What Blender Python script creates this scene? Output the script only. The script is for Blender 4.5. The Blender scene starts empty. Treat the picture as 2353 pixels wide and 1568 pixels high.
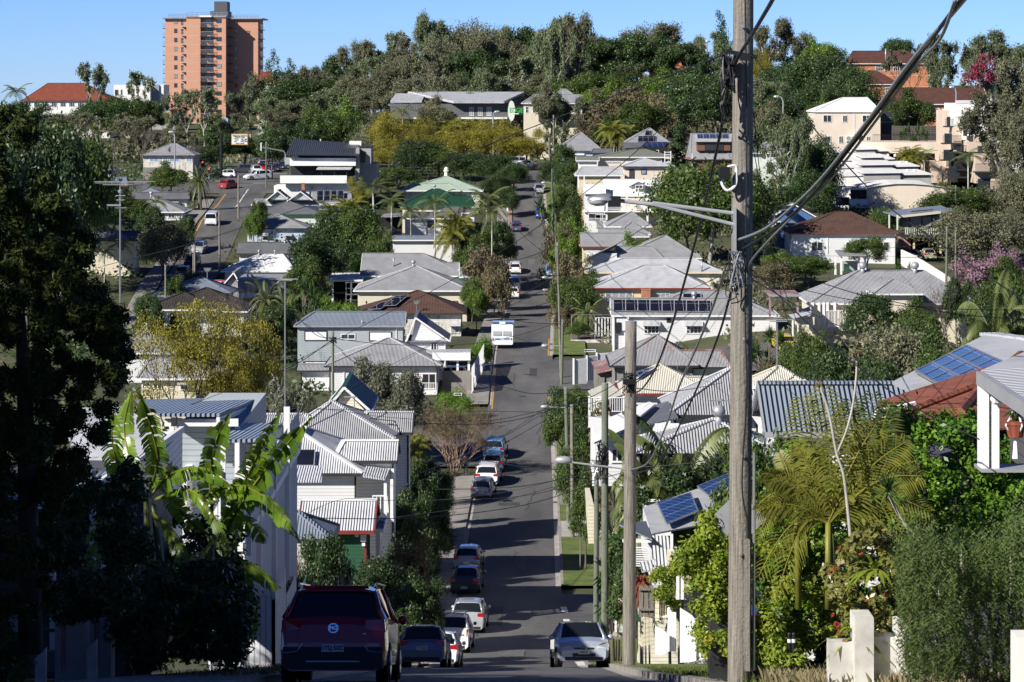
import bpy,math,random
import numpy as np
import mathutils
from mathutils import Matrix,noise as mnoise
VX=mathutils.__dict__['Vector']
R=math.radians
random.seed(7)
sc=bpy.context.scene
COL=sc.collection
F=5800.0;CU=1176.5;HV=200.0
def X(u,D):return(u-CU)*D/F
def Z(v,D):return(HV-v)*D/F
def P(u,v,D):return VX((X(u,D),D,Z(v,D)))
cam=bpy.data.objects.new('camera',bpy.data.cameras.new('camera'));COL.objects.link(cam)
cam.data.sensor_width=36;cam.data.lens=36*F/2353.0
cam.data.shift_y=-(784-HV)/2353.0
cam.data.clip_start=.5;cam.data.clip_end=9000
cam.rotation_euler=(R(90),0,0);sc.camera=cam
sc.view_settings.view_transform='Standard';sc.view_settings.look='None'
sc.view_settings.exposure=.55;sc.view_settings.gamma=1
AZ,EL=R(50),R(33)
w=bpy.data.worlds.new('World');sc.world=w;w.use_nodes=True
nt=w.node_tree;bg=nt.nodes['Background']
sky=nt.nodes.new('ShaderNodeTexSky');sky.sky_type='NISHITA';sky.sun_disc=False
sky.sun_elevation=EL;sky.sun_rotation=math.pi+AZ
sky.air_density=1.0;sky.dust_density=.4;sky.ozone_density=2.2;sky.altitude=50
nt.links.new(sky.outputs[0],bg.inputs[0]);bg.inputs[1].default_value=.06
sl=bpy.data.lights.new('sun','SUN');sl.energy=4.9;sl.angle=R(.5);sl.color=(1,.955,.87)
so=bpy.data.objects.new('sun',sl);COL.objects.link(so)
tosun=VX((-math.sin(AZ)*math.cos(EL),-math.cos(AZ)*math.cos(EL),math.sin(EL)))
so.rotation_euler=tosun.to_track_quat('Z','Y').to_euler()
so.location=(0,0,60)
M={}
def _mat(name):
 m=bpy.data.materials.new(name);m.use_nodes=True
 return m,m.node_tree,m.node_tree.nodes['Principled BSDF']
def ramp(nt,fac,stops):
 r=nt.nodes.new('ShaderNodeValToRGB');e=r.color_ramp.elements
 while len(e)<len(stops):e.new(.5)
 for i,(p,c)in enumerate(stops):
  e[i].position=p;e[i].color=(*c,1)
 nt.links.new(fac,r.inputs[0]);return r.outputs[0]
def noise(nt,scale,detail=4,coord='Object',rough=.6,stretch=None):
 tc=nt.nodes.new('ShaderNodeTexCoord');n=nt.nodes.new('ShaderNodeTexNoise')
 n.inputs['Scale'].default_value=scale;n.inputs['Detail'].default_value=detail
 n.inputs['Roughness'].default_value=rough
 if stretch:
  mp=nt.nodes.new('ShaderNodeMapping');mp.inputs['Scale'].default_value=stretch
  nt.links.new(tc.outputs[coord],mp.inputs[0]);nt.links.new(mp.outputs[0],n.inputs[0])
 else:nt.links.new(tc.outputs[coord],n.inputs[0])
 return n.outputs[0]
def c3(c,k):return tuple(max(0,min(1,x*k))for x in c)
def plain(name,col,rough=.7,var=.25,scale=1.5,metal=0,bump=0,bscale=20,stretch=None,spec=.4):
 m,nt,b=_mat(name)
 n=noise(nt,scale,5,stretch=stretch)
 nt.links.new(ramp(nt,n,[(.3,c3(col,1-var)),(.7,c3(col,1+var*.5))]),b.inputs['Base Color'])
 b.inputs['Roughness'].default_value=rough;b.inputs['Metallic'].default_value=metal
 b.inputs['Specular IOR Level'].default_value=spec
 if bump:
  bp=nt.nodes.new('ShaderNodeBump');bp.inputs['Strength'].default_value=bump;bp.inputs['Distance'].default_value=.02
  nt.links.new(noise(nt,bscale,6),bp.inputs['Height']);nt.links.new(bp.outputs[0],b.inputs['Normal'])
 M[name]=m;return m
def striped(name,col,axis,period,rough=.6,var=.12,shape='sine',bd=.02,groove=None,dirt=None,metal=0,dirtscale=.8,dirtlim=(.52,.72),spec=.4):
 """ribs (corrugated sheet) or lapped boards from UVs in metres"""
 m,nt,b=_mat(name)
 tc=nt.nodes.new('ShaderNodeTexCoord');sp=nt.nodes.new('ShaderNodeSeparateXYZ');nt.links.new(tc.outputs['UV'],sp.inputs[0])
 mul=nt.nodes.new('ShaderNodeMath');mul.operation='MULTIPLY';mul.inputs[1].default_value=1/period
 nt.links.new(sp.outputs[0 if axis=='u' else 1],mul.inputs[0])
 if shape=='sine':
  k=nt.nodes.new('ShaderNodeMath');k.operation='MULTIPLY';k.inputs[1].default_value=2*math.pi;nt.links.new(mul.outputs[0],k.inputs[0])
  h=nt.nodes.new('ShaderNodeMath');h.operation='SINE';nt.links.new(k.outputs[0],h.inputs[0])
 else:
  h=nt.nodes.new('ShaderNodeMath');h.operation='FRACT';nt.links.new(mul.outputs[0],h.inputs[0])
 n=noise(nt,.35,6,rough=.7);n2=noise(nt,dirtscale,7,rough=.75,stretch=(1,1,.35))
 colr=ramp(nt,n,[(.3,c3(col,1-var)),(.7,c3(col,1+var*.4))])
 if dirt:
  mx=nt.nodes.new('ShaderNodeMix');mx.data_type='RGBA'
  rr=ramp(nt,n2,[(dirtlim[0],(0,0,0)),(dirtlim[1],(1,1,1))])
  nt.links.new(rr,mx.inputs[0]);nt.links.new(colr,mx.inputs[6]);mx.inputs[7].default_value=(*dirt,1);colr=mx.outputs[2]
 if groove:
  g=nt.nodes.new('ShaderNodeMath');g.operation='LESS_THAN';g.inputs[1].default_value=groove[0]
  nt.links.new(h.outputs[0],g.inputs[0])
  mx=nt.nodes.new('ShaderNodeMix');mx.data_type='RGBA'
  nt.links.new(g.outputs[0],mx.inputs[0]);nt.links.new(colr,mx.inputs[6]);mx.inputs[7].default_value=(*groove[1],1);colr=mx.outputs[2]
 nt.links.new(colr,b.inputs['Base Color'])
 bp=nt.nodes.new('ShaderNodeBump');bp.inputs['Strength'].default_value=1;bp.inputs['Distance'].default_value=bd
 nt.links.new(h.outputs[0],bp.inputs['Height']);nt.links.new(bp.outputs[0],b.inputs['Normal'])
 b.inputs['Roughness'].default_value=rough;b.inputs['Metallic'].default_value=metal;b.inputs['Specular IOR Level'].default_value=spec
 M[name]=m;return m
def gridmat(name,base,line,pu,pv,lw,rough=.15,spec=.6,bump=0):
 m,nt,b=_mat(name)
 tc=nt.nodes.new('ShaderNodeTexCoord');sp=nt.nodes.new('ShaderNodeSeparateXYZ');nt.links.new(tc.outputs['UV'],sp.inputs[0])
 outs=[]
 for i,p in((0,pu),(1,pv)):
  a=nt.nodes.new('ShaderNodeMath');a.operation='MULTIPLY';a.inputs[1].default_value=1/p;nt.links.new(sp.outputs[i],a.inputs[0])
  f=nt.nodes.new('ShaderNodeMath');f.operation='FRACT';nt.links.new(a.outputs[0],f.inputs[0])
  l=nt.nodes.new('ShaderNodeMath');l.operation='LESS_THAN';l.inputs[1].default_value=lw/p;nt.links.new(f.outputs[0],l.inputs[0]);outs.append(l.outputs[0])
 mxm=nt.nodes.new('ShaderNodeMath');mxm.operation='MAXIMUM';nt.links.new(outs[0],mxm.inputs[0]);nt.links.new(outs[1],mxm.inputs[1])
 mx=nt.nodes.new('ShaderNodeMix');mx.data_type='RGBA';nt.links.new(mxm.outputs[0],mx.inputs[0])
 n=noise(nt,.9,7,rough=.75);cr=ramp(nt,n,[(.3,c3(base,.6)),(.7,c3(base,1.2))])
 nt.links.new(cr,mx.inputs[6]);mx.inputs[7].default_value=(*line,1)
 nt.links.new(mx.outputs[2],b.inputs['Base Color'])
 if bump:
  bp=nt.nodes.new('ShaderNodeBump');bp.inputs['Strength'].default_value=1;bp.inputs['Distance'].default_value=bump;bp.invert=True
  nt.links.new(mxm.outputs[0],bp.inputs['Height']);nt.links.new(bp.outputs[0],b.inputs['Normal'])
 b.inputs['Roughness'].default_value=rough;b.inputs['Specular IOR Level'].default_value=spec
 M[name]=m;return m
def leafmat(name,c1,c2,scale=.7,trans=.25,rough=.5,spec=.3,objvar=.25,c_alt=None):
 m,nt,b=_mat(name)
 n=noise(nt,scale,3,rough=.7)
 stops=[(.3,c1),(.68,c2)]
 if c_alt:stops=[(.3,c1),(.58,c2),(.72,c_alt)]
 col=ramp(nt,n,stops)
 oi=nt.nodes.new('ShaderNodeObjectInfo');hs=nt.nodes.new('ShaderNodeHueSaturation')
 mr=nt.nodes.new('ShaderNodeMapRange');mr.inputs[3].default_value=1-objvar;mr.inputs[4].default_value=1+objvar
 nt.links.new(oi.outputs['Random'],mr.inputs[0]);nt.links.new(mr.outputs[0],hs.inputs['Value']);nt.links.new(col,hs.inputs['Color'])
 nt.links.new(hs.outputs[0],b.inputs['Base Color'])
 b.inputs['Roughness'].default_value=rough;b.inputs['Specular IOR Level'].default_value=spec
 t=nt.nodes.new('ShaderNodeBsdfTranslucent');nt.links.new(hs.outputs[0],t.inputs[0])
 ms=nt.nodes.new('ShaderNodeMixShader');ms.inputs[0].default_value=trans
 nt.links.new(b.outputs[0],ms.inputs[1]);nt.links.new(t.outputs[0],ms.inputs[2])
 nt.links.new(ms.outputs[0],nt.nodes['Material Output'].inputs[0]);M[name]=m;return m
def emis(name,col,s):
 m,nt,b=_mat(name);b.inputs['Base Color'].default_value=(*col,1)
 b.inputs['Emission Color'].default_value=(*col,1);b.inputs['Emission Strength'].default_value=s;M[name]=m
def gloss(name,col,rough=.2,metal=0,coat=0,spec=.5):
 m,nt,b=_mat(name);b.inputs['Base Color'].default_value=(*col,1)
 b.inputs['Roughness'].default_value=rough;b.inputs['Metallic'].default_value=metal;b.inputs['Coat Weight'].default_value=coat
 b.inputs['Specular IOR Level'].default_value=spec;b.inputs['Coat Roughness'].default_value=.03
 M[name]=m;return m
RP=.13
striped('zinc',(.42,.425,.445),'u',RP,.5,.18,dirt=(.28,.275,.27),dirtlim=(.47,.78),metal=.1,bd=.032)
striped('zinc_pale',(.62,.63,.66),'u',RP,.5,.14,dirt=(.38,.37,.36),dirtlim=(.48,.8),metal=.1,bd=.026)
striped('zinc_dark',(.17,.175,.19),'u',RP,.5,.2,dirt=(.23,.23,.23),dirtlim=(.5,.8),metal=.1)
striped('zinc_blue',(.23,.27,.33),'u',RP,.45,.16,dirt=(.27,.29,.32),dirtlim=(.5,.8),metal=.1)
striped('zinc_near',(.25,.30,.37),'u',.15,.45,.14,bd=.05,dirt=(.22,.25,.29),dirtlim=(.5,.8),metal=.1)
striped('roof_white',(.80,.80,.80),'u',.2,.5,.08,dirt=(.6,.59,.56),dirtlim=(.55,.8))
striped('roof_cream',(.62,.59,.50),'u',RP,.5,.08,dirt=(.6,.55,.45),dirtlim=(.6,.85))
striped('roof_green',(.018,.07,.042),'u',RP,.45,.15)
striped('roof_pale_green',(.40,.49,.41),'u',RP,.5,.08)
striped('roof_black',(.045,.052,.06),'u',.35,.4,.1,bd=.04)
striped('roof_brightblue',(.1,.2,.42),'u',.2,.4,.1)
striped('roof_rust',(.34,.335,.35),'u',.12,.6,.2,dirt=(.30,.16,.12),dirtlim=(.52,.7),dirtscale=.5)
striped('roof_redrust',(.33,.16,.14),'u',.12,.6,.2,dirt=(.45,.4,.4),dirtlim=(.45,.65),dirtscale=.7)
striped('roof_olive',(.20,.215,.18),'u',RP,.5,.12)
gridmat('tile_brown',(.115,.066,.05),(.055,.032,.026),.33,.33,.05,.7,.3,.03)
gridmat('tile_dark',(.055,.048,.045),(.02,.018,.017),.33,.33,.06,.7,.3,.03)
gridmat('tile_red',(.28,.075,.045),(.15,.04,.025),.3,.3,.04,.75,.3,.03)
gridmat('tile_orange',(.27,.095,.06),(.13,.045,.03),.25,.35,.03,.8,.2,.04)
gridmat('tile_redbrown',(.135,.06,.047),(.06,.03,.024),.4,.4,.07,.8,.2,.03)
gridmat('solar',(.012,.014,.025),(.30,.32,.36),1.0,1.65,.035,.12,.7)
gridmat('solar_blue',(.012,.032,.10),(.40,.45,.55),.55,.55,.02,.2,.4)
gridmat('stone_wall',(.13,.115,.10),(.05,.045,.04),.6,.35,.06,.9,.2,.05)
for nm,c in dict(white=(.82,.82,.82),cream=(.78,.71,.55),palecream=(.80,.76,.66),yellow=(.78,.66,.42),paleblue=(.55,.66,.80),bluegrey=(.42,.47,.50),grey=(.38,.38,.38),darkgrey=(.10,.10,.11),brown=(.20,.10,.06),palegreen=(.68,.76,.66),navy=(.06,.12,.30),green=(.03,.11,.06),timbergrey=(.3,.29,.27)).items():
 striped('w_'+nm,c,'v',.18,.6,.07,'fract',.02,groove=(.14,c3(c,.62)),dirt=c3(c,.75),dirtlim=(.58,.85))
striped('w_housewrap',(.12,.62,.38),'v',.5,.5,.1,'fract',.005,groove=(.05,(.8,.85,.2)))
striped('w_peeling',(.74,.71,.64),'v',.2,.7,.1,'fract',.02,groove=(.12,(.4,.38,.34)),dirt=(.38,.33,.28),dirtlim=(.5,.62),dirtscale=1.6)
striped('batten',(.62,.63,.66),'u',.16,.6,.08,'fract',.05,groove=(.2,(.30,.31,.34)))
striped('clad_grey',(.13,.13,.135),'u',.4,.6,.1,'fract',.03,groove=(.1,(.05,.05,.055)))
striped('fence_grey',(.24,.22,.20),'u',.13,.8,.3,'fract',.02,groove=(.1,(.07,.06,.055)))
striped('fence_white',(.78,.78,.77),'u',.13,.6,.08,'fract',.02,groove=(.1,(.4,.4,.4)))
gridmat('brick_orange',(.56,.235,.125),(.62,.36,.24),200,2.86,.12,.8,.2)
gridmat('brick_red',(.42,.17,.10),(.45,.3,.22),.5,.25,.03,.8,.2)
plain('render_cream',(.70,.61,.50),.8,.1,.3)
plain('render_white',(.80,.79,.75),.8,.12,.4)
plain('render_grey',(.36,.35,.33),.8,.15,.5)
plain('render_pink',(.60,.48,.38),.8,.1,.4)
plain('stained_white',(.66,.64,.60),.85,.45,1.2)
plain('trim_white',(.80,.80,.80),.5,.06)
plain('trim_dark',(.035,.035,.04),.5,.2)
plain('trim_grey',(.30,.31,.33),.5,.15)
plain('trim_red',(.22,.035,.03),.5,.2)
plain('trim_green',(.03,.09,.05),.5,.2)
plain('membrane',(.74,.73,.72),.7,.12,.5)
plain('metalcap',(.40,.41,.43),.4,.1,2,metal=.3)
plain('black',(.012,.012,.014),.5,.2)
plain('darkroom',(.018,.017,.018),.9,.2)  # near-black that puts the shade of interiors and openings into colour
plain('concrete',(.28,.26,.235),.85,.3,.8,bump=.2)
plain('concrete_pale',(.40,.38,.35),.85,.25,1.3,bump=.2)
plain('concrete_red',(.33,.2,.14),.85,.25,.8)
plain('rock',(.3,.27,.23),.9,.4,3,bump=.5)
gloss('glass',(.035,.045,.055),.06,0,0,.8)
gloss('glass_curtain',(.30,.32,.33),.12,0,0,.7)
gloss('glass_blue',(.22,.33,.42),.1,0,0,.7)
plain('timber_pole',(.24,.22,.19),.9,.6,5,bump=1,bscale=18,stretch=(9,9,.3))
plain('timber_pole_green',(.155,.175,.13),.85,.4,3,bump=.4,stretch=(5,5,.4))
plain('bark_pale',(.44,.41,.36),.85,.35,2)
plain('bark',(.15,.125,.105),.9,.4,3)
plain('bark_dark',(.05,.042,.036),.9,.3,3)
plain('bark_pinkish',(.36,.24,.17),.85,.3,3)
plain('steel',(.45,.46,.47),.35,.1,3,metal=.7)
plain('cable',(.015,.015,.016),.5,.1)
plain('cable_silver',(.34,.35,.37),.35,.15,5,metal=.5)
leafmat('leaf_gum',(.07,.09,.042),(.19,.225,.115),.5,.18,.5,.35,.25)
leafmat('leaf_gum2',(.085,.09,.05),(.205,.205,.12),.5,.18,.55,.3,.2)
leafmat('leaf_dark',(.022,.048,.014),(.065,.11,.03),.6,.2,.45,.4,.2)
leafmat('leaf_mid',(.035,.065,.014),(.10,.15,.03),.6,.25,.45,.4,.22)
leafmat('leaf_bright',(.06,.12,.015),(.17,.26,.035),.8,.3,.4,.4,.15)
leafmat('leaf_yellow',(.12,.13,.02),(.31,.27,.045),1.1,.3,.6,.2,.15,(.14,.18,.035))
leafmat('leaf_olive',(.085,.095,.062),(.19,.20,.14),1.,.2,.5,.35,.1)
leafmat('leaf_brown',(.09,.085,.045),(.21,.175,.10),.8,.2,.7,.2,.2)
leafmat('leaf_pink',(.12,.10,.06),(.45,.26,.36),.8,.3,.6,.2,.1,(.12,.12,.06))
leafmat('leaf_magenta',(.16,.03,.04),(.45,.06,.14),.8,.3,.6,.2,.1)
leafmat('leaf_red',(.3,.03,.025),(.5,.1,.05),1.5,.3,.6,.2,.1)
leafmat('leaf_rust',(.13,.03,.02),(.3,.1,.05),1.5,.3,.6,.2,.1)
leafmat('leaf_hedge',(.05,.13,.012),(.17,.30,.03),1.2,.28,.42,.35,.1)
leafmat('leaf_hedge_y',(.08,.15,.012),(.24,.30,.035),2.2,.28,.42,.35,.1,(.38,.36,.05))
leafmat('leaf_cypress',(.02,.035,.008),(.07,.09,.018),.9,.15,.6,.2,.1)
leafmat('leaf_banana',(.07,.17,.012),(.22,.34,.03),.8,.35,.3,.5,.1)
leafmat('leaf_palm',(.07,.10,.03),(.18,.21,.07),1.,.2,.4,.4,.15)
leafmat('leaf_palm_y',(.12,.13,.022),(.30,.30,.055),1.,.25,.4,.4,.12)
leafmat('leaf_yucca',(.035,.075,.02),(.09,.16,.04),1.,.2,.4,.4,.15)
leafmat('leaf_rosemary',(.035,.06,.02),(.14,.19,.055),5,.15,.5,.3,.1)
leafmat('leaf_croton',(.08,.10,.02),(.2,.2,.05),9,.2,.35,.5,.1,(.26,.12,.05))
leafmat('grass_dry',(.16,.14,.07),(.34,.29,.17),2,.2,.7,.2,.1)
leafmat('grass_green',(.06,.09,.02),(.15,.19,.04),1,.2,.6,.2,.1)
def rof(o):
 while o.parent:o=o.parent
 return o
class MB:
 def __init__(s):s.v=[];s.f=[];s.uv=[]
 def add(s,vs,fs,uvs=None):
  k=len(s.v);s.v+=[tuple(p)for p in vs]
  for i,f in enumerate(fs):
   s.f.append([a+k for a in f])
   if uvs:s.uv.append([tuple(x)for x in uvs[i]])
   else:
    p=[VX(vs[a])for a in f];n=(p[1]-p[0]).cross(p[2]-p[0])
    if abs(n.z)>.8*n.length:s.uv.append([(q.x,q.y)for q in p])
    elif abs(n.x)>abs(n.y):s.uv.append([(q.y,q.z)for q in p])
    else:s.uv.append([(q.x,q.z)for q in p])
  return s
 def poly(s,pts,uv=None):return s.add(pts,[list(range(len(pts)))],[uv]if uv else None)
 def slope(s,pts,e=None):
  """planar roof face, UV in metres: u along eave, v up the slope"""
  p=[VX(q)for q in pts];e=(p[1]-p[0]).normalized()if e is None else VX(e).normalized()
  n=VX((0,0,0))
  for i in range(1,len(p)-1):n+=(p[i]-p[0]).cross(p[i+1]-p[0])
  n.normalize();t=n.cross(e)
  return s.poly(pts,[(q.dot(e),q.dot(t))for q in p])
 def box(s,x0,x1,y0,y1,z0,z1):
  v=[(x0,y0,z0),(x1,y0,z0),(x1,y1,z0),(x0,y1,z0),(x0,y0,z1),(x1,y0,z1),(x1,y1,z1),(x0,y1,z1)]
  return s.add(v,[(0,3,2,1),(4,5,6,7),(0,1,5,4),(1,2,6,5),(2,3,7,6),(3,0,4,7)])
 def slb(s,pts,t,nrm=None):
  """prism from a planar polygon, thickness vector t*normal"""
  p=[VX(q)for q in pts]
  if nrm is None:
   nrm=VX((0,0,0))
   for i in range(1,len(p)-1):nrm+=(p[i]-p[0]).cross(p[i+1]-p[0])
   nrm.normalize()
  d=nrm*t;e=(p[1]-p[0]).normalized();tt=nrm.cross(e);n=len(p)
  s.poly([q+d for q in p],[(q.dot(e),q.dot(tt))for q in p])
  s.poly(p[::-1],[(q.dot(e),q.dot(tt))for q in p[::-1]])
  for i in range(n):
   j=(i+1)%n;s.poly([p[i],p[j],p[j]+d,p[i]+d])
  return s
 def bar(s,a,b,w,h=None):
  """rectangular bar from a to b"""
  a=VX(a);b=VX(b);h=h or w;d=(b-a).normalized()
  up=VX((0,0,1))if abs(d.z)<.95 else VX((0,1,0))
  r=d.cross(up).normalized()*w/2;q=r.cross(d).normalized()*h/2
  v=[a-r-q,a+r-q,a+r+q,a-r+q,b-r-q,b+r-q,b+r+q,b-r+q]
  return s.add(v,[(3,2,1,0),(4,5,6,7),(0,1,5,4),(1,2,6,5),(2,3,7,6),(3,0,4,7)])
 def tu_(s,pts,r,n=6,cap=True):
  pts=[VX(p)for p in pts];k=len(pts)
  rr=r if isinstance(r,(list,tuple))else[r]*k
  vs=[];ref=VX((.31,.17,.93))
  for i in range(k):
   d=(pts[min(i+1,k-1)]-pts[max(i-1,0)])
   d=d.normalized()if d.length>1e-9 else VX((0,0,1))
   if abs(d.dot(ref))>.97:ref=VX((.9,.4,.1)).normalized()
   a=d.cross(ref).normalized();b=d.cross(a)
   for j in range(n):
    t=2*math.pi*j/n;vs.append(pts[i]+(a*math.cos(t)+b*math.sin(t))*rr[i])
  fs=[(i*n+j,i*n+(j+1)%n,(i+1)*n+(j+1)%n,(i+1)*n+j)for i in range(k-1)for j in range(n)]
  if cap:fs+=[tuple(range(n-1,-1,-1)),tuple((k-1)*n+j for j in range(n))]
  return s.add(vs,fs)
 def lt_(s,c,prof,n=12,axis='z'):
  vs=[]
  for r,h in prof:
   for j in range(n):
    t=2*math.pi*j/n
    o=(r*math.cos(t),r*math.sin(t),h)if axis=='z' else((h,r*math.cos(t),r*math.sin(t))if axis=='x' else(r*math.cos(t),h,r*math.sin(t)))
    vs.append((c[0]+o[0],c[1]+o[1],c[2]+o[2]))
  k=len(prof)
  fs=[(i*n+j,i*n+(j+1)%n,(i+1)*n+(j+1)%n,(i+1)*n+j)for i in range(k-1)for j in range(n)]
  fs+=[tuple(range(n-1,-1,-1)),tuple((k-1)*n+j for j in range(n))]
  return s.add(vs,fs)
 def bd(s,name,mat,parent=None,smooth=False,loc=None):
  me=bpy.data.meshes.new(name)
  off=VX(rof(parent).location)if parent else VX(loc or(0,0,0))
  me.from_pydata([(a-off.x,b-off.y,c-off.z)for a,b,c in s.v],[],s.f)
  uvl=me.uv_layers.new(name='UVMap')
  uvl.data.foreach_set('uv',[x for f in s.uv for q in f for x in q])
  if smooth:me.polygons.foreach_set('use_smooth',[True]*len(me.polygons))
  me.materials.append(M[mat]if isinstance(mat,str)else mat)
  me.update()
  o=bpy.data.objects.new(name,me);COL.objects.link(o)
  if parent:o.parent=parent
  else:o.location=off
  return o
def tag(o,label,cat,group=None,kind=None):
 if label:o['label']=label
 if cat:o['category']=cat
 if group:o['group']=group
 if kind:o['kind']=kind
 return o
def thg(name,label,cat,loc=(0,0,0),group=None,rz=0):
 o=bpy.data.objects.new(name,None);COL.objects.link(o);o.location=loc;o.rotation_euler[2]=rz
 o.empty_display_size=.3
 return tag(o,label,cat,group)
def kids(o):return[c for c in CH.get(o.name,[])]
CH={}
def children_of(o):return[c for c in COL.objects if c.parent==o]
def copy_tree(o,ch=None,parent=None):
 """copy a thing with its parts; ch maps object -> its children, gathered once per prototype"""
 c=o.copy();COL.objects.link(c)
 if parent:c.parent=parent
 for k in(ch or{}).get(o,[]):copy_tree(k,ch,c)
 return c
def child_map(root):
 m={};allc=list(COL.objects)
 def rec(o):
  m[o]=[c for c in allc if c.parent==o]
  for c in m[o]:rec(c)
 rec(root);return m
def bmh(name,V,Fc,mat,parent=None,loc=None):
 """fast numpy mesh of quads"""
 me=bpy.data.meshes.new(name);n=len(V);k=len(Fc)
 me.vertices.add(n);me.vertices.foreach_set('co',np.asarray(V,np.float32).ravel())
 me.loops.add(k*4);me.loops.foreach_set('vertex_index',np.asarray(Fc,np.int32).ravel())
 me.polygons.add(k);me.polygons.foreach_set('loop_start',np.arange(0,4*k,4,dtype=np.int32))
 me.polygons.foreach_set('loop_total',np.full(k,4,np.int32))
 me.update(calc_edges=True);me.materials.append(M[mat])
 o=bpy.data.objects.new(name,me);COL.objects.link(o)
 if parent:o.parent=parent
 if loc:o.location=loc
 return o
def ordn(i):return['first','second','third','fourth','fifth','sixth','seventh','eighth','ninth','tenth','eleventh','twelfth','thirteenth','fourteenth','fifteenth','sixteenth','seventeenth','eighteenth','nineteenth','twentieth'][i]
def txm(s,size,mat,parent,loc,rot,name='lettering',extrude=.004,align='CENTER',bold=0.0,sx=1):
 cu=bpy.data.curves.new(name,'FONT');cu.body=s;cu.size=size;cu.extrude=extrude;cu.align_x=align;cu.align_y='CENTER';cu.offset=bold
 t=bpy.data.objects.new(name,cu);COL.objects.link(t)
 me=bpy.data.meshes.new_from_object(t);bpy.data.objects.remove(t)
 me.materials.clear();me.materials.append(M[mat]if isinstance(mat,str)else mat)
 o=bpy.data.objects.new(name,me);COL.objects.link(o);o.parent=parent
 off=VX(rof(parent).location)if parent else VX((0,0,0))
 o.location=VX(loc)-off;o.rotation_euler=rot;o.scale=(sx,1,1)
 return o
def interp(tab,y):
 if y<=tab[0][0]:return tab[0][1]
 for(a,b),(c,d)in zip(tab,tab[1:]):
  if y<=c:return b+(d-b)*(y-a)/(c-a)
 return tab[-1][1]
def smo(tab,w):
 t2=[]
 y=tab[0][0]
 while y<=tab[-1][0]:
  t2 .append((y,sum(interp(tab,y+k*w/4)for k in range(-4,5))/9));y+=5
 return t2
PM=smo([(-40,-1.0),(0,-1.7),(10,-3.0),(20,-5.2),(43.4,-10.25),(50,-11.75),(60,-13.95),(70,-16.2),(84,-19.3),(92,-21.2),(104,-24.0),(116,-26.4),(127,-28.1),(137,-29.1),(148,-29.9),(165,-31.0),(180,-31.7),(195,-32),(210,-31.6),(225,-31),(250,-29.8),(275,-28.5),(300,-28.8),(330,-29.6),(355,-30),(375,-29.6),(395,-27.2),(415,-24.3),(430,-22.2),(452,-18.9),(480,-17.4),(522,-16.6),(545,-16.4),(600,-16)],5)
PL=[(0,0),(300,0),(320,1.0),(345,3.6),(378,5.6),(400,5.2),(430,2.0),(452,0),(600,0)]
PR=smo([(-40,.3),(30,.5),(60,1.6),(84,3.5),(108,4.5),(150,4.8),(200,4.),(265,1.8),(347,5.6),(375,7.4),(400,7.0),(450,3.0),(520,4.5),(600,6)],10)
def sst(a,b,x):
 t=max(0,min(1,(x-a)/(b-a)));return t*t*(3-2*t)
def G(x,y):
 z=interp(PM,y)
 z+=interp(PL,y)*sst(-10,-34,x)
 z+=interp(PR,y)*sst(9,30,x)
 if y>540:
  hill=10.5*sst(545,690,y)
  side=sst(-78,-22,x)if x<0 else 1
  z+=hill*side+(1-side)*3.0*sst(560,800,y)
  z-=60*sst(900,2500,y)
 return z
def GP(u,D):x=X(u,D);return VX((x,D,G(x,D)))
def build_ground():
 xs=[-900,-500,-320,-220]+[-180+6*i for i in range(14)]+[-96+3*i for i in range(20)]+[-36+2*i for i in range(36)]+[36+4*i for i in range(28)]+[160,220,320,500,900]
 xs=sorted(set(xs))
 ys=[-40,-20]+[4*i for i in range(0,185)]+[760,800,850,900,1000,1200,1600,2500,5000]
 def zz(x,y):
  z=G(x,y)-.10
  if y<545 and RL(y)-3.5<x<RR(y)+.5:z-=.12
  return z+.25*mnoise.noise(VX((x*.07,y*.05,0)))*(1 if abs(x)>14 else 0)
 V=[(x,y,zz(x,y))for y in ys for x in xs];n=len(xs)
 Fc=[(j*n+i,j*n+i+1,(j+1)*n+i+1,(j+1)*n+i)for j in range(len(ys)-1)for i in range(n-1)]
 o=bmh('ground',V,Fc,'groundmat');tag(o,None,None,kind='structure')
m,nt,b=_mat('groundmat')
n1=noise(nt,.12,6);n2=noise(nt,1.5,6)
ca=ramp(nt,n1,[(.35,(.05,.05,.025)),(.5,(.065,.08,.025)),(.68,(.12,.10,.06))])
mx=nt.nodes.new('ShaderNodeMix');mx.data_type='RGBA';mx.blend_type='MULTIPLY';mx.inputs[0].default_value=.6
nt.links.new(ca,mx.inputs[6]);nt.links.new(ramp(nt,n2,[(.3,(.5,.5,.5)),(.7,(1,1,1))]),mx.inputs[7])
nt.links.new(mx.outputs[2],b.inputs['Base Color']);b.inputs['Roughness'].default_value=.95;M['groundmat']=m
m,nt,b=_mat('lawn')
n1=noise(nt,.8,6);ca=ramp(nt,n1,[(.3,(.06,.10,.015)),(.55,(.12,.16,.03)),(.72,(.25,.2,.09))])
nt.links.new(ca,b.inputs['Base Color']);b.inputs['Roughness'].default_value=.95
bp=nt.nodes.new('ShaderNodeBump');bp.inputs['Distance'].default_value=.05;nt.links.new(noise(nt,15,4),bp.inputs['Height']);nt.links.new(bp.outputs[0],b.inputs['Normal']);M['lawn']=m
m,nt,b=_mat('asphalt')
n1=noise(nt,.25,6,stretch=(1,.25,1));n2=noise(nt,25,3);n3=noise(nt,1.7,7,rough=.8)
ca=ramp(nt,n1,[(.3,(.075,.074,.075)),(.5,(.112,.11,.11)),(.7,(.155,.152,.148))])
mx=nt.nodes.new('ShaderNodeMix');mx.data_type='RGBA';mx.blend_type='MULTIPLY';mx.inputs[0].default_value=.7
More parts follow.
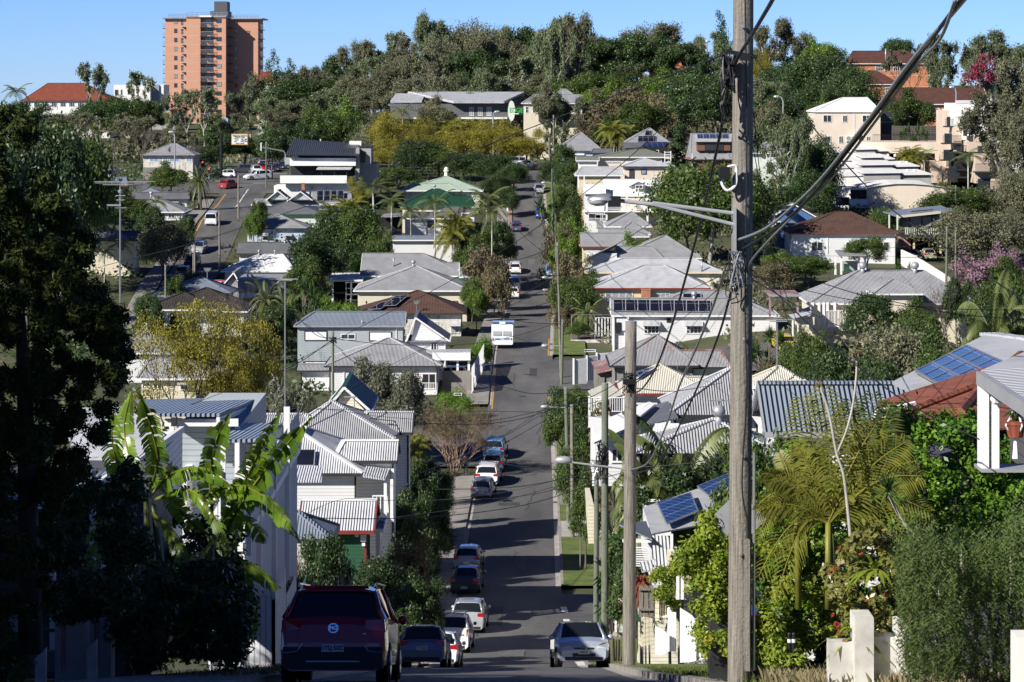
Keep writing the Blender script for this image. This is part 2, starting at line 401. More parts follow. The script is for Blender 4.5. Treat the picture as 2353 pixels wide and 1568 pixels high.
nt.links.new(ca,mx.inputs[6]);nt.links.new(ramp(nt,n3,[(.3,(.6,.6,.6)),(.5,(.95,.95,.95)),(.62,(1,1,1)),(.75,(1.3,1.3,1.3))]),mx.inputs[7])
nt.links.new(mx.outputs[2],b.inputs['Base Color']);b.inputs['Roughness'].default_value=.8;b.inputs['Specular IOR Level'].default_value=.35
bp=nt.nodes.new('ShaderNodeBump');bp.inputs['Distance'].default_value=.008;nt.links.new(n2,bp.inputs['Height']);nt.links.new(bp.outputs[0],b.inputs['Normal']);M['asphalt']=m
plain('patch_dark',(.06,.06,.062),.8,.35,2);plain('patch_pale',(.135,.13,.125),.85,.3,2);plain('line_white',(.72,.72,.70),.6,.15,6);plain('line_yellow',(.62,.33,.06),.6,.2,4)
plain('redpaving',(.30,.09,.08),.8,.2)
KL=smo([(-40,-4.3),(20,-4.3),(43,-4.3),(70,-4.05),(88,-4.0),(105,-3.9),(123,-3.75),(148,-3.55),(175,-3.4),(200,-3.1),(214,-3.0),(236,-2.3),(250,-2.2),(275,-1.95),(355,-.7),(430,-.35),(522,.15),(545,.2)],4)
KR=smo([(-40,3.1),(20,3.1),(44,3.0),(50,2.7),(84,3.25),(120,3.1),(148,2.9),(175,3.25),(200,3.55),(225,3.75),(275,4.4),(355,6.0),(430,5.9),(522,6.0),(545,6.1)],4)
def RL(y):return interp(KL,y)
def RR(y):return interp(KR,y)
build_ground()
def strip(name,mat,yy,fa,fb,dz,kind='structure',n=4):
 mb=MB()
 for y0,y1 in zip(yy,yy[1:]):
  a0,b0,a1,b1=fa(y0),fb(y0),fa(y1),fb(y1)
  for k in range(n):
   p=[(a0+(b0-a0)*k/n,y0),(a0+(b0-a0)*(k+1)/n,y0),(a1+(b1-a1)*(k+1)/n,y1),(a1+(b1-a1)*k/n,y1)]
   mb.poly([(x,y,G(x,y)+dz)for x,y in p])
 o=mb.bd(name,mat,smooth=True);return tag(o,None,None,kind=kind)
def rng(a,b,s):
 r=[];
 while a<b-1e-6:r.append(a);a+=s
 return r+[b]
strip('road','asphalt',rng(-20,519,3),RL,RR,0)
strip('gutter','concrete_pale',rng(5,206,3),lambda y:RL(y),lambda y:RL(y)+.32,.004,n=1)
strip('gutter','concrete_pale',rng(240,505,3),lambda y:RL(y),lambda y:RL(y)+.3,.004,n=1)
for a,b in((5,128),(152,246),(270,505)):
 strip('gutter','concrete_pale',rng(a,b,3),lambda y:RR(y)-.32,lambda y:RR(y),.004,n=1)
def kerb(yy,f,side,name='kerb',mat='concrete'):
 mb=MB()
 for y0,y1 in zip(yy,yy[1:]):
  x0,x1=f(y0),f(y1);z0,z1=G(x0,y0),G(x1,y1);s=side*.18
  a=[(x0,y0,z0-.1),(x0,y0,z0+.13),(x0+s,y0,z0+.14),(x0+s,y0,z0-.1)]
  b=[(x1,y1,z1-.1),(x1,y1,z1+.13),(x1+s,y1,z1+.14),(x1+s,y1,z1-.1)]
  for k in range(3):mb.poly([a[k],b[k],b[k+1],a[k+1]])
 tag(mb.bd(name,mat),None,None,kind='structure')
kerb(rng(5,206,3),RL,-1);kerb(rng(240,505,3),RL,-1)
for a,b in((5,128),(152,246),(270,505)):kerb(rng(a,b,3),RR,1)
strip('pavement','concrete',rng(5,206,3),lambda y:RL(y)-2.6,lambda y:RL(y)-.18,.12,n=2)
strip('pavement','concrete',rng(240,505,3),lambda y:RL(y)-2.2,lambda y:RL(y)-.18,.12,n=2)
for a,b in((5,128),(152,246),(270,505)):
 strip('verge','lawn',rng(a,b,2),lambda y:RR(y)+.18,lambda y:RR(y)+3.6,.12,n=2)
strip('path','concrete_pale',rng(176,184,2),lambda y:RR(y)+.19,lambda y:RR(y)+3.5,.135,n=2)
strip('path','concrete',rng(192,206,2),lambda y:RR(y)+.19,lambda y:RR(y)+1.5,.135,n=2)
strip('path','concrete',rng(54,64,2),lambda y:RR(y)+.19,lambda y:RR(y)+3.4,.135,n=2)
def sidestreet(x0f,x1,ya,yb,name='road'):
 mb=MB();N=10
 for i in range(N):
  for k in range(4):
   def pt(a,c):
    y=ya+(yb-ya)*c/4;x0=x0f(y);x=x0+(x1-x0)*a/N;return(x,y,G(x,y)+.008)
   mb.poly([pt(i,k),pt(i+1,k),pt(i+1,k+1),pt(i,k+1)]if x1>0 else[pt(i,k),pt(i,k+1),pt(i+1,k+1),pt(i+1,k)])
 tag(mb.bd(name,'asphalt',smooth=True),None,None,kind='structure')
sidestreet(RR,26,131,149);sidestreet(RR,30,249,267);sidestreet(lambda y:RL(y),-26,210,236)
strip('road','asphalt',rng(519,533,2),lambda y:-60,lambda y:60,.0,n=60)
LS=[(300,-41.5),(345,-44),(378,-45.2),(405,-46.2),(430,-47),(455,-48)]
def lc(y):return interp(LS,y)
strip('road','asphalt',rng(300,452,3),lambda y:lc(y)-3.6-.8*sst(400,450,y),lambda y:lc(y)+3.4+.6*sst(400,450,y),.0,n=3)
strip('pavement','concrete',rng(300,440,4),lambda y:lc(y)-6.4,lambda y:lc(y)-3.8-.8*sst(400,450,y),.07,n=2)
strip('road','asphalt',rng(452,508,3),lambda y:-82+(y-452)*.35,lambda y:-33,.004,n=20)
strip('road','asphalt',rng(508,640,4),lambda y:-58-(y-508)*.04,lambda y:-48.5-(y-508)*.06,.006,n=3)
def quadmark(name,mat,pts,dz=.012):
 mb=MB();mb.poly([(x,y,G(x,y)+dz)for x,y in pts]);return tag(mb.bd(name,mat),None,None,kind='structure')
for y0,y1 in((128.5,130.4),(132.2,134.1),(136.4,138.2),(141,143.4)):
 xa=RR(y0)+.0;quadmark('road_marking','line_white',[(xa-.15,y0),(xa+.2,y0),(xa+.15,y1),(xa-.2,y1)],.02)
quadmark('road_marking','line_white',[(RR(110)+.02-.35,108),(RR(110)+.1,108),(RR(127)-.02,127),(RR(127)-.4,127)],.02)
strip('road_marking','line_yellow',rng(238,262,2),lambda y:RL(y)+.34,lambda y:RL(y)+.46,.012,n=1)
strip('road_marking','line_yellow',rng(229,245,2),lambda y:RR(y)-.5,lambda y:RR(y)-.38,.012,n=1)
strip('road_marking','line_yellow',rng(270,287,2),lambda y:RR(y)-.5,lambda y:RR(y)-.38,.012,n=1)
strip('road_marking','line_yellow',rng(385,450,3),lambda y:lc(y)-3.3,lambda y:lc(y)-3.1,.012,n=1)
strip('paved_strip','concrete_red',rng(425,470,4),lambda y:RL(y)-.17,lambda y:RL(y)+.35,.14,n=1)
for(x,y,s)in((-49,470,3),(-56,474,3),(-63,478,3),(-42,480,3),(-47,497,2.5),(-52,497,2.5),(-70,478,4)):
 quadmark('road_marking','line_white',[(x,y),(x+s,y),(x+s,y+.5),(x,y+.5)],.02)
strip('road_marking','line_white',rng(425,458,3),lambda y:lc(y)+.1,lambda y:lc(y)+.3,.014,n=1)
quadmark('road_marking','redpaving',[(3.2,519.2),(6.1,519.2),(6.1,527),(4.9,527)],.02)
def cover(x,y,r):
 mb=MB();mb.lt_((x,y,G(x,y)),[(r*.2,.0),(r,.004),(r,.014),(r*.6,.016)],16);o=mb.bd('manhole_cover','patch_dark');return o
r_=random.Random(12)
for i in range(16):
 y=60+i*27+r_.uniform(-8,8);x=r_.uniform(RL(y)+.6,RR(y)-2.2);a,b_=r_.uniform(.6,1.8),r_.uniform(2,9)
 quadmark('road_patch','patch_dark' if i%2 else 'patch_pale',[(x,y),(x+a,y+.1),(x+a+.1,y+b_),(x+.05,y+b_)],.006)
for i in range(14):
 y=70+i*30;x=r_.uniform(RL(y)+1,RR(y)-1);q=[(x,y)]
 for k in range(7):q.append((q[-1][0]+r_.uniform(-.3,.3),q[-1][1]+r_.uniform(.6,2)))
 m_=MB()
 for(a,b_),(c,d)in zip(q,q[1:]):m_.poly([(a-.04,b_,G(a,b_)+.012),(a+.04,b_,G(a,b_)+.012),(c+.04,d,G(c,d)+.012),(c-.04,d,G(c,d)+.012)])
 tag(m_.bd('road_crack','patch_dark'),None,None,kind='structure')
mh=[(3.0,134.5,.45,'dark round manhole lid beside the give-way dashes'),(1.6,258,.4,'round manhole lid in the street near the corner signs'),(-.6,171,.4,'manhole lid on the roadway beside the row of parked hatchbacks'),(2.4,118,.5,'round manhole lid in front of the pale blue hatchback'),(1.0,245,.4,'small manhole lid in the middle of the street below the corner')]
for x,y,r,l in mh:tag(cover(x,y,r),l,'manhole cover','manhole covers in the street')
def hit(u,v,p0,n):
 d=VX(((u-CU)/F,1,(HV-v)/F));return d*(VX(p0).dot(n)/d.dot(n))
class House:
 def __init__(s,kind,label,D,uL,uR,ve,vr,url,urr,dep=None,ori='x',wall='w_white',roof='zinc',over=.45,yaw=0,inset=None,root=None,slope=.5,gut='trim_white',cap=None,gab=None,base=0,cat='house',group=None,fas=.16,soffit='trim_white',walls=True,hlow=None):
  h_=(ve-vr)*D/F/(slope+(vr-HV)/F)
  if dep is None:dep=max(3,2*h_)if ori=='x' else 9
  if inset is None:inset=h_
  s.D=D;uc=(uL+uR)/2;x0=X(uc,D);s.o=VX((x0,D,0));s.yaw=yaw
  hw=(uR-uL)/2*D/F;ze=Z(ve,D);s.ze=ze
  zg=min(G(x0-hw,D),G(x0+hw,D),G(x0,D+dep));s.zg=zg if hlow is None else hlow
  s.root=root or thg(kind,label,cat,(x0,D,G(x0,D)),group)
  cy,sy=math.cos(yaw),math.sin(yaw)
  s.W=lambda x,y,z:VX((x0+x*cy-y*sy,D+x*sy+y*cy,z))
  W=s.W;FL,FR,BR,BL=W(-hw,0,ze),W(hw,0,ze),W(hw,dep,ze),W(-hw,dep,ze)
  rb=MB();gb=MB();cb=MB()
  if ori=='x':
   Dm=D+dep/2;zr=Z(vr,Dm);a=(url-CU)*Dm/F-x0;b=(urr-CU)*Dm/F-x0
   a=max(a,-hw);b=min(b,hw)
   R0,R1=W(a,dep/2,zr),W(b,dep/2,zr)
   rb.slope([FL,FR,R1,R0]);rb.slope([BR,BL,R0,R1])
   gl,gr=abs(a+hw)<.35,abs(b-hw)<.35
   if gl:R0=W(-hw,dep/2,zr);rb=MB();rb.slope([FL,FR,R1,R0]);rb.slope([BR,BL,R0,R1])
   if gr:R1=W(hw,dep/2,zr);rb=MB();rb.slope([FL,FR,R1,R0]);rb.slope([BR,BL,R0,R1])
   (gb if gl else rb).slope([BL,FL,R0])if not gl else gb.poly([W(-hw+over,dep-over,ze),W(-hw+over,over,ze),W(-hw+over,dep/2,zr-.25)])
   (gb if gr else rb).slope([FR,BR,R1])if not gr else gb.poly([W(hw-over,over,ze),W(hw-over,dep-over,ze),W(hw-over,dep/2,zr-.25)])
   s.pls={'F':(FL,(FR-FL).cross(R1-FL).normalized()),'R':(FR,(BR-FR).cross(R1-FR).normalized()),'L':(FL,(R0-FL).cross(BL-FL).normalized())}
   edges=[(FL,R0,gl),(BL,R0,gl),(FR,R1,gr),(BR,R1,gr)]
  else:
   zr=Z(vr,D+inset);xr=(url-CU)*(D+inset)/F-x0
   R0,R1=W(xr,inset,zr),W(xr,dep-inset,zr)
   gf=inset<.3
   rb.slope([BL,FL,R0,R1]);rb.slope([FR,BR,R1,R0])
   if gf:
    gb.poly([W(-hw+over,over+.02,ze),W(hw-over,over+.02,ze),W(xr,over+.02,zr-.25)]);gb.poly([W(hw-over,dep-over,ze),W(-hw+over,dep-over,ze),W(xr,dep-over,zr-.25)])
   else:
    rb.slope([FL,FR,R0]);rb.slope([BR,BL,R1])
   s.pls={'F':(FL,(FR-FL).cross(R0-FL).normalized()),'R':(FR,(BR-FR).cross(R0-FR).normalized()),'L':(FL,(R0-FL).cross(BL-FL).normalized())}
   edges=[(FL,R0,gf),(FR,R0,gf),(BL,R1,gf),(BR,R1,gf)]
  s.R0,s.R1,s.zr=R0,R1,zr
  s.roof=rb.bd('roof',roof,s.root);
  if gb.v:gb.bd('gable',gab or wall,s.root)
  up=VX((0,0,.03))
  if(R1-R0).length>.2:cb.bar(R0+up,R1+up,.3,.08)
  for a,b,g in edges:
   if not g:cb.bar(a+up,b+up,.24,.07)
  cb.bd('ridge_cap',cap or roof,s.roof)
  bb=MB()
  for a,b,g in edges:
   if g:bb=MB();bb.bar(a-VX((0,0,.06)),b-VX((0,0,.06)),.06,.16);bb.bd('barge_board',gut,s.roof)
  g=MB();d=.05
  loop=[FL,FR,BR,BL]
  for i in range(4):
   a,b=loop[i],loop[(i+1)%4]
   isg=(ori=='x' and((i==1 and gr)or(i==3 and gl)))or(ori=='y' and i in(0,2)and gf)
   if not isg:
    n=(b-a).cross(VX((0,0,1))).normalized()*.06
    g=MB();g.bar(a+n-VX((0,0,fas/2-.01)),b+n-VX((0,0,fas/2-.01)),.13,fas);g.bd('gutter',gut,s.root)
  sf=MB();k=.06;sf.poly([q-VX((0,0,k))for q in(FL,BL,BR,FR)]);sf.bd('soffit',soffit,s.roof)
  s.hw,s.dep,s.over=hw,dep,over
  s.pls['W']=(W(0,over,ze),W(0,-1,0)-W(0,0,0));s.pls['WR']=(W(hw-over,0,ze),W(1,0,0)-W(0,0,0))
  if walls:
   w_=MB();A,B,C,E=(W(-hw+over,over,0),W(hw-over,over,0),W(hw-over,dep-over,0),W(-hw+over,dep-over,0))
   zt=ze-.08;zb=s.zg-.8
   L=0
   for p,q in((A,B),(B,C),(C,E),(E,A)):
    l=(q-p).length
    w_.poly([VX((p.x,p.y,zb)),VX((q.x,q.y,zb)),VX((q.x,q.y,zt)),VX((p.x,p.y,zt))],[(L,zb),(L+l,zb),(L+l,zt),(L,zt)]);L+=l
   w_.bd('wall',wall,s.root)
   for q in(A,B):
    if D<260:cn=MB();cn.box(q.x-.05,q.x+.05,q.y-.05,q.y+.05,zb,zt-.01);cn.bd('corner_stop',gut,s.root)
 def quad(s,face,u0,u1,v0,v1,off=0.0):
  p0,n=s.pls[face];return[hit(u,v,p0+n*off,n)for u,v in((u0,v1),(u1,v1),(u1,v0),(u0,v0))],n
 def wdw(s,u0,u1,v0,v1,face='W',glass='glass',frame='trim_white',awn=None,mull=1,name='window',fw=.09,grid=None):
  q,n=s.quad(face,u0,u1,v0,v1,.03)
  a,b,c,d=q;e=(b-a).normalized();upv=(d-a).normalized()
  fr=MB();t=.05
  for p0,p1,p2,p3 in((a,b,b-e*fw+upv*fw,a+e*fw+upv*fw),(b,c,c-e*fw-upv*fw,b-e*fw+upv*fw),(c,d,d+e*fw-upv*fw,c-e*fw-upv*fw),(d,a,a+e*fw+upv*fw,d+e*fw-upv*fw)):
   fr.slb([p0,p1,p2,p3],t,n)
  for k in range(mull):
   f=(k+1)/(mull+1);x=a+(b-a)*f;fr.slb([x-e*fw*.35+upv*fw,x+e*fw*.35+upv*fw,x+e*fw*.35+(d-a)-upv*fw,x-e*fw*.35+(d-a)-upv*fw],t,n)
  if grid:
   for k in range(grid):
    f=(k+1)/(grid+1);y=a+(d-a)*f;fr.slb([y+e*fw,y+(b-a)-e*fw,y+(b-a)-e*fw+upv*fw*.5,y+e*fw+upv*fw*.5],t*.9,n)
  w=fr.bd(name,frame,s.root)
  pn=MB();pn.slb([a+(e+upv)*fw*.5,b+(upv-e)*fw*.5,c-(e+upv)*fw*.5,d+(e-upv)*fw*.5],.02,n);pn.bd('pane',glass,w)
  if awn:
   aw=MB();o=n*.7;h=(d-a)*.38
   A0,B0=d-e*.12+upv*.12,c+e*.12+upv*.12
   aw.slb([A0-h+o,B0-h+o,B0+n*.04,A0+n*.04],.03)
   for A1,s_ in((A0,1),(B0,-1)):aw.slb([A1-h,A1-h+o,A1+n*.04],.02)
   aw.bd('awning',awn,w)
  return w
 def pnl(s,pts,mat='solar',face='F',frame='trim_grey',tilt=.12,name='solar_panel'):
  p0,n=s.pls[face]
  if n.z<0:n=-n
  q=[hit(u,v,p0+n*tilt,n)for u,v in pts]
  if(q[1]-q[0]).cross(q[2]-q[0]).dot(n)<0:q=q[::-1]
  a=MB();o=q[0];e=(q[1]-q[0]).normalized();t=n.cross(e)
  a.slb(q,.045,n)
  a.uv=[[((x[0]),(x[1]))for x in f]for f in a.uv]
  f0=[((p-o).dot(e),(p-o).dot(t))for p in q];a.uv[0]=f0
  w=a.bd(name,mat,s.root)
  r=MB()
  for i in range(len(q)):r.bar(q[i]+n*.03,q[(i+1)%len(q)]+n*.03,.05,.06)
  r.bd('panel_frame',frame,w);return w
 def vent(s,u,v,face='F',r=.18,h=.35,kind='whirly'):
  p0,n=s.pls[face];c=hit(u,v,p0,n)
  m=MB();m.lt_(c-VX((0,0,.15)),[(r*.55,0),(r*.55,h+.15)],10)
  if kind=='whirly':m.lt_(c+VX((0,0,h-.02)),[(r*.6,0),(r,r*.5),(r*1.05,r),(r*.7,r*1.6),(.02,r*1.8)],12)
  return m.bd('roof_vent','metalcap',s.root,smooth=True)
 def chimney(s,u0,u1,v0,v1,D=None,mat='brick_red'):
  D=D or s.D+s.dep*.3;m=MB();m.box(X(u0,D),X(u1,D),D,D+(u1-u0)*D/F,Z(v1,D),Z(v0,D))
  m.box(X(u0,D)-.06,X(u1,D)+.06,D-.06,D+(u1-u0)*D/F+.06,Z(v0,D),Z(v0,D)+.12);return m.bd('chimney',mat,s.root)
 def box(s,name,mat,u0,u1,v0,v1,D0,D1,parent=None):
  m=MB();m.box(X(u0,D0),X(u1,D0),D0,D1,Z(v1,D0),Z(v0,D0));return m.bd(name,mat,parent or s.root)
 def skw(s,name,mat,pts,t=.08,slope=True):
  """sheet through (u,v,D) corners, eave edge first"""
  q=[P(*p)for p in pts];m=MB();m.slb(q,t);return m.bd(name,mat,s.root)
 def rail(s,pts,h=1.0,mat='trim_white',sp=.16,name='balustrade',bw=.05,post=True):
  """balustrade along (u,v,D) points (v at deck level)"""
  m=MB();q=[P(*p)for p in pts];up=VX((0,0,1))
  for a,b in zip(q,q[1:]):
   m.bar(a+up*h,b+up*h,.08,.06);m.bar(a+up*.12,b+up*.12,.06,.05)
   L=(b-a).length;n=max(2,int(L/sp))
   for i in range(n+1):
    p=a+(b-a)*i/n;m.bar(p+up*.12,p+up*h,bw,.03)
  return m.bd(name,mat,s.root)
 def pst(s,us,v0,v1,D,w=.12,mat='trim_white'):
  for u in us:
   m=MB();x=X(u,D);m.box(x-w/2,x+w/2,D,D+w,Z(v1,D),Z(v0,D));m.bd('post',mat,s.root)
 def downpipe(s,u,v0,v1,mat='trim_white',face='W'):
  q,n=s.quad(face,u,u+1,v0,v1,.06);m=MB();m.tu_([q[3],q[0]],.05,6);m.bd('downpipe',mat,s.root)
_c=[0,0,.26857]
def crop(x,y,k=.26857):_c[:]=[x*.57446,y*.57446,k]
def u(c):return _c[0]+c*_c[2]
def v(c):return _c[1]+c*_c[2]
crop(200,500)
h=House('house','cream two-storey house with dark grey roof and two pale window hoods',350,u(235),u(755),v(985),v(908),u(440),u(760),wall='w_cream',roof='zinc_dark',gut='trim_dark')
House('','',345,u(300),u(640),v(985),v(862),u(460),u(460),wall='w_cream',roof='zinc_dark',gut='trim_dark',root=h.root,walls=False)
for a in(375,610):h.wdw(u(a-25),u(a+30),v(1035),v(1078),awn='zinc_blue',glass='glass')
h.wdw(u(330),u(380),v(1130),v(1180));h.downpipe(u(735),v(990),v(1200))
h=House('cottage','weathered cream cottage with rusty hip roof, raised on grey boards beside the traffic lights',478,u(775),u(1240),v(262),v(160),u(1030),u(1080),wall='w_peeling',roof='zinc',gut='trim_dark',dep=11)
for a,b in((850,930),(965,1010),(1020,1110),(1165,1215)):h.wdw(u(a),u(b),v(280),v(316),glass='glass_blue')
mb=MB();mb.box(X(u(795),478),X(u(905),478),478.2,478.4,Z(v(500),478),Z(v(365),478));mb.bd('lower_boards','fence_grey',h.root)
mb=MB();mb.lt_(P(u(1022),v(212),474),[(.02,-.3),(.5,.0),(.55,.12),(.02,.1)],12,'x');mb.bd('satellite_dish','trim_dark',h.root)
h=House('house','low house with pale blue-grey roof beyond the tall bright green tree',466,u(270),u(545),v(395),v(298),u(290),u(330),wall='w_cream',roof='zinc_blue',gut='trim_dark')
h.wdw(u(405),u(435),v(402),v(445));h.wdw(u(480),u(530),v(402),v(430))
plain('render_apricot',(.72,.50,.30),.8,.1)
h=House('house','apricot house with sky blue roof and red trim at the far left corner',440,u(330),u(660),v(522),v(447),u(350),u(650),wall='render_apricot',roof='zinc_blue',gut='trim_red',gab='render_apricot')
House('','',438,u(180),u(400),v(590),v(520),u(200),u(380),wall='render_apricot',roof='tile_brown',gut='trim_red',root=h.root)
h.wdw(u(420),u(520),v(545),v(590),glass='glass_curtain')
h=House('house','pale green house with dark blue roof behind the thin palm',418,u(640),u(1190),v(635),v(577),u(660),u(1185),wall='w_palegreen',roof='zinc_dark',gut='trim_dark')
House('','',421,u(700),u(1000),v(600),v(540),u(850),u(850),wall='w_palegreen',roof='zinc_blue',gut='trim_dark',root=h.root,walls=False)
h.wdw(u(1035),u(1100),v(655),v(700),glass='glass_curtain',awn='zinc');h.wdw(u(1120),u(1150),v(655),v(690))
h=House('cottage','white cottage with grey gable roof in front of the pale green house',402,u(745),u(1150),v(745),v(612),u(875),u(875),ori='y',dep=9,wall='w_white',roof='zinc',slope=.6)
for a in(910,1010):h.wdw(u(a),u(a+60),v(765),v(800))
h.vent(u(865),v(615),r=.3);h.wdw(u(1080),u(1130),v(760),v(800),glass='glass_curtain')
h=House('house','pale blue house with two white-trimmed gables and a row of black solar panels',410,u(1725),u(2560),v(682),v(634),u(1760),u(2540),wall='w_paleblue',roof='zinc',gut='trim_white')
for a,b,p in((1850,2045,562),(2045,2240,568)):
 House('','',409,u(a),u(b),v(640),v(p),u((a+b)/2),u((a+b)/2),ori='y',dep=5,inset=.05,wall='w_bluegrey',roof='zinc_dark',root=h.root,gab='w_bluegrey',walls=False)
House('','',412,u(2230),u(2580),v(655),v(572),u(2240),u(2570),wall='w_paleblue',roof='zinc',root=h.root,walls=False)
h.wdw(u(1740),u(1850),v(692),v(735),glass='glass_curtain');h.wdw(u(2380),u(2450),v(695),v(730),glass='glass_curtain')
sp=House.__new__(House);sp.root=h.root;sp.pls={'F':(P(u(2280),v(655),411),VX((0,-.5,1)).normalized())}
for i in range(4):sp.pnl([(u(2282+i*58),v(652)),(u(2338+i*58),v(652)),(u(2338+i*58),v(562)),(u(2282+i*58),v(562))])
h=House('house','pale green house with grey hip roof behind the light blue weatherboard house',396,u(1730),u(2330),v(764),v(655),u(2020),u(2050),wall='w_palegreen',roof='zinc_dark',gut='trim_green')
h.wdw(u(1745),u(1805),v(808),v(858),frame='trim_green');h.vent(u(2033),v(660),r=.25)
h=House('house','light blue weatherboard house with two hooded sash windows',380,u(1660),u(2200),v(885),v(762),u(1935),u(1955),wall='w_paleblue',roof='zinc',gut='trim_dark')
for a in(1840,2040):h.wdw(u(a-25),u(a+25),v(935),v(992),awn='zinc_pale',grid=1)
h.wdw(u(1700),u(1735),v(920),v(990),glass='glass',name='door')
h=House('house','low white house with plain charcoal roof between the light blue and the white-roofed house',361,u(1590),u(2110),v(1100),v(1004),u(1620),u(2030),wall='w_white',roof='zinc_dark',gut='trim_dark')
h.wdw(u(1680),u(1760),v(1125),v(1150));h.vent(u(2010),v(1012),r=.25)
h=House('house','white house with bright white hip roof beside the leaning street pole',343,u(1465),u(2100),v(1252),v(1108),u(1790),u(1990),wall='w_white',roof='roof_white',gut='trim_white',slope=.42)
for i in range(6):h.wdw(u(1690+i*52),u(1735+i*52),v(1275),v(1325),glass='glass_curtain')
h.vent(u(1790),v(1115),r=.25);h.vent(u(1925),v(1112),r=.2)
h=House('house','grey panelled box extension with steep grey gable in front of the white-roofed house',322,u(1450),u(1650),v(1400),v(1262),u(1570),u(1570),ori='y',inset=.05,dep=8,wall='w_bluegrey',roof='zinc',gab='zinc')
h.box('upper_box','zinc_blue',u(1608),u(2000),v(1325),v(1420),318,326);h.box('lower_box','render_white',u(1612),u(1960),v(1420),v(1480),318.5,326)
b_=MB();b_.box(X(u(1600),317.8),X(u(2010),317.8),317.8,326.3,Z(v(1328),317.8),Z(v(1318),317.8));b_.bd('parapet','trim_grey',h.root)
sp=House.__new__(House);sp.root=h.root;sp.pls={'W':(P(u(1700),v(1400),318.4),VX((0,-1,0)))}
House.wdw(sp,u(1620),u(1680),v(1402),v(1438),glass='glass_curtain',frame='trim_dark');House.wdw(sp,u(1730),u(1810),v(1402),v(1438),frame='trim_dark')
mb=MB();mb.tu_([P(u(1690),v(1330),320),P(u(1695),v(1235),320)],.14,8);mb.bd('flue','steel',h.root)
h=House('house','house with blue-grey hip roof above the dark tiled roof',306,u(880),u(1550),v(1440),v(1297),u(1280),u(1290),wall='w_white',roof='zinc_blue',gut='trim_dark')
House('','',304,u(780),u(1100),v(1475),v(1400),u(1000),u(1000),wall='w_white',roof='zinc_blue',gut='trim_dark',root=h.root,walls=False)
crop(200,1150)
h=House('house','white house under dark brown tiled hip roof',289,u(790),u(1690),v(205),v(2),u(1335),u(1345),wall='w_white',roof='tile_dark',gut='trim_white')
House('','',288,u(770),u(1420),v(190),v(42),u(1145),u(1150),wall='w_white',roof='tile_dark',gut='trim_white',root=h.root,walls=False)
h.wdw(u(1350),u(1480),v(240),v(290));h.wdw(u(1530),u(1600),v(240),v(290),glass='glass_curtain')
h=House('house','white house with pale corrugated hip roof left of the yellow feathery tree',252,u(560),u(1090),v(560),v(352),u(795),u(805),wall='w_white',roof='zinc',gut='trim_white')
h.vent(u(832),v(362),r=.22)
h=House('house','cream cottage with grey corrugated roof behind the yellow feathery tree',226,u(740),u(1430),v(780),v(602),u(860),u(1150),wall='w_cream',roof='zinc',gut='trim_white')
h.wdw(u(1110),u(1180),v(815),v(880),awn='zinc_pale',grid=1);h.wdw(u(880),u(960),v(820),v(870))
House('','',219,u(1380),u(1720),v(745),v(700),u(1400),u(1700),wall='w_white',roof='zinc',root=h.root)
crop(1000,1150)
h=House('house','grey-blue two-storey weatherboard house with white roller shutters',263,u(380),u(1330),v(328),v(208),u(552),u(1326),wall='w_bluegrey',roof='zinc_blue',gut='trim_grey',over=.3)
h.wdw(u(465),u(660),v(372),v(457),glass='trim_white',frame='trim_dark',mull=0);h.wdw(u(1018),u(1212),v(378),v(460),glass='trim_white',frame='trim_dark',mull=0)
h.wdw(u(776),u(902),v(397),v(447));h.wdw(u(465),u(660),v(630),v(655),glass='trim_white',frame='trim_dark',mull=0)
h.downpipe(u(1252),v(335),v(700));h.vent(u(958),v(310),r=.12,kind='pipe')
h=House('shed','white shed with steep charcoal gable roof between the shuttered house and the brown tiled house',256,u(1338),u(1705),v(455),v(256),u(1415),u(1415),ori='y',inset=.05,dep=7,wall='w_white',roof='zinc_dark',cat='shed')
h.wdw(u(1545),u(1600),v(470),v(540),glass='darkroom',frame='trim_white')
h=House('house','pale blue-white cottage with big grey pyramid roof behind the olive tree',246,u(640),u(1640),v(672),v(432),u(1180),u(1200),wall='w_white',roof='zinc',gut='trim_dark',cap='zinc_pale')
House('','',248,u(395),u(780),v(712),v(655),u(405),u(760),wall='w_white',roof='zinc',gut='trim_dark',root=h.root)
h.wdw(u(965),u(1040),v(758),v(832),grid=1);h.wdw(u(1470),u(1592),v(735),v(870),glass='darkroom');h.downpipe(u(805),v(690),v(840))
h.rail([(u(1470),v(915),245),(u(1600),v(915),245)],h=1.1)
h.skw('window_hood','roof_redrust',[(u(840),v(912),244),(u(1010),v(912),244),(u(1010),v(870),246),(u(840),v(870),246)])
c=thg('carport','white flat-roofed carport with a deep fascia beside the street','carport',GP(u(1700),250))
class _H(House):
 def __init__(s,root):s.root=root;s.pls={}
k=_H(c);k.skw('roof','zinc_pale',[(u(1560),v(578),249),(u(1890),v(560),249),(u(1885),v(533),254),(u(1480),v(540),254)])
k.box('fascia','trim_white',u(1560),u(1886),v(560),v(625),248.8,249);k.pst([u(1776),u(1872)],v(625),v(712),249.2,.22)
for a in((1645,1890,715,862,247.5,'fence_grey','grey paling fence in front of the white carport'),):
 f=MB();f.box(X(u(a[0]),a[4]),X(u(a[1]),a[4]),a[4],a[4]+.08,Z(v(a[3]),a[4])-1,Z(v(a[2]),a[4]));tag(f.bd('paling_fence',a[5],loc=GP(u(1760),a[4])),a[6],'fence')
fr_=thg('fence','tall white slatted fence along the footpath beside the carport','fence',GP(u(1900),250))
mb=MB()
for i in range(24):
 D=246+i*.75;x=X(u(1898),246)+i*.05;zt=G(x,D)+2.6;mb.box(x-.03,x+.03,D,D+.5,zt-2.7,zt)
mb.bd('slats','trim_white',fr_)
crop(1000,1150)
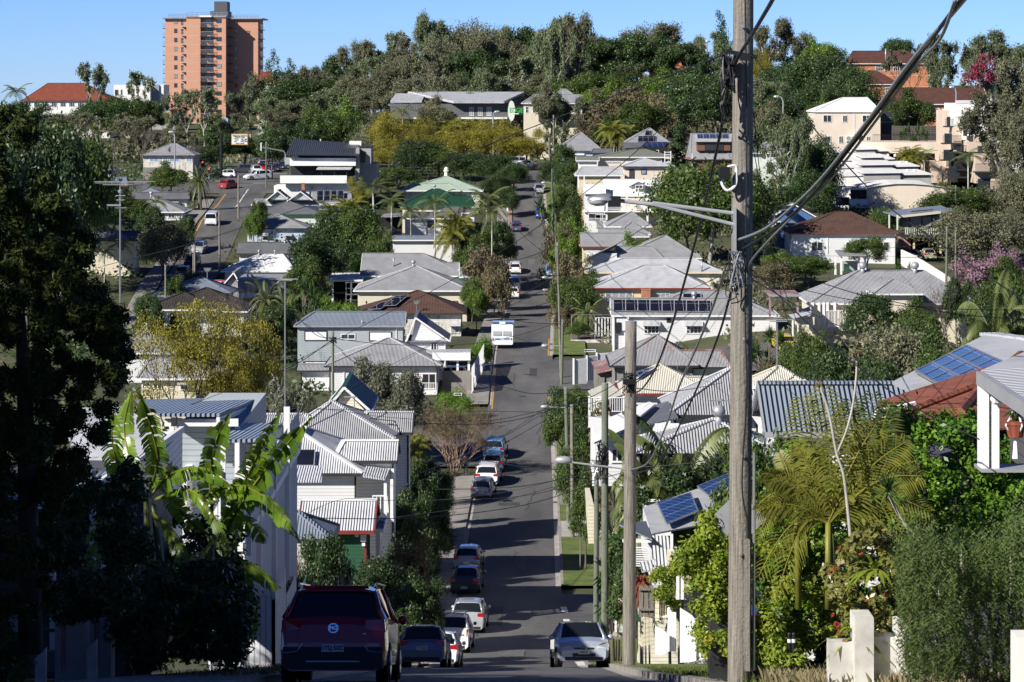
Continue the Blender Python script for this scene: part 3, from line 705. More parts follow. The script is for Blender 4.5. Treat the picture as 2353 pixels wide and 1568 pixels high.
h=House('house','white house under glossy brown tiled hip roof',291,u(900),u(1838),v(222),v(26),u(1435),u(1445),wall='w_peeling',roof='tile_brown',gut='trim_dark')
h.wdw(u(1495),u(1612),v(292),v(386),glass='glass_curtain');h.wdw(u(1715),u(1792),v(305),v(392),awn='zinc_pale',glass='glass_curtain')
for i in range(2):h.pnl([(u(1010+i*130),v(190-i*30)),(u(1120+i*130),v(185-i*30)),(u(1230+i*130),v(115-i*50)),(u(1130+i*110),v(130-i*50))],tilt=.3)
crop(1000,500)
h=House('house','cream house with grey hip roof in front of the green-wrapped building',315,u(890),u(1885),v(1418),v(1206),u(1415),u(1425),wall='w_cream',roof='zinc',gut='trim_white',cap='zinc_pale')
h.wdw(u(1212),u(1290),v(1470),v(1515));h.wdw(u(1735),u(1778),v(1505),v(1568),glass='glass_curtain',frame='trim_red',mull=0);h.vent(u(1397),v(1212),r=.28);h.downpipe(u(1208),v(1425),v(1560))
h=House('house_under_renovation','house wrapped in bright green building paper under a long grey roof',335,u(940),u(1850),v(1292),v(1100),u(945),u(1480),wall='w_housewrap',roof='zinc',gut='trim_white',slope=.45)
h.box('white_sheet','trim_white',u(1010),u(1080),v(1350),v(1410),334.6,335.2);h.vent(u(1228),v(1210),r=.2,kind='pipe',h=1.2)
House('','',338,u(1590),u(1790),v(1240),v(1178),u(1600),u(1785),wall='w_white',roof='zinc',root=h.root);House('','',333,u(1790),u(1942),v(1300),v(1226),u(1800),u(1938),wall='w_white',roof='zinc',root=h.root)
v_=thg('verandah','white-roofed open verandah with dark interior left of the green-wrapped house','verandah',GP(u(800),333));k=_H(v_)
k.skw('roof','roof_white',[(u(664),v(1332),331),(u(965),v(1332),331),(u(960),v(1270),338),(u(700),v(1272),338)]);k.box('fascia','trim_white',u(664),u(965),v(1325),v(1342),330.8,331)
k.pst([u(706),u(865)],v(1342),v(1560),331.2,.25);k.box('screen','darkroom',u(715),u(960),v(1342),v(1500),334,334.2);k.box('floor','trim_dark',u(700),u(965),v(1435),v(1445),331.5,334)  # near-black sheet paints in the shade of the verandah interior
sc_=thg('scaffold','steel pipe scaffold standing against the green-wrapped house','scaffold',GP(u(900),330));mb=MB()
for a in(822,865,960):mb.tu_([P(u(a),v(1345),330),P(u(a),v(1570),330)],.05,5);mb.tu_([P(u(a),v(1345),331.2),P(u(a),v(1570),331.2)],.05,5)
for b_ in(1350,1400,1450,1500,1550):mb.tu_([P(u(818),v(b_),330),P(u(965),v(b_),330)],.04,5)
mb.bd('frame','steel',sc_);mb=MB();mb.box(X(u(818),330),X(u(965),330),330,331.2,Z(v(1455),330),Z(v(1450),330));mb.bd('plank','bark_pale',sc_)
h=House('cottage','low white cottage with blue-grey roof among the palms',372,u(1195),u(1930),v(985),v(948),u(1240),u(1890),wall='w_white',roof='zinc_blue')
h.wdw(u(1515),u(1590),v(1000),v(1020));h.wdw(u(1650),u(1700),v(1030),v(1060),glass='glass_curtain')
h=House('house','white weatherboard house with covered deck, below the dark green roof',394,u(1300),u(1810),v(800),v(748),u(1340),u(1800),wall='w_white',roof='zinc_dark')
House('','',397,u(1620),u(1942),v(752),v(700),u(1690),u(1760),wall='w_white',roof='zinc_dark',root=h.root)
h.wdw(u(1520),u(1575),v(822),v(880),frame='trim_dark');h.skw('deck_roof','zinc',[(u(1110),v(795),390),(u(1290),v(785),390),(u(1290),v(755),396),(u(1150),v(765),396)])
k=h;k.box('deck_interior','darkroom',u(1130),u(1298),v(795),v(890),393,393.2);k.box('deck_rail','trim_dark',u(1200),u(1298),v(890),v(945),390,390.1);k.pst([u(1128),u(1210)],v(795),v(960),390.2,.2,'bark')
for i,(a,m_)in enumerate(((1225,'leaf_red'),(1250,'leaf_red'),(1285,'paintblue'))):pass
h=House('house','house with deep bottle-green roof behind the palms',412,u(1280),u(1912),v(692),v(548),u(1560),u(1620),wall='w_cream',roof='roof_green',gut='trim_green')
House('','',411,u(1600),u(1912),v(692),v(605),u(1700),u(1888),wall='w_cream',roof='roof_green',gut='trim_green',root=h.root,walls=False);h.vent(u(1578),v(550),r=.25)
h=House('house','peeling cream house with pale mint roof and a finial',438,u(1290),u(1990),v(565),v(440),u(1675),u(1685),wall='w_peeling',roof='roof_pale_green',gut='trim_white')
House('','',437,u(1290),u(1800),v(562),v(502),u(1390),u(1700),wall='w_peeling',roof='roof_pale_green',gut='trim_white',root=h.root,walls=False)
mb=MB();mb.lt_(P(u(1679),v(446),443),[(.35,0),(.3,.9),(.5,1.),(.45,1.2),(.3,1.3),(.42,1.5),(.05,1.8)],10);mb.bd('finial','render_white',h.root)
t=thg('apartment_house','modern charcoal house with long white balcony walls and black ribbed roof','house',GP(u(600),432));k=_H(t);D=432
k.skw('roof','roof_black',[(u(305),v(260),429),(u(925),v(268),429),(u(935),v(185-18),439),(u(375),v(125),439)],.15)
for a,b_,c_,d_,n_ in((375,910,200,285,'upper_wall'),(350,880,350,440,'lower_wall')):k.box(n_,'trim_dark',u(a),u(b_),v(c_),v(d_),434,440)
k.box('upper_balcony_wall','render_white',u(340),u(905),v(284),v(350),430,430.25);k.box('lower_balcony_wall','render_white',u(257),u(828),v(434),v(500),427,427.25)
k.box('upper_floor','trim_dark',u(345),u(905),v(343),v(352),430.3,436);k.box('lower_floor','trim_dark',u(262),u(828),v(490),v(502),427.3,434)
k.box('base_wall','w_white',u(305),u(860),v(497),v(620),428.5,440);k.box('side_base','render_white',u(205),u(305),v(520),v(590),431,438)
k.box('end_wall','render_grey',u(905),u(935),v(200),v(500),430.5,440);k.box('chimney_block','render_white',u(850),u(952),v(140),v(185),438,440)
k.box('side_wing','render_grey',u(935),u(1035),v(190),v(340),432,440);k.box('side_wing','render_grey',u(935),u(1083),v(330),v(560),433,442);k.box('wing_roof','trim_dark',u(930),u(1045),v(184),v(192),431.8,440.2)
sp=_H(t);sp.pls={'W':(P(u(700),v(400),431.9),VX((0,-1,0))),'W2':(P(u(700),v(400),433.9),VX((0,-1,0))),'W3':(P(u(700),v(400),428.4),VX((0,-1,0)))}
sp.wdw(u(948),u(985),v(225),v(325),frame='trim_dark',mull=0)
for a in(420,500,600):sp.wdw(u(a),u(a+70),v(205),v(280),'W2',frame='trim_dark')
for a in(460,650):sp.wdw(u(a),u(a+90),v(365),v(435),'W2',frame='trim_dark')
for a in(520,642,705):sp.wdw(u(a),u(a+20),v(528),v(560),'W3',frame='trim_white',mull=0,glass='glass_blue')
k.skw('awning','zinc_pale',[(u(565),v(385),428),(u(860),v(385),428),(u(895),v(348),432),(u(600),v(345),432)]);k.pst([u(610),u(722),u(828)],v(385),v(440),428.4,.12,'trim_dark');k.pst([u(345),u(880)],v(205),v(290),430.5,.15,'trim_dark')
k.chimney(u(441),u(467),v(503),v(566),427,'brick_red')
k.chimney(u(600),u(606),v(128),v(140),436,'trim_white')
plants_later=[]
crop(1000,1150)
h=House('house','house with dark bottle-green gable roof and white barge boards, behind the big grey pyramid roof',166,u(640),u(1032),v(1055),v(850),u(805),u(805),ori='y',inset=.05,dep=8,wall='w_cream',roof='roof_green',gut='trim_white',gab='w_cream')
h=House('house','house with big dusty grey pyramid roof left of the bare twiggy tree',150,u(310),u(1245),v(1300),v(975),u(695),u(705),wall='w_white',roof='zinc',gut='trim_dark',cap='zinc_pale')
House('','',153,u(900),u(1392),v(1242),v(1066),u(1000),u(1386),wall='w_white',roof='zinc',gut='trim_dark',root=h.root,cap='zinc_pale',over=.3)
House('','',152,u(-250),u(560),v(1185),v(1085),u(-200),u(470),wall='w_white',roof='zinc',gut='trim_dark',root=h.root,cap='zinc_pale',walls=False)
h=House('house','white house with bright ribbed roof, solar panels and a side verandah',134,560,835,1088,995,693,694,ori='y',dep=9,wall='w_white',roof='zinc_pale',gut='trim_dark',cap='trim_white')
House('','',136,765,913,1059,1013,790,911,wall='w_white',roof='zinc_pale',gut='trim_dark',root=h.root,cap='trim_white',over=.25,slope=.45)
crop(1150,1600,.12207)
for a,b_ in(((140,500),(950,1245)),((-170,130),(955,1245)),((-140,165),(670,940))):
 h.pnl([(u(a[0]),v(b_[1])),(u(a[1]),v(b_[1])),(u(a[1]+20),v(b_[0])),(u(a[0]+25),v(b_[0]))],tilt=.15)
h.skw('verandah_roof','zinc_pale',[(u(1400),v(1455),133),(u(1830),v(1520),133),(u(1945),v(1275),137),(u(1500),v(1210),137)])
h.skw('porch_roof','zinc_pale',[(u(60),v(1560),129),(u(640),v(1560),129),(u(665),v(1265),131.6),(u(90),v(1265),131.6)])
h.pst([u(1840),u(1960)],v(1500),v(2300),133.2,.16);h.pst([u(1900),u(1975)],v(1300),v(2300),136,.16)
crop(1000,1997)
h.rail([(u(1050),v(150),133.4),(u(1150),v(150),133.4),(u(1210),v(120),138)],h=1.1)
h=House('cottage','green cottage with white ribbed porch roof and red gutter',117,u(405),u(1065),v(270),v(8),u(400),u(1062),wall='w_green',roof='zinc_pale',gut='trim_red',cap='trim_white',slope=.42,gab='w_green')
for a,b_,c_,d_ in((897,930,298,325),(945,992,308,362),(957,985,378,402)):h.box('meter_box','trim_white',u(a),u(b_),v(c_),v(d_),117.25,117.5)
House('','',119,u(1045),u(1140),v(255),v(195),u(1060),u(1100),wall='w_white',roof='zinc',root=h.root,over=.2)
House('','',104,u(270),u(700),v(345),v(105),u(330),u(400),wall='w_white',roof='zinc_blue',gut='trim_dark',root=h.root,walls=False)  # bluish zinc carries the shade cast on this roof in its colour
t=thg('batten_house','tall white house clad in vertical battens stepping down the street behind the red car','house',(-8.6,78,G(-8.6,78)));k=_H(t)
D0,D1=74,94;xw=-8.0
mb=MB()
for i in range(10):
 ya=D0+i*2;yb=ya+2;za=-11.6;mb.poly([(xw,ya,G(-8,ya)-1),(xw,yb,G(-8,yb)-1),(xw,yb,-13.6),(xw,ya,-13.6)])
mb.poly([(-8.9,D0,G(-8,D0)-1),(xw,D0,G(-8,D0)-1),(xw,D0,-13.6),(-8.9,D0,-13.6)]);mb.bd('lower_wall','batten',t)
mb=MB();mb.box(-10,xw+.12,D0-.1,D1,-13.6,-13.35);mb.bd('floor_edge','trim_white',t)
mb=MB()
for s_,ya in enumerate(range(D0,D1,5)):mb.poly([(xw+.1,ya,-13.35),(xw+.1,ya+4.8,-13.35),(xw+.1,ya+4.8,-12.0),(xw+.1,ya,-12.0)])
mb.poly([(-8.9,D0,-13.35),(xw+.1,D0,-13.35),(xw+.1,D0,-12),(-8.9,D0,-12)]);mb.bd('balustrade','batten',t)
for y_ in range(D0,D1,5):
 mb=MB();mb.box(xw-.05,xw+.16,y_,y_+.2,G(-8,y_)-.5,-11.3);mb.bd('post','trim_white',t)
mb=MB();mb.box(-10,xw-1.8,D0+2,D1,-13.3,-11.6);mb.bd('upper_wall','w_white',t)
mb=MB()
f=thg('batten_fence','stepped white vertical-batten fence with letterbox along the footpath','fence',(-7,76,G(-7,76)))
for i in range(5):
 ya=72+i*3.4;x_=-6.75+i*.02;zt=G(x_,ya)+1.95;m2=MB();m2 .poly([(x_,ya,G(x_,ya)-.8),(x_,ya+3.4,G(x_,ya+3.4)-.5),(x_,ya+3.4,zt+.3),(x_,ya,zt+.3)])
 m2 .poly([(x_-.1,ya,G(x_,ya)-.8),(x_,ya,G(x_,ya)-.8),(x_,ya,zt+.3),(x_-.1,ya,zt+.3)]);m2 .bd('fence_bay','batten',f)
mb=MB();mb.poly([(-8.6,72,G(-7,72)-1),(-6.75,72,G(-7,72)-1),(-6.75,72,G(-7,72)+2.0),(-8.6,72,G(-7,72)+2.6)]);mb.bd('return_bay','batten',f)
mb=MB();mb.box(-6.72,-6.5,75.2,75.5,G(-7,75)+.75,G(-7,75)+1.3);mb.bd('letterbox','trim_white',f)
crop(200,1150)
t=thg('house','house with dark blue ribbed skillion roof and white fascia behind the banana plants','house',GP(u(1300),78));k=_H(t)
k.skw('roof','zinc_near',[(u(940),v(1108),76),(u(1450),v(1108),76),(u(1815),v(962),86),(u(740),v(985),86)],.1)
k.box('fascia','trim_white',u(980),u(1610),v(1128),v(1190),76.2,76.35);k.box('wall','w_bluegrey',u(1085),u(1620),v(1190),v(2400),77.5,86)
mb=MB();mb.slb([P(u(1452),v(1112),76),P(u(1818),v(968),86),P(u(1818),v(1005),86),P(u(1452),v(1160),76)],.1);mb.bd('side_fascia','trim_white',t)
k.skw('lower_roof','zinc_near',[(u(1440),v(1335),72),(u(1760),v(1325),72),(u(1985),v(1190),80),(u(1600),v(1185),80)],.1)
mb=MB();mb.slb([P(u(1762),v(1330),72),P(u(1985),v(1195),80),P(u(1985),v(1290),80),P(u(1762),v(1430),72)],.1);mb.bd('side_fascia','trim_white',t)
k.pst([u(1480),u(1700)],v(1335),v(2300),72.5,.14);k.pst([u(1040),u(1600)],v(1190),v(2400),76.6,.14)
mb=MB();mb.box(X(u(1035),75.9),X(u(1080),75.9),75.9,76.1,Z(v(1190),75.9),Z(v(1120),75.9));mb.bd('mains_box','trim_dark',t)
t=thg('house','house with pale corrugated roof half hidden by the dark conifer','house',GP(u(600),62));k=_H(t)
k.skw('roof','zinc_pale',[(u(250),v(1660),58),(u(760),v(1475),60),(u(985),v(1290),64),(u(640),v(1040),72),(u(100),v(1060),70)],.08)
mb=MB();mb.bar(P(u(745),v(1490),59.8),P(u(1130),v(1215),66),.12,.16);mb.bd('gutter','trim_white',t)
k.box('wall','w_white',u(150),u(820),v(1560),v(2600),63,70);k.pst([u(620),u(860)],v(1560),v(2500),60.5,.14)
mb=MB();mb.box(X(u(150),61),X(u(900),61),61,63,Z(v(1900),61),Z(v(1860),61));mb.bd('deck','bark',t)
k.rail([(u(150),v(1860),61),(u(900),v(1860),61)],h=1.1)
crop(2000,500)
h=House('house','pale blue house with grey pyramid roof nearest the top of the long street',470,u(480),u(885),v(222),v(62),u(690),u(692),wall='w_paleblue',roof='zinc',gut='trim_dark')
House('','',466,u(775),u(965),v(240),v(205),u(800),u(955),wall='w_paleblue',roof='zinc_dark',root=h.root,gut='trim_dark')
h.wdw(u(635),u(715),v(250),v(290),awn='trim_white')
h=House('house','dark house with grey pyramid roof and black solar panels beside the fan palms',470,u(1070),u(1455),v(152),v(27),u(1278),u(1282),wall='darkroom',roof='zinc',gut='trim_dark')
h.pnl([(u(1178),v(146)),(u(1330),v(146)),(u(1338),v(98)),(u(1185),v(96))]);h.pnl([(u(1238),v(92)),(u(1292),v(92)),(u(1298),v(50)),(u(1248),v(50))])
h.skw('porch_roof','solar',[(u(1210),v(188),463),(u(1400),v(192),463),(u(1445),v(150),468),(u(1250),v(148),468)]);h.pst([u(1042),u(1440)],v(190),v(330),463.4,.2,'trim_dark')
h.skw('deck_roof','zinc_dark',[(u(1075),v(200),464),(u(1260),v(190),464),(u(1260),v(152),469),(u(1040),v(155),469)])
h.wdw(u(1130),u(1200),v(215),v(260));h.wdw(u(1300),u(1360),v(215),v(260))
h=House('house','pale yellow house with olive grey roof behind the beige house',442,u(820),u(1480),v(275),v(208),u(1150),u(1240),wall='render_cream',roof='roof_olive',gut='trim_white',slope=.4)
House('','',440,u(650),u(850),v(305),v(270),u(660),u(840),wall='render_white',roof='roof_olive',gut='trim_white',root=h.root)
h.wdw(u(890),u(1030),v(312),v(328),frame='trim_white');h.wdw(u(1380),u(1440),v(285),v(325))
mb=MB();[mb.tu_([P(u(a),v(225),441),P(u(a),v(335),441)],.08,5)for a in(1410,1462)];[mb.tu_([P(u(1405),v(b_),441),P(u(1465),v(b_),441)],.06,5)for b_ in(235,255,290,320)];mb.bd('ladder_frame','trim_white',h.root)
h=House('house','beige rendered house with pale hip roof above the long white townhouse',426,u(1045),u(1502),v(356),v(286),u(1222),u(1236),wall='render_cream',roof='zinc_pale',gut='trim_dark',slope=.4)
House('','',420,u(648),u(1055),v(432),v(358),u(700),u(1020),wall='w_yellow',roof='zinc_pale',gut='trim_white',root=h.root,slope=.4)
h.wdw(u(1105),u(1150),v(378),v(464),frame='trim_dark',mull=0);h.wdw(u(1208),u(1254),v(378),v(424),frame='trim_dark',mull=0,glass='glass_blue')
for a in(670,720):h.pst([u(a)],v(435),v(540),419,.2)
h=House('townhouse','two-storey white townhouse with pale roof, dormer and balconies',398,u(890),u(1440),v(606),v(467),u(895),u(1436),wall='w_white',roof='roof_white',gut='trim_white',slope=.45,over=.3)
House('','',396,u(712),u(905),v(584),v(507),u(715),u(900),wall='w_white',roof='roof_white',gut='trim_white',root=h.root,over=.3)
House('','',398,u(1105),u(1268),v(520),v(477),u(1186),u(1186),ori='y',inset=.05,dep=4,wall='w_white',roof='roof_white',root=h.root,gab='w_white')
sp=_H(h.root);sp.pls={'W':(P(u(1180),v(540),398),VX((0,-1,0))),'B':(P(u(1180),v(640),398.2),VX((0,-1,0))),'C':(P(u(1000),v(640),395.2),VX((0,-1,0)))}
sp.wdw(u(1158),u(1222),v(515),v(546));h.box('balcony_recess','render_cream',u(920),u(1258),v(618),v(740),398.1,398.3)
for a in(1105,970):sp.wdw(u(a),u(a+90),v(622),v(700),'B',frame='trim_white',glass='glass')
h.rail([(u(920),v(732),396.2),(u(1258),v(732),396.2)],h=1.45*.9);h.pst([u(912),u(1085),u(1262)],v(605),v(860),396.3,.28)
h.box('floor_band','trim_white',u(715),u(1440),v(738),v(748),395.9,398.5);h.box('lower_recess','render_cream',u(920),u(1330),v(755),v(850),398.05,398.3)
sp.wdw(u(755),u(880),v(755),v(828),'C');sp.wdw(u(815),u(910),v(765),v(828),'C');h.rail([(u(722),v(882),393.5),(u(905),v(882),393.5)],h=1.5)
for a in(1000,1060,1240):sp.wdw(u(a),u(a+50),v(762),v(800),'B')
h=House('house','house with pointed zinc hip roof right in front of the white townhouse',372,u(905),u(1300),v(870),v(742),u(1124),u(1128),wall='w_white',roof='zinc')
House('','',366,u(1000),u(1290),v(935),v(830),u(1124),u(1128),wall='w_white',roof='zinc',root=h.root,walls=False)
h=House('house','house with stepped zinc roof and yellow wall behind the street shrubs',354,u(685),u(1130),v(1042),v(925),u(688),u(1060),wall='w_yellow',roof='zinc',gut='trim_red',slope=.55)
House('','',357,u(840),u(1280),v(955),v(888),u(845),u(1080),wall='w_yellow',roof='zinc',root=h.root,walls=False)
h=House('house','house with large zinc hip roof and white side wall behind the brownish roof',337,u(995),u(1725),v(1140),v(945),u(1412),u(1418),wall='w_white',roof='zinc')
House('','',336,u(995),u(1400),v(1140),v(1040),u(998),u(1300),wall='w_white',roof='zinc',root=h.root,walls=False)
h.skw('side_roof','zinc',[(u(725),v(1150),334),(u(1000),v(1020),336),(u(1005),v(1040),342),(u(745),v(1170),342)]);h.box('side_wall','w_white',u(735),u(1000),v(1100),v(1240),336,342)
h=House('house','cream house with wide dusty grey roof and ochre gutter',320,u(735),u(1910),v(1262),v(1140),u(1060),u(1650),wall='w_palecream',roof='zinc_pale',gut='w_yellow')
h.vent(u(1725),v(1255),kind='pipe',r=.18,h=1.4);h.wdw(u(1000),u(1080),v(1285),v(1330))
h=House('house','yellow weatherboard house with pale ribbed hip roof and brick chimney',302,u(778),u(1795),v(1396),v(1198),u(1232),u(1402),wall='w_yellow',roof='zinc_pale',gut='trim_red',cap='zinc_pale')
h.wdw(u(900),u(1137),v(1430),v(1532),glass='glass_curtain',mull=3);h.wdw(u(1338),u(1458),v(1436),v(1502),glass='glass_curtain',mull=2)
h.chimney(u(1210),u(1286),v(1412),v(1520),301.6,'brick_red')
crop(2000,1150)
h=House('house','white weatherboard house with a long row of black solar panels and two hooded windows',274,u(952),1790,v(240),v(92),u(955),u(2060),wall='w_white',roof='zinc',gut='trim_white',over=.3)
House('','',280,u(1420),u(2160),v(112),v(24),u(1610),u(1900),wall='w_white',roof='zinc',root=h.root,walls=False)
for i in range(8):h.pnl([(u(972+i*104),v(204+i*.8)),(u(1073+i*104),v(204+i*.8)),(u(1073+i*104),v(108+i*1.2)),(u(972+i*104),v(108+i*1.2))])
hb=_H(h.root);hb.pls={'F':(P(u(1640),v(112),280),VX((0,-.5,1)).normalized())}
hb.pnl([(u(1566),v(112)),(u(1725),v(112)),(u(1720),v(56)),(u(1566),v(56))]);h.vent(u(1660),v(100),r=.3)
for a in(1230,1592):h.wdw(u(a),u(a+132),v(300),v(398),awn='zinc_pale',grid=2,mull=3)
h.wdw(u(1425),u(1465),v(262),v(300),glass='black',frame='trim_dark',mull=0,name='heater_box')
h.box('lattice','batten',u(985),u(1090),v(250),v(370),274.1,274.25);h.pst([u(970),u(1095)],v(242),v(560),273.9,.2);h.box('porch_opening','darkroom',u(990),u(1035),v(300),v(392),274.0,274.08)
t=thg('retaining_wall','stained white retaining wall with wire fence below the white solar-panelled house','wall',GP(u(780),284));k=_H(t)
k.box('wall','stained_white',u(605),u(958),v(452),v(568),283,283.6)
mb=MB()
for a in(612,812,955):mb.tu_([P(u(a),v(455),283.3),P(u(a),v(235),283.3)],.05,5)
for b_ in(235,385):mb.tu_([P(u(612),v(b_),283.3),P(u(955),v(b_),283.3)],.04,5)
mb.bd('rail','steel',t);k.box('soil','bark',u(615),u(950),v(445),v(453),283.7,290)
t=thg('fence','white picket fence on the retaining wall beside the hibiscus','fence',GP(u(860),287));k=_H(t);k.rail([(u(820),v(440),287),(u(950),v(440),287)],h=2.4,sp=.3,bw=.12,name='pickets')
h=House('house','grey-green house with rust-streaked pyramid roof',213,u(945),u(1700),v(670),v(408),u(1338),u(1342),wall='w_timbergrey',roof='roof_rust',gut='trim_dark')
House('','',213.6,u(1300),u(1968),v(682),v(540),u(1500),u(1885),wall='w_palegreen',roof='roof_rust',gut='trim_dark',root=h.root,cap='roof_redrust')
t=thg('shed','weathered grey plank shed with faded red roof beside the rust-streaked house','shed',GP(u(900),226));k=_H(t)
k.skw('roof','roof_redrust',[(u(825),v(742),224),(u(1010),v(700),224),(u(965),v(608),231),(u(782),v(640),231)]);k.box('wall','fence_grey',u(818),u(1008),v(725),v(890),224.5,230)
k.box('door','timber_pole',u(835),u(895),v(770),v(890),224.35,224.5)
t=thg('fence','tall white picket fence in stepped bays at the street corner','fence',GP(u(700),247))
for i,(a,b_,D_,vt,vb)in enumerate(((628,740,246,615,830),(740,825,249,590,800),(825,950,252,565,760),(665,800,243,640,880))):
 if i==3:continue
 mb=MB();x0,x1=X(u(a),D_),X(u(b_),D_+1)
 n=14
 for q in range(n):x=x0+(x1-x0)*q/n;mb.box(x,x+.13,D_+q*.05,D_+q*.05+.03,Z(v(vb),D_),Z(v(vt),D_))
 mb.box(x0-.08,x0+.1,D_-.12,D_+.06,Z(v(vb),D_),Z(v(vt-8),D_));mb.box(x0,x1,D_+.75,D_+.8,Z(v(vt+18),D_),Z(v(vt+12),D_));mb.bd('fence_bay','trim_white',t)
h=House('house','white house with creamy ribbed roof and verandah behind the street poles',184,u(1030),u(1830),v(908),v(657),u(1362),u(1368),wall='w_white',roof='roof_cream',gut='trim_red',cap='roof_cream')
House('','',184.5,u(1400),u(1830),v(905),v(765),u(1590),u(1805),wall='w_white',roof='roof_cream',gut='trim_red',root=h.root,cap='roof_cream',walls=False)
h.skw('verandah_roof','roof_cream',[(u(835),v(1000),180),(u(1060),v(925),183),(u(935),v(815),191),(u(752),v(895),188)])
h.pnl([(u(1010),v(800)),(u(1190),v(765)),(u(1320),v(680)),(u(1150),v(730))],'solar_blue',tilt=.3)
h.pst([u(765),u(850),u(1060)],v(930),v(1200),181,.16);h.rail([(u(765),v(1075),181),(u(1060),v(1075),181)],h=1.1);h.box('shaded_wall','w_white',u(800),u(1060),v(960),v(1200),185,186)
h.wdw(u(860),u(980),v(1000),v(1060),frame='trim_red')
t=thg('house','white-roofed cottage behind the two front power poles','house',GP(u(1050),122));k=_H(t)
k.skw('roof','roof_white',[(u(808),v(1342),119),(u(1070),v(1225),121),(u(1330),v(1010),128),(u(1280),v(990),129),(u(790),v(1185),126)])
k.box('wall','w_white',u(810),u(1150),v(1255),v(1700),121.5,128);k.pst([u(802)],v(1340),v(1700),120,.14);kp=_H(t);kp.pls={'W':(P(u(900),v(1400),121.5),VX((0,-1,0)))}
kp.wdw(u(948),u(1056),v(1372),v(1500),glass='glass',frame='trim_white');kp.wdw(u(1002),u(1042),v(1272),v(1322),glass='black',frame='trim_dark',mull=0,name='meter_box')
h=House('house','white house with broad grey hip roof behind the big wooden pole',127,u(1425),1762,v(1092),v(680),u(1990),u(2010),wall='w_white',roof='zinc',gut='trim_dark',cap='zinc_pale',slope=.62)
h.skw('porch_roof','zinc_dark',[(u(1238),v(1188),124),(u(1530),v(1128),125),(u(1440),v(985),130),(u(1185),v(1060),130)]);h.box('porch_battens','fence_white',u(1242),u(1532),v(1165),v(1238),124.3,124.4)
h.pst([u(1215),u(1250),u(1420)],v(1180),v(1500),124.5,.14);h.box('lattice_screen','batten',u(1258),u(1402),v(1242),v(1330),126,126.1)
h=House('house','house with large grey ribbed roof and whirlybird vent, behind the palm fronds',107,u(1120),u(2420),v(1422),v(1125),u(1828),u(1834),wall='w_palecream',roof='zinc',gut='trim_dark',cap='zinc_pale',slope=.55)
h.vent(u(1872),v(1160),r=.28,h=.3)
h=House('house','house with white pyramid roof and dark red gablet behind the blue-grey roof',150,1734,1862,888,842,1788,1790,wall='render_white',roof='roof_cream',gut='trim_white',cap='roof_cream')
crop(2996,1150)
h=House('house','white house with bold blue-grey corrugated gable roof and white barge boards',75,u(135),u(1520),v(1240),v(822),u(120),u(1500),wall='w_white',roof='zinc_near',gut='trim_grey',cap='zinc_blue',slope=.55)
h.wdw(u(345),u(600),v(1290),v(1390),mull=1,glass='glass_curtain');h.skw('small_awning','zinc_pale',[(u(110),v(1470),72),(u(305),v(1370),74),(u(240),v(1320),75),(u(72),v(1410),73)])
t=thg('house','zinc-roofed house carrying a large array of blue solar panels','house',GP(2200,66));k=_H(t)
pts=[(u(1230),v(835),62),(u(1560),v(985),57),(u(2720),v(500),66),(u(2048),v(415),72)]
q=[P(*p)for p in pts];nn=(q[1]-q[0]).cross(q[3]-q[0]).normalized();nn=nn if nn.z>0 else-nn
k.pls={'F':(q[0],nn)};mb=MB();mb.slb([hit(p[0],p[1],q[0],nn)for p in pts],.08);mb.uv=[[(a*.94+b*.34,b)for a,b in f]for f in mb.uv]
mb.bd('roof','zinc_pale',t);mb=MB();mb.bar(hit(*pts[3][:2],q[0],nn)+nn*.05,hit(*pts[2][:2],q[0],nn)+nn*.05,.5,.1);mb.bd('ridge_cap','zinc_pale',t)
A,B,C_,D_=(1425,728),(1690,880),(2190,655),(1865,508)
def bl(s_,t_):return tuple((A[i]*(1-s_)+B[i]*s_)*(1-t_)+(D_[i]*(1-s_)+C_[i]*s_)*t_ for i in(0,1))
for r_ in range(4):
 for c_ in range(3):
  cs=[bl(r_/4+.006,c_/3+.006),bl((r_+1)/4-.006,c_/3+.006),bl((r_+1)/4-.006,(c_+1)/3-.006),bl(r_/4+.006,(c_+1)/3-.006)]
  k.pnl([(u(a),v(b_))for a,b_ in cs],'solar_blue',tilt=.14,frame='steel')
mb=MB();mb.box(X(2160,68),X(2440,68),68,72,-18,Z(930,68));mb.bd('wall','w_white',t)
t=thg('house','house with mossy terracotta tiled hip roof in front of the solar array','house',GP(2250,50));k=_H(t)
apex0,apex1=(u(2010),v(838),50.5),(u(2330),v(585),56)
lo0,lo1,lo2,lo3=(u(1040),v(1260),43),(u(1700),v(1300),41),(u(2500),v(1160),41.5),(u(1100),v(975),52)
mb=MB();mb.slope([P(*lo0),P(*lo1),P(u(1800),v(1085),44.5),P(*apex0),P(u(1330),v(1095),48)]);mb.bd('roof','tile_orange',t)
mb=MB();mb.slope([P(*lo1),P(*lo2),P(u(2500),v(790),50),P(*apex0),P(u(1800),v(1085),44.5)]);mb.bd('roof','tile_orange',t)
mb=MB();mb.slope([P(*lo0),P(u(1330),v(1095),48),P(*apex0),P(*apex1),P(u(1660),v(905),54),P(*lo3)]);mb.bd('roof','tile_orange',t)
mb=MB()
for a,b_ in((P(u(1800),v(1085),44.5),P(*apex0)),(P(u(1330),v(1095),48),P(*apex0)),(P(*apex0),P(*apex1))):mb.tu_([a,b_],.12,8)
mb.bd('ridge_tiles','tile_orange',t);k.pls={'F':(P(u(1200),v(1100),47.0),VX((-.2,-.42,1)).normalized())}
k.pnl([(u(1060),v(1165)),(u(1100),v(1165)),(u(1425),v(1000)),(u(1100),v(1070))],'solar_blue',tilt=.05,frame='trim_white')
mb=MB();mb.box(X(2120,52),X(2500,52),52,58,-15,Z(v(1500),52));mb.bd('wall','w_darkgrey',t)
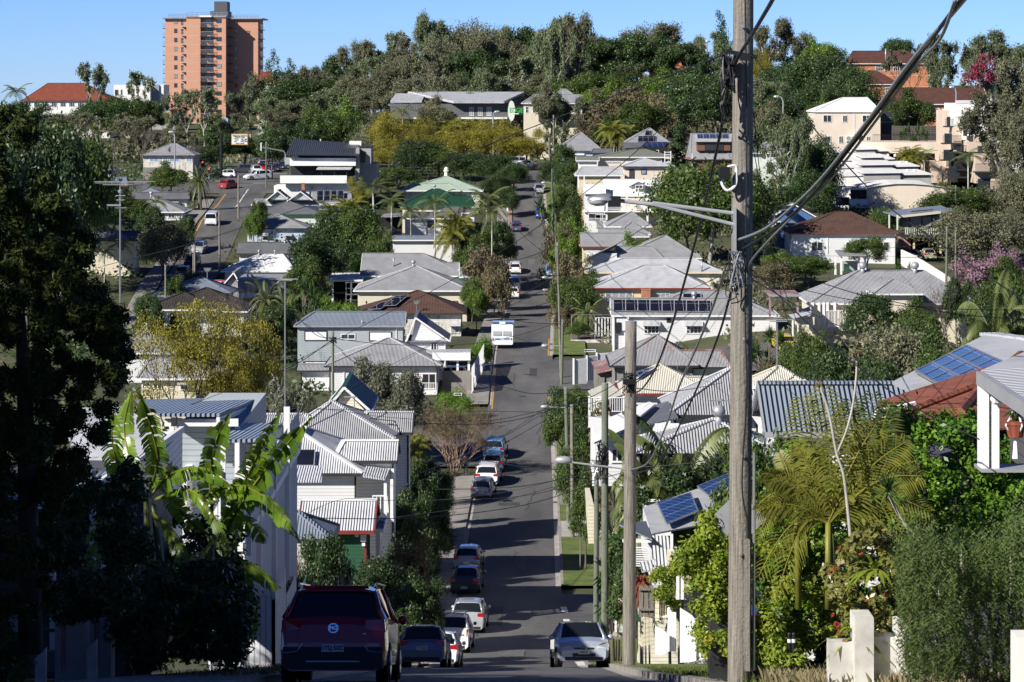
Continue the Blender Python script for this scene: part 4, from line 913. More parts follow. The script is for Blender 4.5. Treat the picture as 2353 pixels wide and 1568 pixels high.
t=thg('verandah','white-posted verandah with corrugated roof at the right edge','verandah',GP(2290,31));k=_H(t)
k.skw('roof','zinc_pale',[(u(1985),v(745),31),(u(2500),v(1105),27.5),(u(2700),v(700),31),(u(2353),v(585),34)],.05)
mb=MB();mb.bar(P(u(1975),v(775),30.9),P(u(2500),v(1125),27.3),.09,.16);mb.bd('gutter','trim_grey',t)
for a in(2022,2110):k.box('post','trim_white',u(a-30),u(a+32),v(840)if a<2050 else v(885),v(1560),30.6,30.9)
mb=MB();mb.lt_(P(u(2130),v(955),30.5),[(.02,-.09),(.07,-.05),(.07,.05),(.02,.1)],10,'x');mb.bd('bracket','trim_white',t)
k.box('floor','trim_grey',u(1990),u(2600),v(1560),v(1585),30.5,31);k.box('rear_wall','w_darkgrey',u(2360),u(2700),v(700),v(1560),33,34)
t=thg('hanging_planter','terracotta pot in a white macrame hanger under the verandah','plant hanger',P(u(2280),v(1250),29.5))
mb=MB();c0=P(u(2280),v(1215),29.5);mb.lt_(c0,[(.03,-.10),(.085,-.09),(.12,.05),(.13,.06),(.13,.1),(.1,.1)],14);mb.bd('pot','tile_red',t)
mb=MB()
for q in range(4):
 an=q*math.pi/2+.4;o=VX((math.cos(an)*.135,math.sin(an)*.135,.05));mb.tu_([P(u(2288),v(1005),29.5),c0+o,c0+VX((0,0,-.14))],.012,5)
mb.tu_([c0+VX((0,0,-.14)),c0+VX((0,0,-.34))],[.022,.04],7);mb.bd('hanger','trim_white',t)
mb=MB()
for q in range(14):an=q*.45;mb.tu_([c0+VX((0,0,.08)),c0+VX((math.cos(an)*.08,math.sin(an)*.08,.2)),c0+VX((math.cos(an)*.15,math.sin(an)*.15,.14))],[.006,.012,.003],4)
mb.bd('leaves','leaf_mid',t)
crop(2996,500)
striped('w_brightblue',(.10,.20,.42),'v',.2,.5,.1,'fract',.02,groove=(.14,(.06,.12,.3)))
h=House('house','bright blue weatherboard house with skylit roof and dark solar panels',366,u(120),u(660),v(835),v(672),u(375),u(380),ori='y',inset=.05,dep=12,wall='w_brightblue',roof='zinc_blue',gut='trim_white',gab='w_brightblue')
House('','',358,u(60),u(420),v(970),v(820),u(260),u(264),ori='y',inset=.05,dep=8,wall='w_brightblue',roof='zinc_blue',gut='trim_white',gab='w_brightblue',root=h.root)
h.pnl([(u(195),v(745)),(u(330),v(725)),(u(375),v(690)),(u(250),v(700))],tilt=.1,face='L')
h=House('house','white weatherboard house under broad dark brown tiled hip roof, at the driveway',347,u(345),u(1282),v(926),v(743),u(735),u(868),wall='w_white',roof='tile_brown',gut='trim_red')
for a,b_ in((532,637),(828,905),(1097,1202)):h.wdw(u(a),u(b_),v(1000),v(1082),frame='trim_white')
h.downpipe(u(672),v(935),v(1100));
t=thg('carport','small grey-roofed carport with bins in front of the brown-tiled house','carport',GP(u(870),334));k=_H(t)
k.skw('roof','zinc',[(u(770),v(1125),332),(u(1006),v(1125),332),(u(955),v(1075),338),(u(735),v(1080),338)],.15);k.pst([u(740),u(790),u(940),u(995)],v(1128),v(1290),333,.25);k.box('gate','w_bluegrey',u(800),u(935),v(1165),v(1250),335,335.1)
t=thg('bin','dark green wheelie bin under the small carport','bin',GP(u(835),333));mb=MB();c0=P(u(838),v(1262),333);mb.box(c0 .x-.35,c0 .x+.35,333,333.6,c0 .z,c0 .z+1);mb.bd('bin_body','trim_green',t);mb=MB();mb.box(c0 .x-.38,c0 .x+.38,332.9,333.7,c0 .z+1,c0 .z+1.07);mb.bd('lid','trim_green',t)
t=thg('house','olive house on a garage with pale skillion roof and green balustrade','house',GP(u(1450),358));k=_H(t)
k.skw('roof','zinc_blue',[(u(1280),v(795),354),(u(1760),v(745),356),(u(1640),v(700),364),(u(1145),v(752),362)],.2);mb=MB();mb.slb([P(u(1275),v(797),353.9),P(u(1640),v(758),354.5),P(u(1640),v(735),354.5),P(u(1275),v(778),353.9)],.1);mb.bd('fascia','w_cream',t)
k.pls={'F':(P(u(1280),v(790),354),VX((0,-.3,1)).normalized())};k.pnl([(u(1370),v(752)),(u(1560),v(735)),(u(1590),v(722)),(u(1400),v(738))])
k.box('upper_wall','w_timbergrey',u(1360),u(1650),v(785),v(890),356,364);k.rail([(u(1340),v(942),353.5),(u(1690),v(942),353.5)],h=3.2*.3,mat='w_palegreen',sp=.3,bw=.1)
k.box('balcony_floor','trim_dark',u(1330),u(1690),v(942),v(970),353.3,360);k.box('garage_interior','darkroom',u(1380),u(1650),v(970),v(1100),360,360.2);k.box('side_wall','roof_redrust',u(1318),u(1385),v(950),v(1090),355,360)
k.pst([u(1412),u(1640)],v(970),v(1100),354,.25,'w_yellow');k.pst([u(1200),u(1270)],v(770),v(900),354,.2,'w_palegreen')
for a in(1368,1475,1560):k.box('screen_post','bark_dark',u(a),u(a+8),v(790),v(890),355.9,356)
t=thg('garden_wall','long sloping off-white garden wall beside the gravel driveway','wall',GP(u(1500),340));mb=MB()
ws=[(1312,1068,346),(1400,1108,338),(1500,1165,329),(1600,1228,320),(1700,1290,311),(1728,1318,306)]
for(a,b_,c_),(d_,e_,f_)in zip(ws,ws[1:]):
 p,q=P(u(a),v(b_),c_),P(u(d_),v(e_),f_);mb.slb([p-VX((0,0,2.2)),q-VX((0,0,2.2)),q,p],.2)
mb.bd('wall','render_white',t)
h=House('house','cream Queensland house with huge grey roof, gable wing and white verandah',264,u(515),u(1960),v(1528),v(1246),u(935),u(1490),wall='w_cream',roof='zinc',gut='trim_white',cap='zinc',slope=.55)
House('','',262,u(1060),u(1492),v(1445),v(1322),u(1225),u(1250),wall='w_cream',roof='zinc',gut='trim_white',root=h.root,cap='zinc')
h.vent(u(972),v(1262),r=.42,h=.4);h.vent(u(1420),v(1262),r=.42,h=.4);h.vent(u(1252),v(1400),r=.2,h=.9,kind='pipe')
crop(2996,1150)
h.rail([(u(530),v(270),276),(u(665),v(345),263.5),(u(930),v(340),263.5)],h=1.75);h.pst([u(545),u(600),u(640),u(672),u(735),u(885)],v(130),v(345),263.6,.25);h.box('verandah_floor','render_cream',u(665),u(930),v(338),v(372),263.2,266)
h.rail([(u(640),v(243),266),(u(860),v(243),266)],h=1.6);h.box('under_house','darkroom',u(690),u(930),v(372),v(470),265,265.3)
t=thg('carport','carport with faded red corrugated roof over the yellow car','carport',GP(u(300),262));k=_H(t)
k.skw('roof','roof_redrust',[(u(170),v(75),258),(u(440),v(78),258),(u(395),v(32),264),(u(130),v(32),264)],.1);k.box('fascia','trim_grey',u(170),u(440),v(62),v(80),257.8,258);k.pst([u(180),u(418)],v(78),v(250),258.4,.2,'roof_redrust')
t=thg('shed','cream lean-to with pale metal roof beside the verandah stairs','shed',GP(u(470),258));k=_H(t)
k.skw('roof','zinc_pale',[(u(385),v(275),255),(u(540),v(235),257),(u(520),v(170),263),(u(340),v(240),260)],.1);k.box('wall','w_cream',u(400),u(560),v(255),v(320),257,258);k.pst([u(375),u(420)],v(275),v(420),256,.15)
crop(2996,0)
h=House('office_building','beige office building with white hip roof and dark billboard wall',480,u(556),u(1132),v(955),v(836),u(800),u(1010),wall='render_cream',roof='roof_white',gut='trim_white',slope=.45,over=.15,dep=12)
for a,b_,c_,d_ in((634,707,985,1048),(800,842,987,1048),(969,1042,987,1048),(640,702,1165,1210),(768,808,1165,1228),(1003,1038,1168,1215)):h.wdw(u(a),u(b_),v(c_),v(d_),frame='trim_white')
for a,b_ in((828,1160),(898,1138),(898,1175)):
 q=P(u(a),v(b_+50 if b_==1160 else b_+36),479.3);s_=1.15 if b_==1160 else .95
 mb=MB();mb.box(q.x,q.x+s_,479.3,479.9,q.z,q.z+s_*.95);ac=mb.bd('air_conditioner','render_white',h.root)
 mb=MB();mb.lt_((q.x+s_*.45,479.27,q.z+s_*.48),[(s_*.36,0),(s_*.36,.02)],12,'y');mb.bd('fan_grille','trim_grey',ac)
h.box('side_block','trim_dark',u(1120),u(1228),v(960),v(1215),484,492);h.downpipe(u(902),v(958),v(1140))
striped('sgreen',(.05,.3,.08),'u',1,.5,.05)
t=thg('billboard','black billboard with green ring emblem on the end of the beige office','sign',P(u(1175),v(1085),483.6));k=_H(t);k.box('board','trim_dark',u(1125),u(1225),v(972),v(1085),483.5,483.8)
mb=MB();c0=P(u(1150),v(1010),483.4);r_=.3;mb.tu_([c0+VX((math.cos(a)*r_,0,math.sin(a)*r_*1.3))for a in[i*.6 for i in range(11)]],.05,5);mb.bd('emblem','sgreen',t)
txm('RIVEROAK',.42,'sgreen',t,P(u(1190),v(1010),483.4),(R(90),0,0));txm('THE DIFFERENCE IS REAL',.2,'trim_white',t,P(u(1175),v(1045),483.4),(R(90),0,0));
h=thg('podium','long beige podium wall with dark underside beside the palms','wall',GP(u(1400),458));k=_H(h)
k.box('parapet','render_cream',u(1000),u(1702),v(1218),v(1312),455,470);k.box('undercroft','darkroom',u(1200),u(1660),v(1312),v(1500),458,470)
t=thg('stone_wall','dark stone retaining wall behind black railings below the brick school','wall',GP(u(1450),474));k=_H(t);k.box('wall','stone_wall',u(1228),u(1705),v(1078),v(1222),472,473)
mb=MB()
for a in range(1060,1705,13):mb.tu_([P(u(a),v(1155),455.4),P(u(a),v(1220),455.4)],.03,4)
mb.tu_([P(u(1060),v(1155),455.4),P(u(1705),v(1155),455.4)],.05,4);mb.bd('railing','black',t)
t=thg('townhouse','cream townhouse with curved white roof and blank end wall, lowest of the terrace','townhouse',GP(2050,400));D=400
crop(2996,500)
arc=[(1010,545),(1100,525),(1250,508),(1400,508),(1550,520),(1745,550)]
mb=MB();mb.slb([P(u(1010),v(775),D),P(u(1742),v(775),D)]+[P(u(a),v(b_),D)for a,b_ in arc[::-1]],10,VX((0,1,0)));mb.bd('wall','render_cream',t)
mb=MB();bk=[(880,515),(1000,485),(1150,468),(1300,468),(1450,475),(1600,520)]
for i in range(5):mb.poly([P(u(arc[i][0]-6),v(arc[i][1]-2),D-.3),P(u(arc[i+1][0]+6),v(arc[i+1][1]-2),D-.3),P(u(bk[i+1][0]),v(bk[i+1][1]),D+13),P(u(bk[i][0]),v(bk[i][1]),D+13)])
mb.bd('roof','membrane',t);k=_H(t)
k.box('balcony_wall','render_white',u(862),u(1008),v(636),v(712),399.5,401);k.box('battened_screen','black',u(870),u(1008),v(555),v(636),401,401.2);k.box('lower_screen','black',u(862),u(1005),v(712),v(775),400.5,401)
k.box('side_wall','render_white',u(768),u(870),v(535),v(770),403,410);k.box('front_fascia','render_white',u(815),u(1008),v(540),v(556),399.6,402);k.box('side_rail','black',u(742),u(860),v(620),v(690),400.6,400.7)
rows=[(418,780,1570,383,465,780,1000,'second-lowest townhouse of the terrace with white membrane roof'),(430,760,1460,313,390,0,0,'middle townhouse of the terrace with a satellite dish'),(441,770,1250,250,320,0,0,'second-highest townhouse of the terrace with pale flat roof'),(452,715,1205,180,255,0,0,'highest townhouse of the terrace beside the podium wall')]
for i,(D,a,b_,vt,vb,e,f_,lab)in enumerate(rows):
 t=thg('townhouse',lab,'townhouse',GP(u((a+b_)/2),D),'townhouses stepping up the hill');k=_H(t);m_=(a+b_)/2+60
 k.box('wall','render_grey',u(a+200),u(m_+60),v(vt+35),v(vb+40),D,D+9);k.box('wall','render_grey',u(m_+60),u(b_-10),v(vt+55),v(vb+55),D+.5,D+9);k.box('low_wall','render_white',u(a),u(a+200),v(vt+60),v(vb+60),D+.2,D+9)
 k.skw('roof','membrane',[(u(a+190),v(vt+34),D-.4),(u(m_+70),v(vt+30),D-.4),(u(m_+10),v(vt),D+9),(u(a+120),v(vt-2),D+9)],.22)
 k.skw('roof','membrane',[(u(m_+72),v(vt+48),D),(u(b_),v(vt+45),D),(u(b_-130),v(vt+4),D+9),(u(m_+14),v(vt+6),D+9)],.18)
 k.skw('roof','membrane',[(u(a-8),v(vt+60),D),(u(a+188),v(vt+55),D),(u(a+150),v(vt+28),D+9),(u(a),v(vt+30),D+9)],.15)
 for q in range(2):mb=MB();mb.lt_(P(u(m_+120+q*60),v(vt+22),D+5),[(.25,0),(.25,.35),(.05,.5)],8);mb.bd('roof_vent','trim_white',t)
crop(2996,0)
t=thg('apartment_building','beige and white apartments stepping down the slope with black balcony railings','apartments',GP(2240,440));k=_H(t)
bl_=[('white',1755,2050,940,1310,436),('cream',1700,1760,945,1240,440),('white',1770,2020,885,945,445),('white',1840,2060,1035,1200,432),('cream',1750,1820,1090,1300,434),('cream',1870,1990,1165,1300,430),('white',1990,2360,1200,1700,433),('cream',1690,1760,1240,1440,438),('cream',1940,2060,1318,1570,427),('darkroom',1760,1940,1300,1560,432),('cream',1560,1700,1390,1568,439),('cream',2070,2150,1480,1700,426),('darkroom',1990,2068,1480,1620,428),('white',2080,2360,1530,1900,431)]
for n_,a,b_,c_,d_,D in bl_:k.box('wall',{'white':'render_white','cream':'render_pink','darkroom':'darkroom'}[n_],u(a),u(b_),v(c_),v(d_),D,D+12)
for a,b_,c_,D in((1765,2030,885,444.8),(1835,2062,1035,431.8)):
 mb=MB();n_=6;top=[(a+(b_-a)*i/n_,c_-12*math.sin(math.pi*(.3+.7*i/n_)))for i in range(n_+1)]
 for(p,q),(r_,s_)in zip(top,top[1:]):mb.poly([P(u(p),v(q+12),D),P(u(r_),v(s_+12),D),P(u(r_),v(s_-14),D+12),P(u(p),v(q-14),D+12)])
 mb.bd('curved_roof','membrane',t)
for a,b_,vt,vb,D in((1660,1815,1165,1225,433),(1680,1752,1022,1080,435),(1765,1866,1248,1305,431),(1652,1815,1305,1368,432),(1812,1938,1318,1378,429),(1765,1862,1392,1450,430),(1938,2125,1405,1470,425),(1698,1870,1450,1515,428),(1945,2200,1555,1625,424)):
 mb=MB();mb.box(X(u(a),D),X(u(b_),D),D,D+2.4,Z(v(vb)+3,D),Z(v(vb),D));bal=mb.bd('balcony','trim_dark',t)
 mb=MB();n_=int((b_-a)/7)
 for i in range(n_+1):x=X(u(a+(b_-a)*i/n_),D);mb.box(x-.02,x+.02,D,D+.03,Z(v(vb),D),Z(v(vt),D))
 mb.box(X(u(a),D),X(u(b_),D),D-.02,D+.04,Z(v(vt),D),Z(v(vt),D)+.07);mb.bd('railing','black',bal)
 mb=MB();mb.box(X(u(a+12),D+2.45),X(u(a+(b_-a)*.6),D+2.45),D+2.38,D+2.5,Z(v(vb),D),Z(v(vt-20),D));mb.bd('sliding_door','glass',bal)
for a,b_,c_,d_ in((1838,1868,1105,1165),(1960,1995,1250,1312)):k.box('window','glass',u(a),u(b_),v(c_),v(d_),429,430)
h=House('school','orange brick school building with long red-brown tiled roof and white windows',522,u(1265),u(2060),v(892),v(752),u(1300),u(2010),wall='brick_orange',roof='tile_redbrown',gut='trim_white',slope=.5)
for a,b_ in((1340,1385),(1435,1507),(1540,1630)):h.wdw(u(a),u(b_),v(928),v(1000),mull=3,grid=1,glass='glass_curtain')
h=House('school','two-storey brick school block with brown tiled roof and white vent pipe',640,u(880),u(1560),v(545),v(437),u(890),u(1350),wall='brick_orange',roof='tile_redbrown',gut='trim_white',slope=.5)
for i in range(5):h.wdw(u(1085+i*75),u(1140+i*75),v(550),v(610),mull=2,grid=1)
h.vent(u(1170),v(520),r=.35,h=3,kind='pipe')
h=House('school_wing','lower school wing with hipped brown tiled roof beside the dark fig trees',600,u(900),u(1300),v(722),v(606),u(1030),u(1090),wall='brick_orange',roof='tile_redbrown',gut='trim_white',slope=.5)
h.wdw(u(1165),u(1215),v(745),v(830),mull=2,grid=2)
crop(2000,0)
h=House('school_hall','orange rendered hall with thin tiled roof on the ridge behind the trees',640,u(1275),u(1760),v(407),v(378),u(1280),u(1750),wall='brick_orange',roof='tile_red',gut='trim_white',over=.2)
h.wdw(u(1362),u(1425),v(528),v(590),mull=3,grid=1,glass='glass_curtain');h.wdw(u(1425),u(1510),v(575),v(590),mull=1)
h=House('house','cream weatherboard house with twin grey hip roofs beside the grey shed building',560,u(185),u(720),v(885),v(810),u(300),u(680),wall='w_cream',roof='zinc',gut='trim_white')
House('','',562,u(400),u(720),v(870),v(762),u(530),u(560),wall='w_cream',roof='zinc',root=h.root,walls=False);House('','',570,u(640),u(922),v(880),v(812),u(650),u(915),wall='w_cream',roof='zinc',root=h.root)
for a in(218,278):h.wdw(u(a),u(a+25),v(912),v(968),frame='trim_white',grid=1,mull=0)
h.box('stone_base','stone_wall',u(330),u(720),v(975),v(1040),559,566)
h=House('house','brown timber house with long grey roof, dormer and blue solar panels',448,u(1630),u(2150),v(1365),v(1143),u(1634),u(2140),wall='w_brown',roof='zinc',gut='trim_dark',slope=.7)
t=h.root;h.box('dormer_wall','w_brown',u(1685),u(1970),v(1215),v(1290),449,455);h.skw('dormer_roof','zinc_pale',[(u(1665),v(1215),448.4),(u(1980),v(1215),448.4),(u(1985),v(1148),455),(u(1672),v(1145),455)])
kk=_H(t);kk.pls={'W':(P(u(1800),v(1250),448.95),VX((0,-1,0)))};kk.wdw(u(1752),u(1908),v(1232),v(1288),frame='trim_dark',mull=1)
q0=P(u(1665),v(1215),448.4);nn=(P(u(1980),v(1215),448.4)-q0).cross(P(u(1672),v(1145),455)-q0).normalized();kk.pls['F']=(q0,nn)
for i in range(5):kk.pnl([(u(1690+i*54),v(1187)),(u(1740+i*54),v(1187)),(u(1736+i*54),v(1150)),(u(1686+i*54),v(1150))],'solar_blue',tilt=.1)
h.box('garage_door','trim_dark',u(1662),u(1860),v(1368),v(1480),449.1,449.3);h.box('side_post','trim_white',u(1640),u(1646),v(1315),v(1440),447.8,448);h.skw('red_awning','roof_redrust',[(u(1578),v(1360),447),(u(1640),v(1370),447),(u(1640),v(1345),449),(u(1590),v(1350),449)])
h=House('house','grey-roofed house with white deck railing behind the silvery trees',430,1724,1850,352,318,1780,1790,wall='w_palegreen',roof='zinc');h.rail([(1730,382,425),(1810,382,425)],h=1.3)
crop(1000,0)
t=thg('commercial_building','long dark grey clad building with pale skillion roof and EDGE sign','building',GP(u(1900),570));k=_H(t)
k.skw('roof','zinc_pale',[(u(1740),v(885),563),(u(2175),v(885),563),(u(2350),v(805),580),(u(1350),v(803),580)],.5);k.skw('roof','zinc_pale',[(u(1200),v(880),566),(u(1470),v(880),566),(u(1500),v(815),578),(u(1250),v(815),578)],.4)
k.box('wall','clad_grey',u(1200),u(2200),v(890),v(1020),565,580);mb=MB();mb.slb([P(u(2200),v(1030),565),P(u(2340),v(1030),578),P(u(2340),v(815),578),P(u(2200),v(888),565)],.3);mb.bd('end_wall','clad_grey',t)
k.box('white_base','render_white',u(1400),u(2200),v(1005),v(1020),564.6,565)
k.pls={'W':(P(u(1900),v(950),565),VX((0,-1,0)))}
for a,b_ in((1878,1915),(1950,1990),(2025,2065)):k.wdw(u(a),u(b_),v(918),v(992),mull=1,glass='glass_curtain')
t2=thg('shop_sign','black wall sign reading EDGE with a green leaf','sign',P(u(2265),v(980),564));k=_H(t2);k.box('board','black',u(2222),u(2335),v(905),v(985),563.9,564.3)
txm('EDGE',1.5,'sgreen',t2,P(u(2278),v(947),563.8),(R(90),0,0),bold=.04,sx=.8);mb=MB();c0=P(u(2237),v(950),563.8);mb.poly([c0+VX((math.cos(a)*.8,0,math.sin(a)*2.3))for a in[i*math.pi/8 for i in range(16)]]);mb.bd('leaf_emblem','w_palegreen',t2)
k.box('underline','trim_white',u(2250),u(2300),v(972),v(978),563.7,563.8)
h=thg('building','white flat-roofed block half hidden by gum trees near the road bend','building',GP(u(800),560));k=_H(h);k.box('wall','render_white',u(725),u(905),v(912),v(1020),560,570);k.box('roof_edge','trim_grey',u(715),u(915),v(908),v(915),559.8,570.2)
crop(0,0)
h=House('villa','long white villa with red tiled hip roof on the left skyline',700,u(185),u(950),v(862),v(712),u(412),u(720),wall='render_white',roof='tile_red',gut='trim_dark',slope=.6)
for i in range(9):h.wdw(u(215+i*75),u(262+i*75),v(876),v(915),mull=2,glass='glass')
h=thg('building','white modern flat-roofed building with narrow windows left of the brick tower','building',GP(u(1150),720));k=_H(h);k.box('wall','render_white',u(972),u(1285),v(727),v(960),720,735);k.box('side_wall','render_white',u(1285),u(1400),v(727),v(950),723,735);k.pls={'W':(P(u(1100),v(800),720),VX((0,-1,0)))}
for a,b_ in((982,1012),(1032,1046),(1092,1106),(1113,1127),(1135,1149)):k.wdw(u(a),u(b_),v(768),v(818 if a<1015 else 812),frame='trim_grey',mull=0)
k.box('dark_bay','trim_grey',u(1285),u(1360),v(727),v(860),722.5,723)
h=House('house','red tiled roof peeping out right of the brick tower',720,u(2190),u(2420),v(712),v(616),u(2240),u(2310),wall='render_white',roof='tile_red',slope=.6)
D=767;t=thg('apartment_tower','tall orange brick apartment tower with rows of balconies and a dark lift house','tower block',GP(u(1700),D));k=_H(t)
striped('brick_tower',(.57,.30,.195),'v',2.755,.85,.06,'fract',.01,groove=(.06,(.50,.36,.30)))
def tb(name,mat,a,b_,c_,d_,D0,D1):
 m_=MB();m_.box(X(u(a),D),X(u(b_),D),D0,D1,Z(v(d_),D),Z(v(c_),D))
 m_.uv=[[(x,y-Z(v(230),D))for x,y in f]for f in m_.uv];return m_.bd(name,mat,t)
tb('wall','brick_tower',1397,1597,158,1075,771,789);tb('wall','brick_tower',1595,1715,150,1060,767,785);tb('wall','brick_tower',1713,1838,150,1040,768.6,784);tb('wall','brick_tower',1828,1932,150,1010,767,785);tb('wall','brick_tower',1930,2190,160,1080,773.5,789)
tb('roof_slab','trim_grey',1375,1600,150,158,770,790);tb('roof_slab','trim_grey',1590,1935,135,150,766.6,790);tb('roof_slab','trim_grey',1930,2232,150,160,772.5,790.5);tb('white_canopy','trim_white',1712,1815,135,148,765.6,767)
tb('lift_house','w_darkgrey',1780,1935,92,137,772,782);tb('lift_house','w_darkgrey',1812,1924,8,92,773,781)
mb=MB()
for a,b_,c_,DD in((1422,1592,118,772),(1597,1935,108,768),(1940,2190,124,774)):
 for q in(0,.5,1):zt=Z(v(c_+q*30),D);mb.bar((X(u(a),D),DD,zt),(X(u(b_),D),DD,zt),.12,.12)
 for i in range(9):x=X(u(a+(b_-a)*i/8),D);mb.box(x-.06,x+.06,DD,DD+.1,Z(v(c_+32),D),Z(v(c_),D))
mb.bd('roof_railing','steel',t)
pT={'A':(VX((0,771,0)),VX((0,-1,0))),'B':(VX((0,767,0)),VX((0,-1,0))),'C':(VX((0,768.6,0)),VX((0,-1,0))),'D':(VX((0,773.5,0)),VX((0,-1,0)))};k.pls=pT
crop(0,0)
st=77.6
for i in range(12):
 y_=i*st
 if i<11:
  k.wdw(u(1490),u(1516),v(170+y_),v(206+y_),'A',frame='trim_dark',mull=1,fw=.06,glass='glass' if i%3 else 'glass_curtain')
 k.wdw(u(1851),u(1895),v(163+y_),v(198+y_),'B',frame='trim_dark',mull=1,fw=.06,glass='glass_curtain' if i in(5,7)else 'glass')
 k.wdw(u(1755),u(1810),v(165+y_),v(225+y_),'C',frame='trim_dark',mull=1,fw=.06,glass='glass_curtain' if i%2==0 else 'glass')
 if i<9:k.wdw(u(1550),u(1568),v(172+y_),v(215+y_),'A',frame='trim_dark',mull=0,fw=.06)
 k.wdw(u(2010),u(2034),v(175+y_*1.0),v(208+y_),'D',frame='trim_dark',mull=1,fw=.06)
 for a,b_,D0,D1,c_ in((1712,1834,766.2,768.5,196),(1549,1595,768.4,771,192),(1375,1397,771.5,777,202),(1932,1980,770.4,773.4,196),(2190,2234,774,779,212)):
  if i>10 and a>1900 or(i>8 and a in(1549,)):continue
  m_=MB();zb,zt=Z(v(c_+38+y_),D),Z(v(c_+y_),D);x0,x1=X(u(a),D),X(u(b_),D);m_.box(x0,x1,D0,D1,zb-.18,zb);bal=m_.bd('balcony','trim_dark',t)
  m_=MB();n_=max(6,int((x1-x0)/.35))
  for q in range(n_+1):x=x0+(x1-x0)*q/n_;m_.box(x-.03,x+.03,D0,D0+.05,zb,zt)
  m_.box(x0,x1,D0,D0+.06,zt,zt+.1);m_.bd('railing','trim_grey',bal)
t=thg('podium','low concrete podium wall at the foot of the brick tower','wall',GP(u(1350),760));k=_H(t);k.box('wall','render_grey',u(1280),u(1520),v(1048),v(1110),758,766)
rs=np.random.RandomState(11)
def lqd(puffs,n,size,aspect=1.6,out=.6,up=.25,shell=2.4,droop=0.,jit=.15):
 P_=np.array(puffs,float);vol=(P_[:,3]*P_[:,4]*P_[:,5])**(.67);pr=vol/vol.sum()
 k=rs.choice(len(P_),n,p=pr)
 d=rs.normal(size=(n,3));d/=np.linalg.norm(d,axis=1)[:,None]
 r=rs.uniform(0,1,n)**(1/shell);r*=1+rs.normal(0,jit,n)
 c=P_[k,:3]+d*r[:,None]*P_[k,3:6]
 nr=d*out+rs.normal(size=(n,3))*.55+np.array([0,0,up]);nr/=np.linalg.norm(nr,axis=1)[:,None]
 t=np.cross(nr,rs.normal(size=(n,3)));t[:,2]-=droop;t/=np.linalg.norm(t,axis=1)[:,None]
 b=np.cross(nr,t);s=size*rs.uniform(.6,1.35,n)[:,None]
 a=t*s*aspect*.5;e=b*s*.5
 V=np.stack([c-a,c+e*.8,c+a,c-e*.8],1).reshape(-1,3);Fq=np.arange(4*n).reshape(n,4)
 return V,Fq
class Skel:
 def __init__(s,seed):s.r=random.Random(seed);s.mb=MB();s.tips=[];s.mids=[]
 def limb(s,p,d,L,r0,r1,n=5,wob=.12,grav=0.0,sides=6):
  pts=[VX(p)];rr=[r0];d=VX(d).normalized()
  for i in range(n):
   d=(d+VX((s.r.gauss(0,wob),s.r.gauss(0,wob),s.r.gauss(0,wob*.5)+grav))).normalized()
   pts.append(pts[-1]+d*L/n);rr.append(r0+(r1-r0)*(i+1)/n)
  s.mb.tu_(pts,rr,sides,cap=False);return pts,d
 def grow(s,p,d,L,r,depth,nb=(2,3),spread=.6,shrink=.72,up=.15,wob=.12,sides=5):
  pts,d=s.limb(p,d,L,r,r*.62,4,wob,0,sides if depth>1 else 3)
  if depth==0:s.tips.append(pts[-1]);return
  s.mids.append(pts[-1])
  k=s.r.randint(*nb)
  for i in range(k):
   a=s.r.uniform(0,2*math.pi)if k<3 else i*2*math.pi/k+s.r.uniform(-.6,.6)
   q=VX((math.cos(a),math.sin(a),s.r.uniform(-.2,.5)));nd=(d+q*spread+VX((0,0,up))).normalized()
   s.grow(pts[-1]if i else pts[-1],nd,L*shrink*s.r.uniform(.8,1.2),r*.62,depth-1,nb,spread,shrink,up,wob,sides)
PROTO={}
def reg(key,trunk_mb,leaves,lmat,tmat,H,W,extra=None):
 root=bpy.data.objects.new('proto',None);COL.objects.link(root)
 if trunk_mb and trunk_mb.v:trunk_mb.bd('trunk',tmat,root,smooth=True)
 if leaves is not None:bmh('crown',leaves[0],leaves[1],lmat,root)
 if extra:
  for nm,mb_,mt in extra:mb_.bd(nm,mt,root,smooth=False)
 PROTO[key]=(root,H,W,child_map(root))
def gum(key,seed,H=20,spread=.55,lmat='leaf_gum',n=6000,bare=.28,leaf=.42,tm='bark_pale',rad=.085,lean=0,low=0):
 s=Skel(seed);p,d=s.limb((0,0,-1),(lean,0,1),H*bare+1,H*.02,H*.016,5,.05)
 k=s.r.randint(3,4)
 for i in range(k):
  a=i*2*math.pi/k+s.r.uniform(-.5,.5)
  s.grow(p[-1],(math.cos(a)*.42,math.sin(a)*.42,1),H*.25,H*.013,3,(2,2),spread,.72,.25,.13)
 pts=s.tips+s.mids;hz=max(q.z for q in s.tips);k=H*.96/hz
 pf=[(q.x*1,q.y*1,q.z,*(3*[H*rad*s.r.uniform(.45,1.35)]))for q in s.tips]
 pf+=[(q.x,q.y,q.z-H*.02,H*rad*.7,H*rad*.7,H*rad*.9)for q in s.mids]
 for i in range(low):
  a=s.r.uniform(0,6.28);rr=H*s.r.uniform(.05,.26);pf.append((math.cos(a)*rr,math.sin(a)*rr,H*s.r.uniform(.12,.6),H*rad*.9,H*rad*.9,H*rad*.9))
 V,Fq=lqd(pf,n,leaf,2.2,.35,.2,1.6,.6,.25)
 W=2*float(np.percentile(np.abs(V[:,:2]),97));reg(key,s.mb,(V,Fq),lmat,tm,float(np.percentile(V[:,2],99.7)),W)
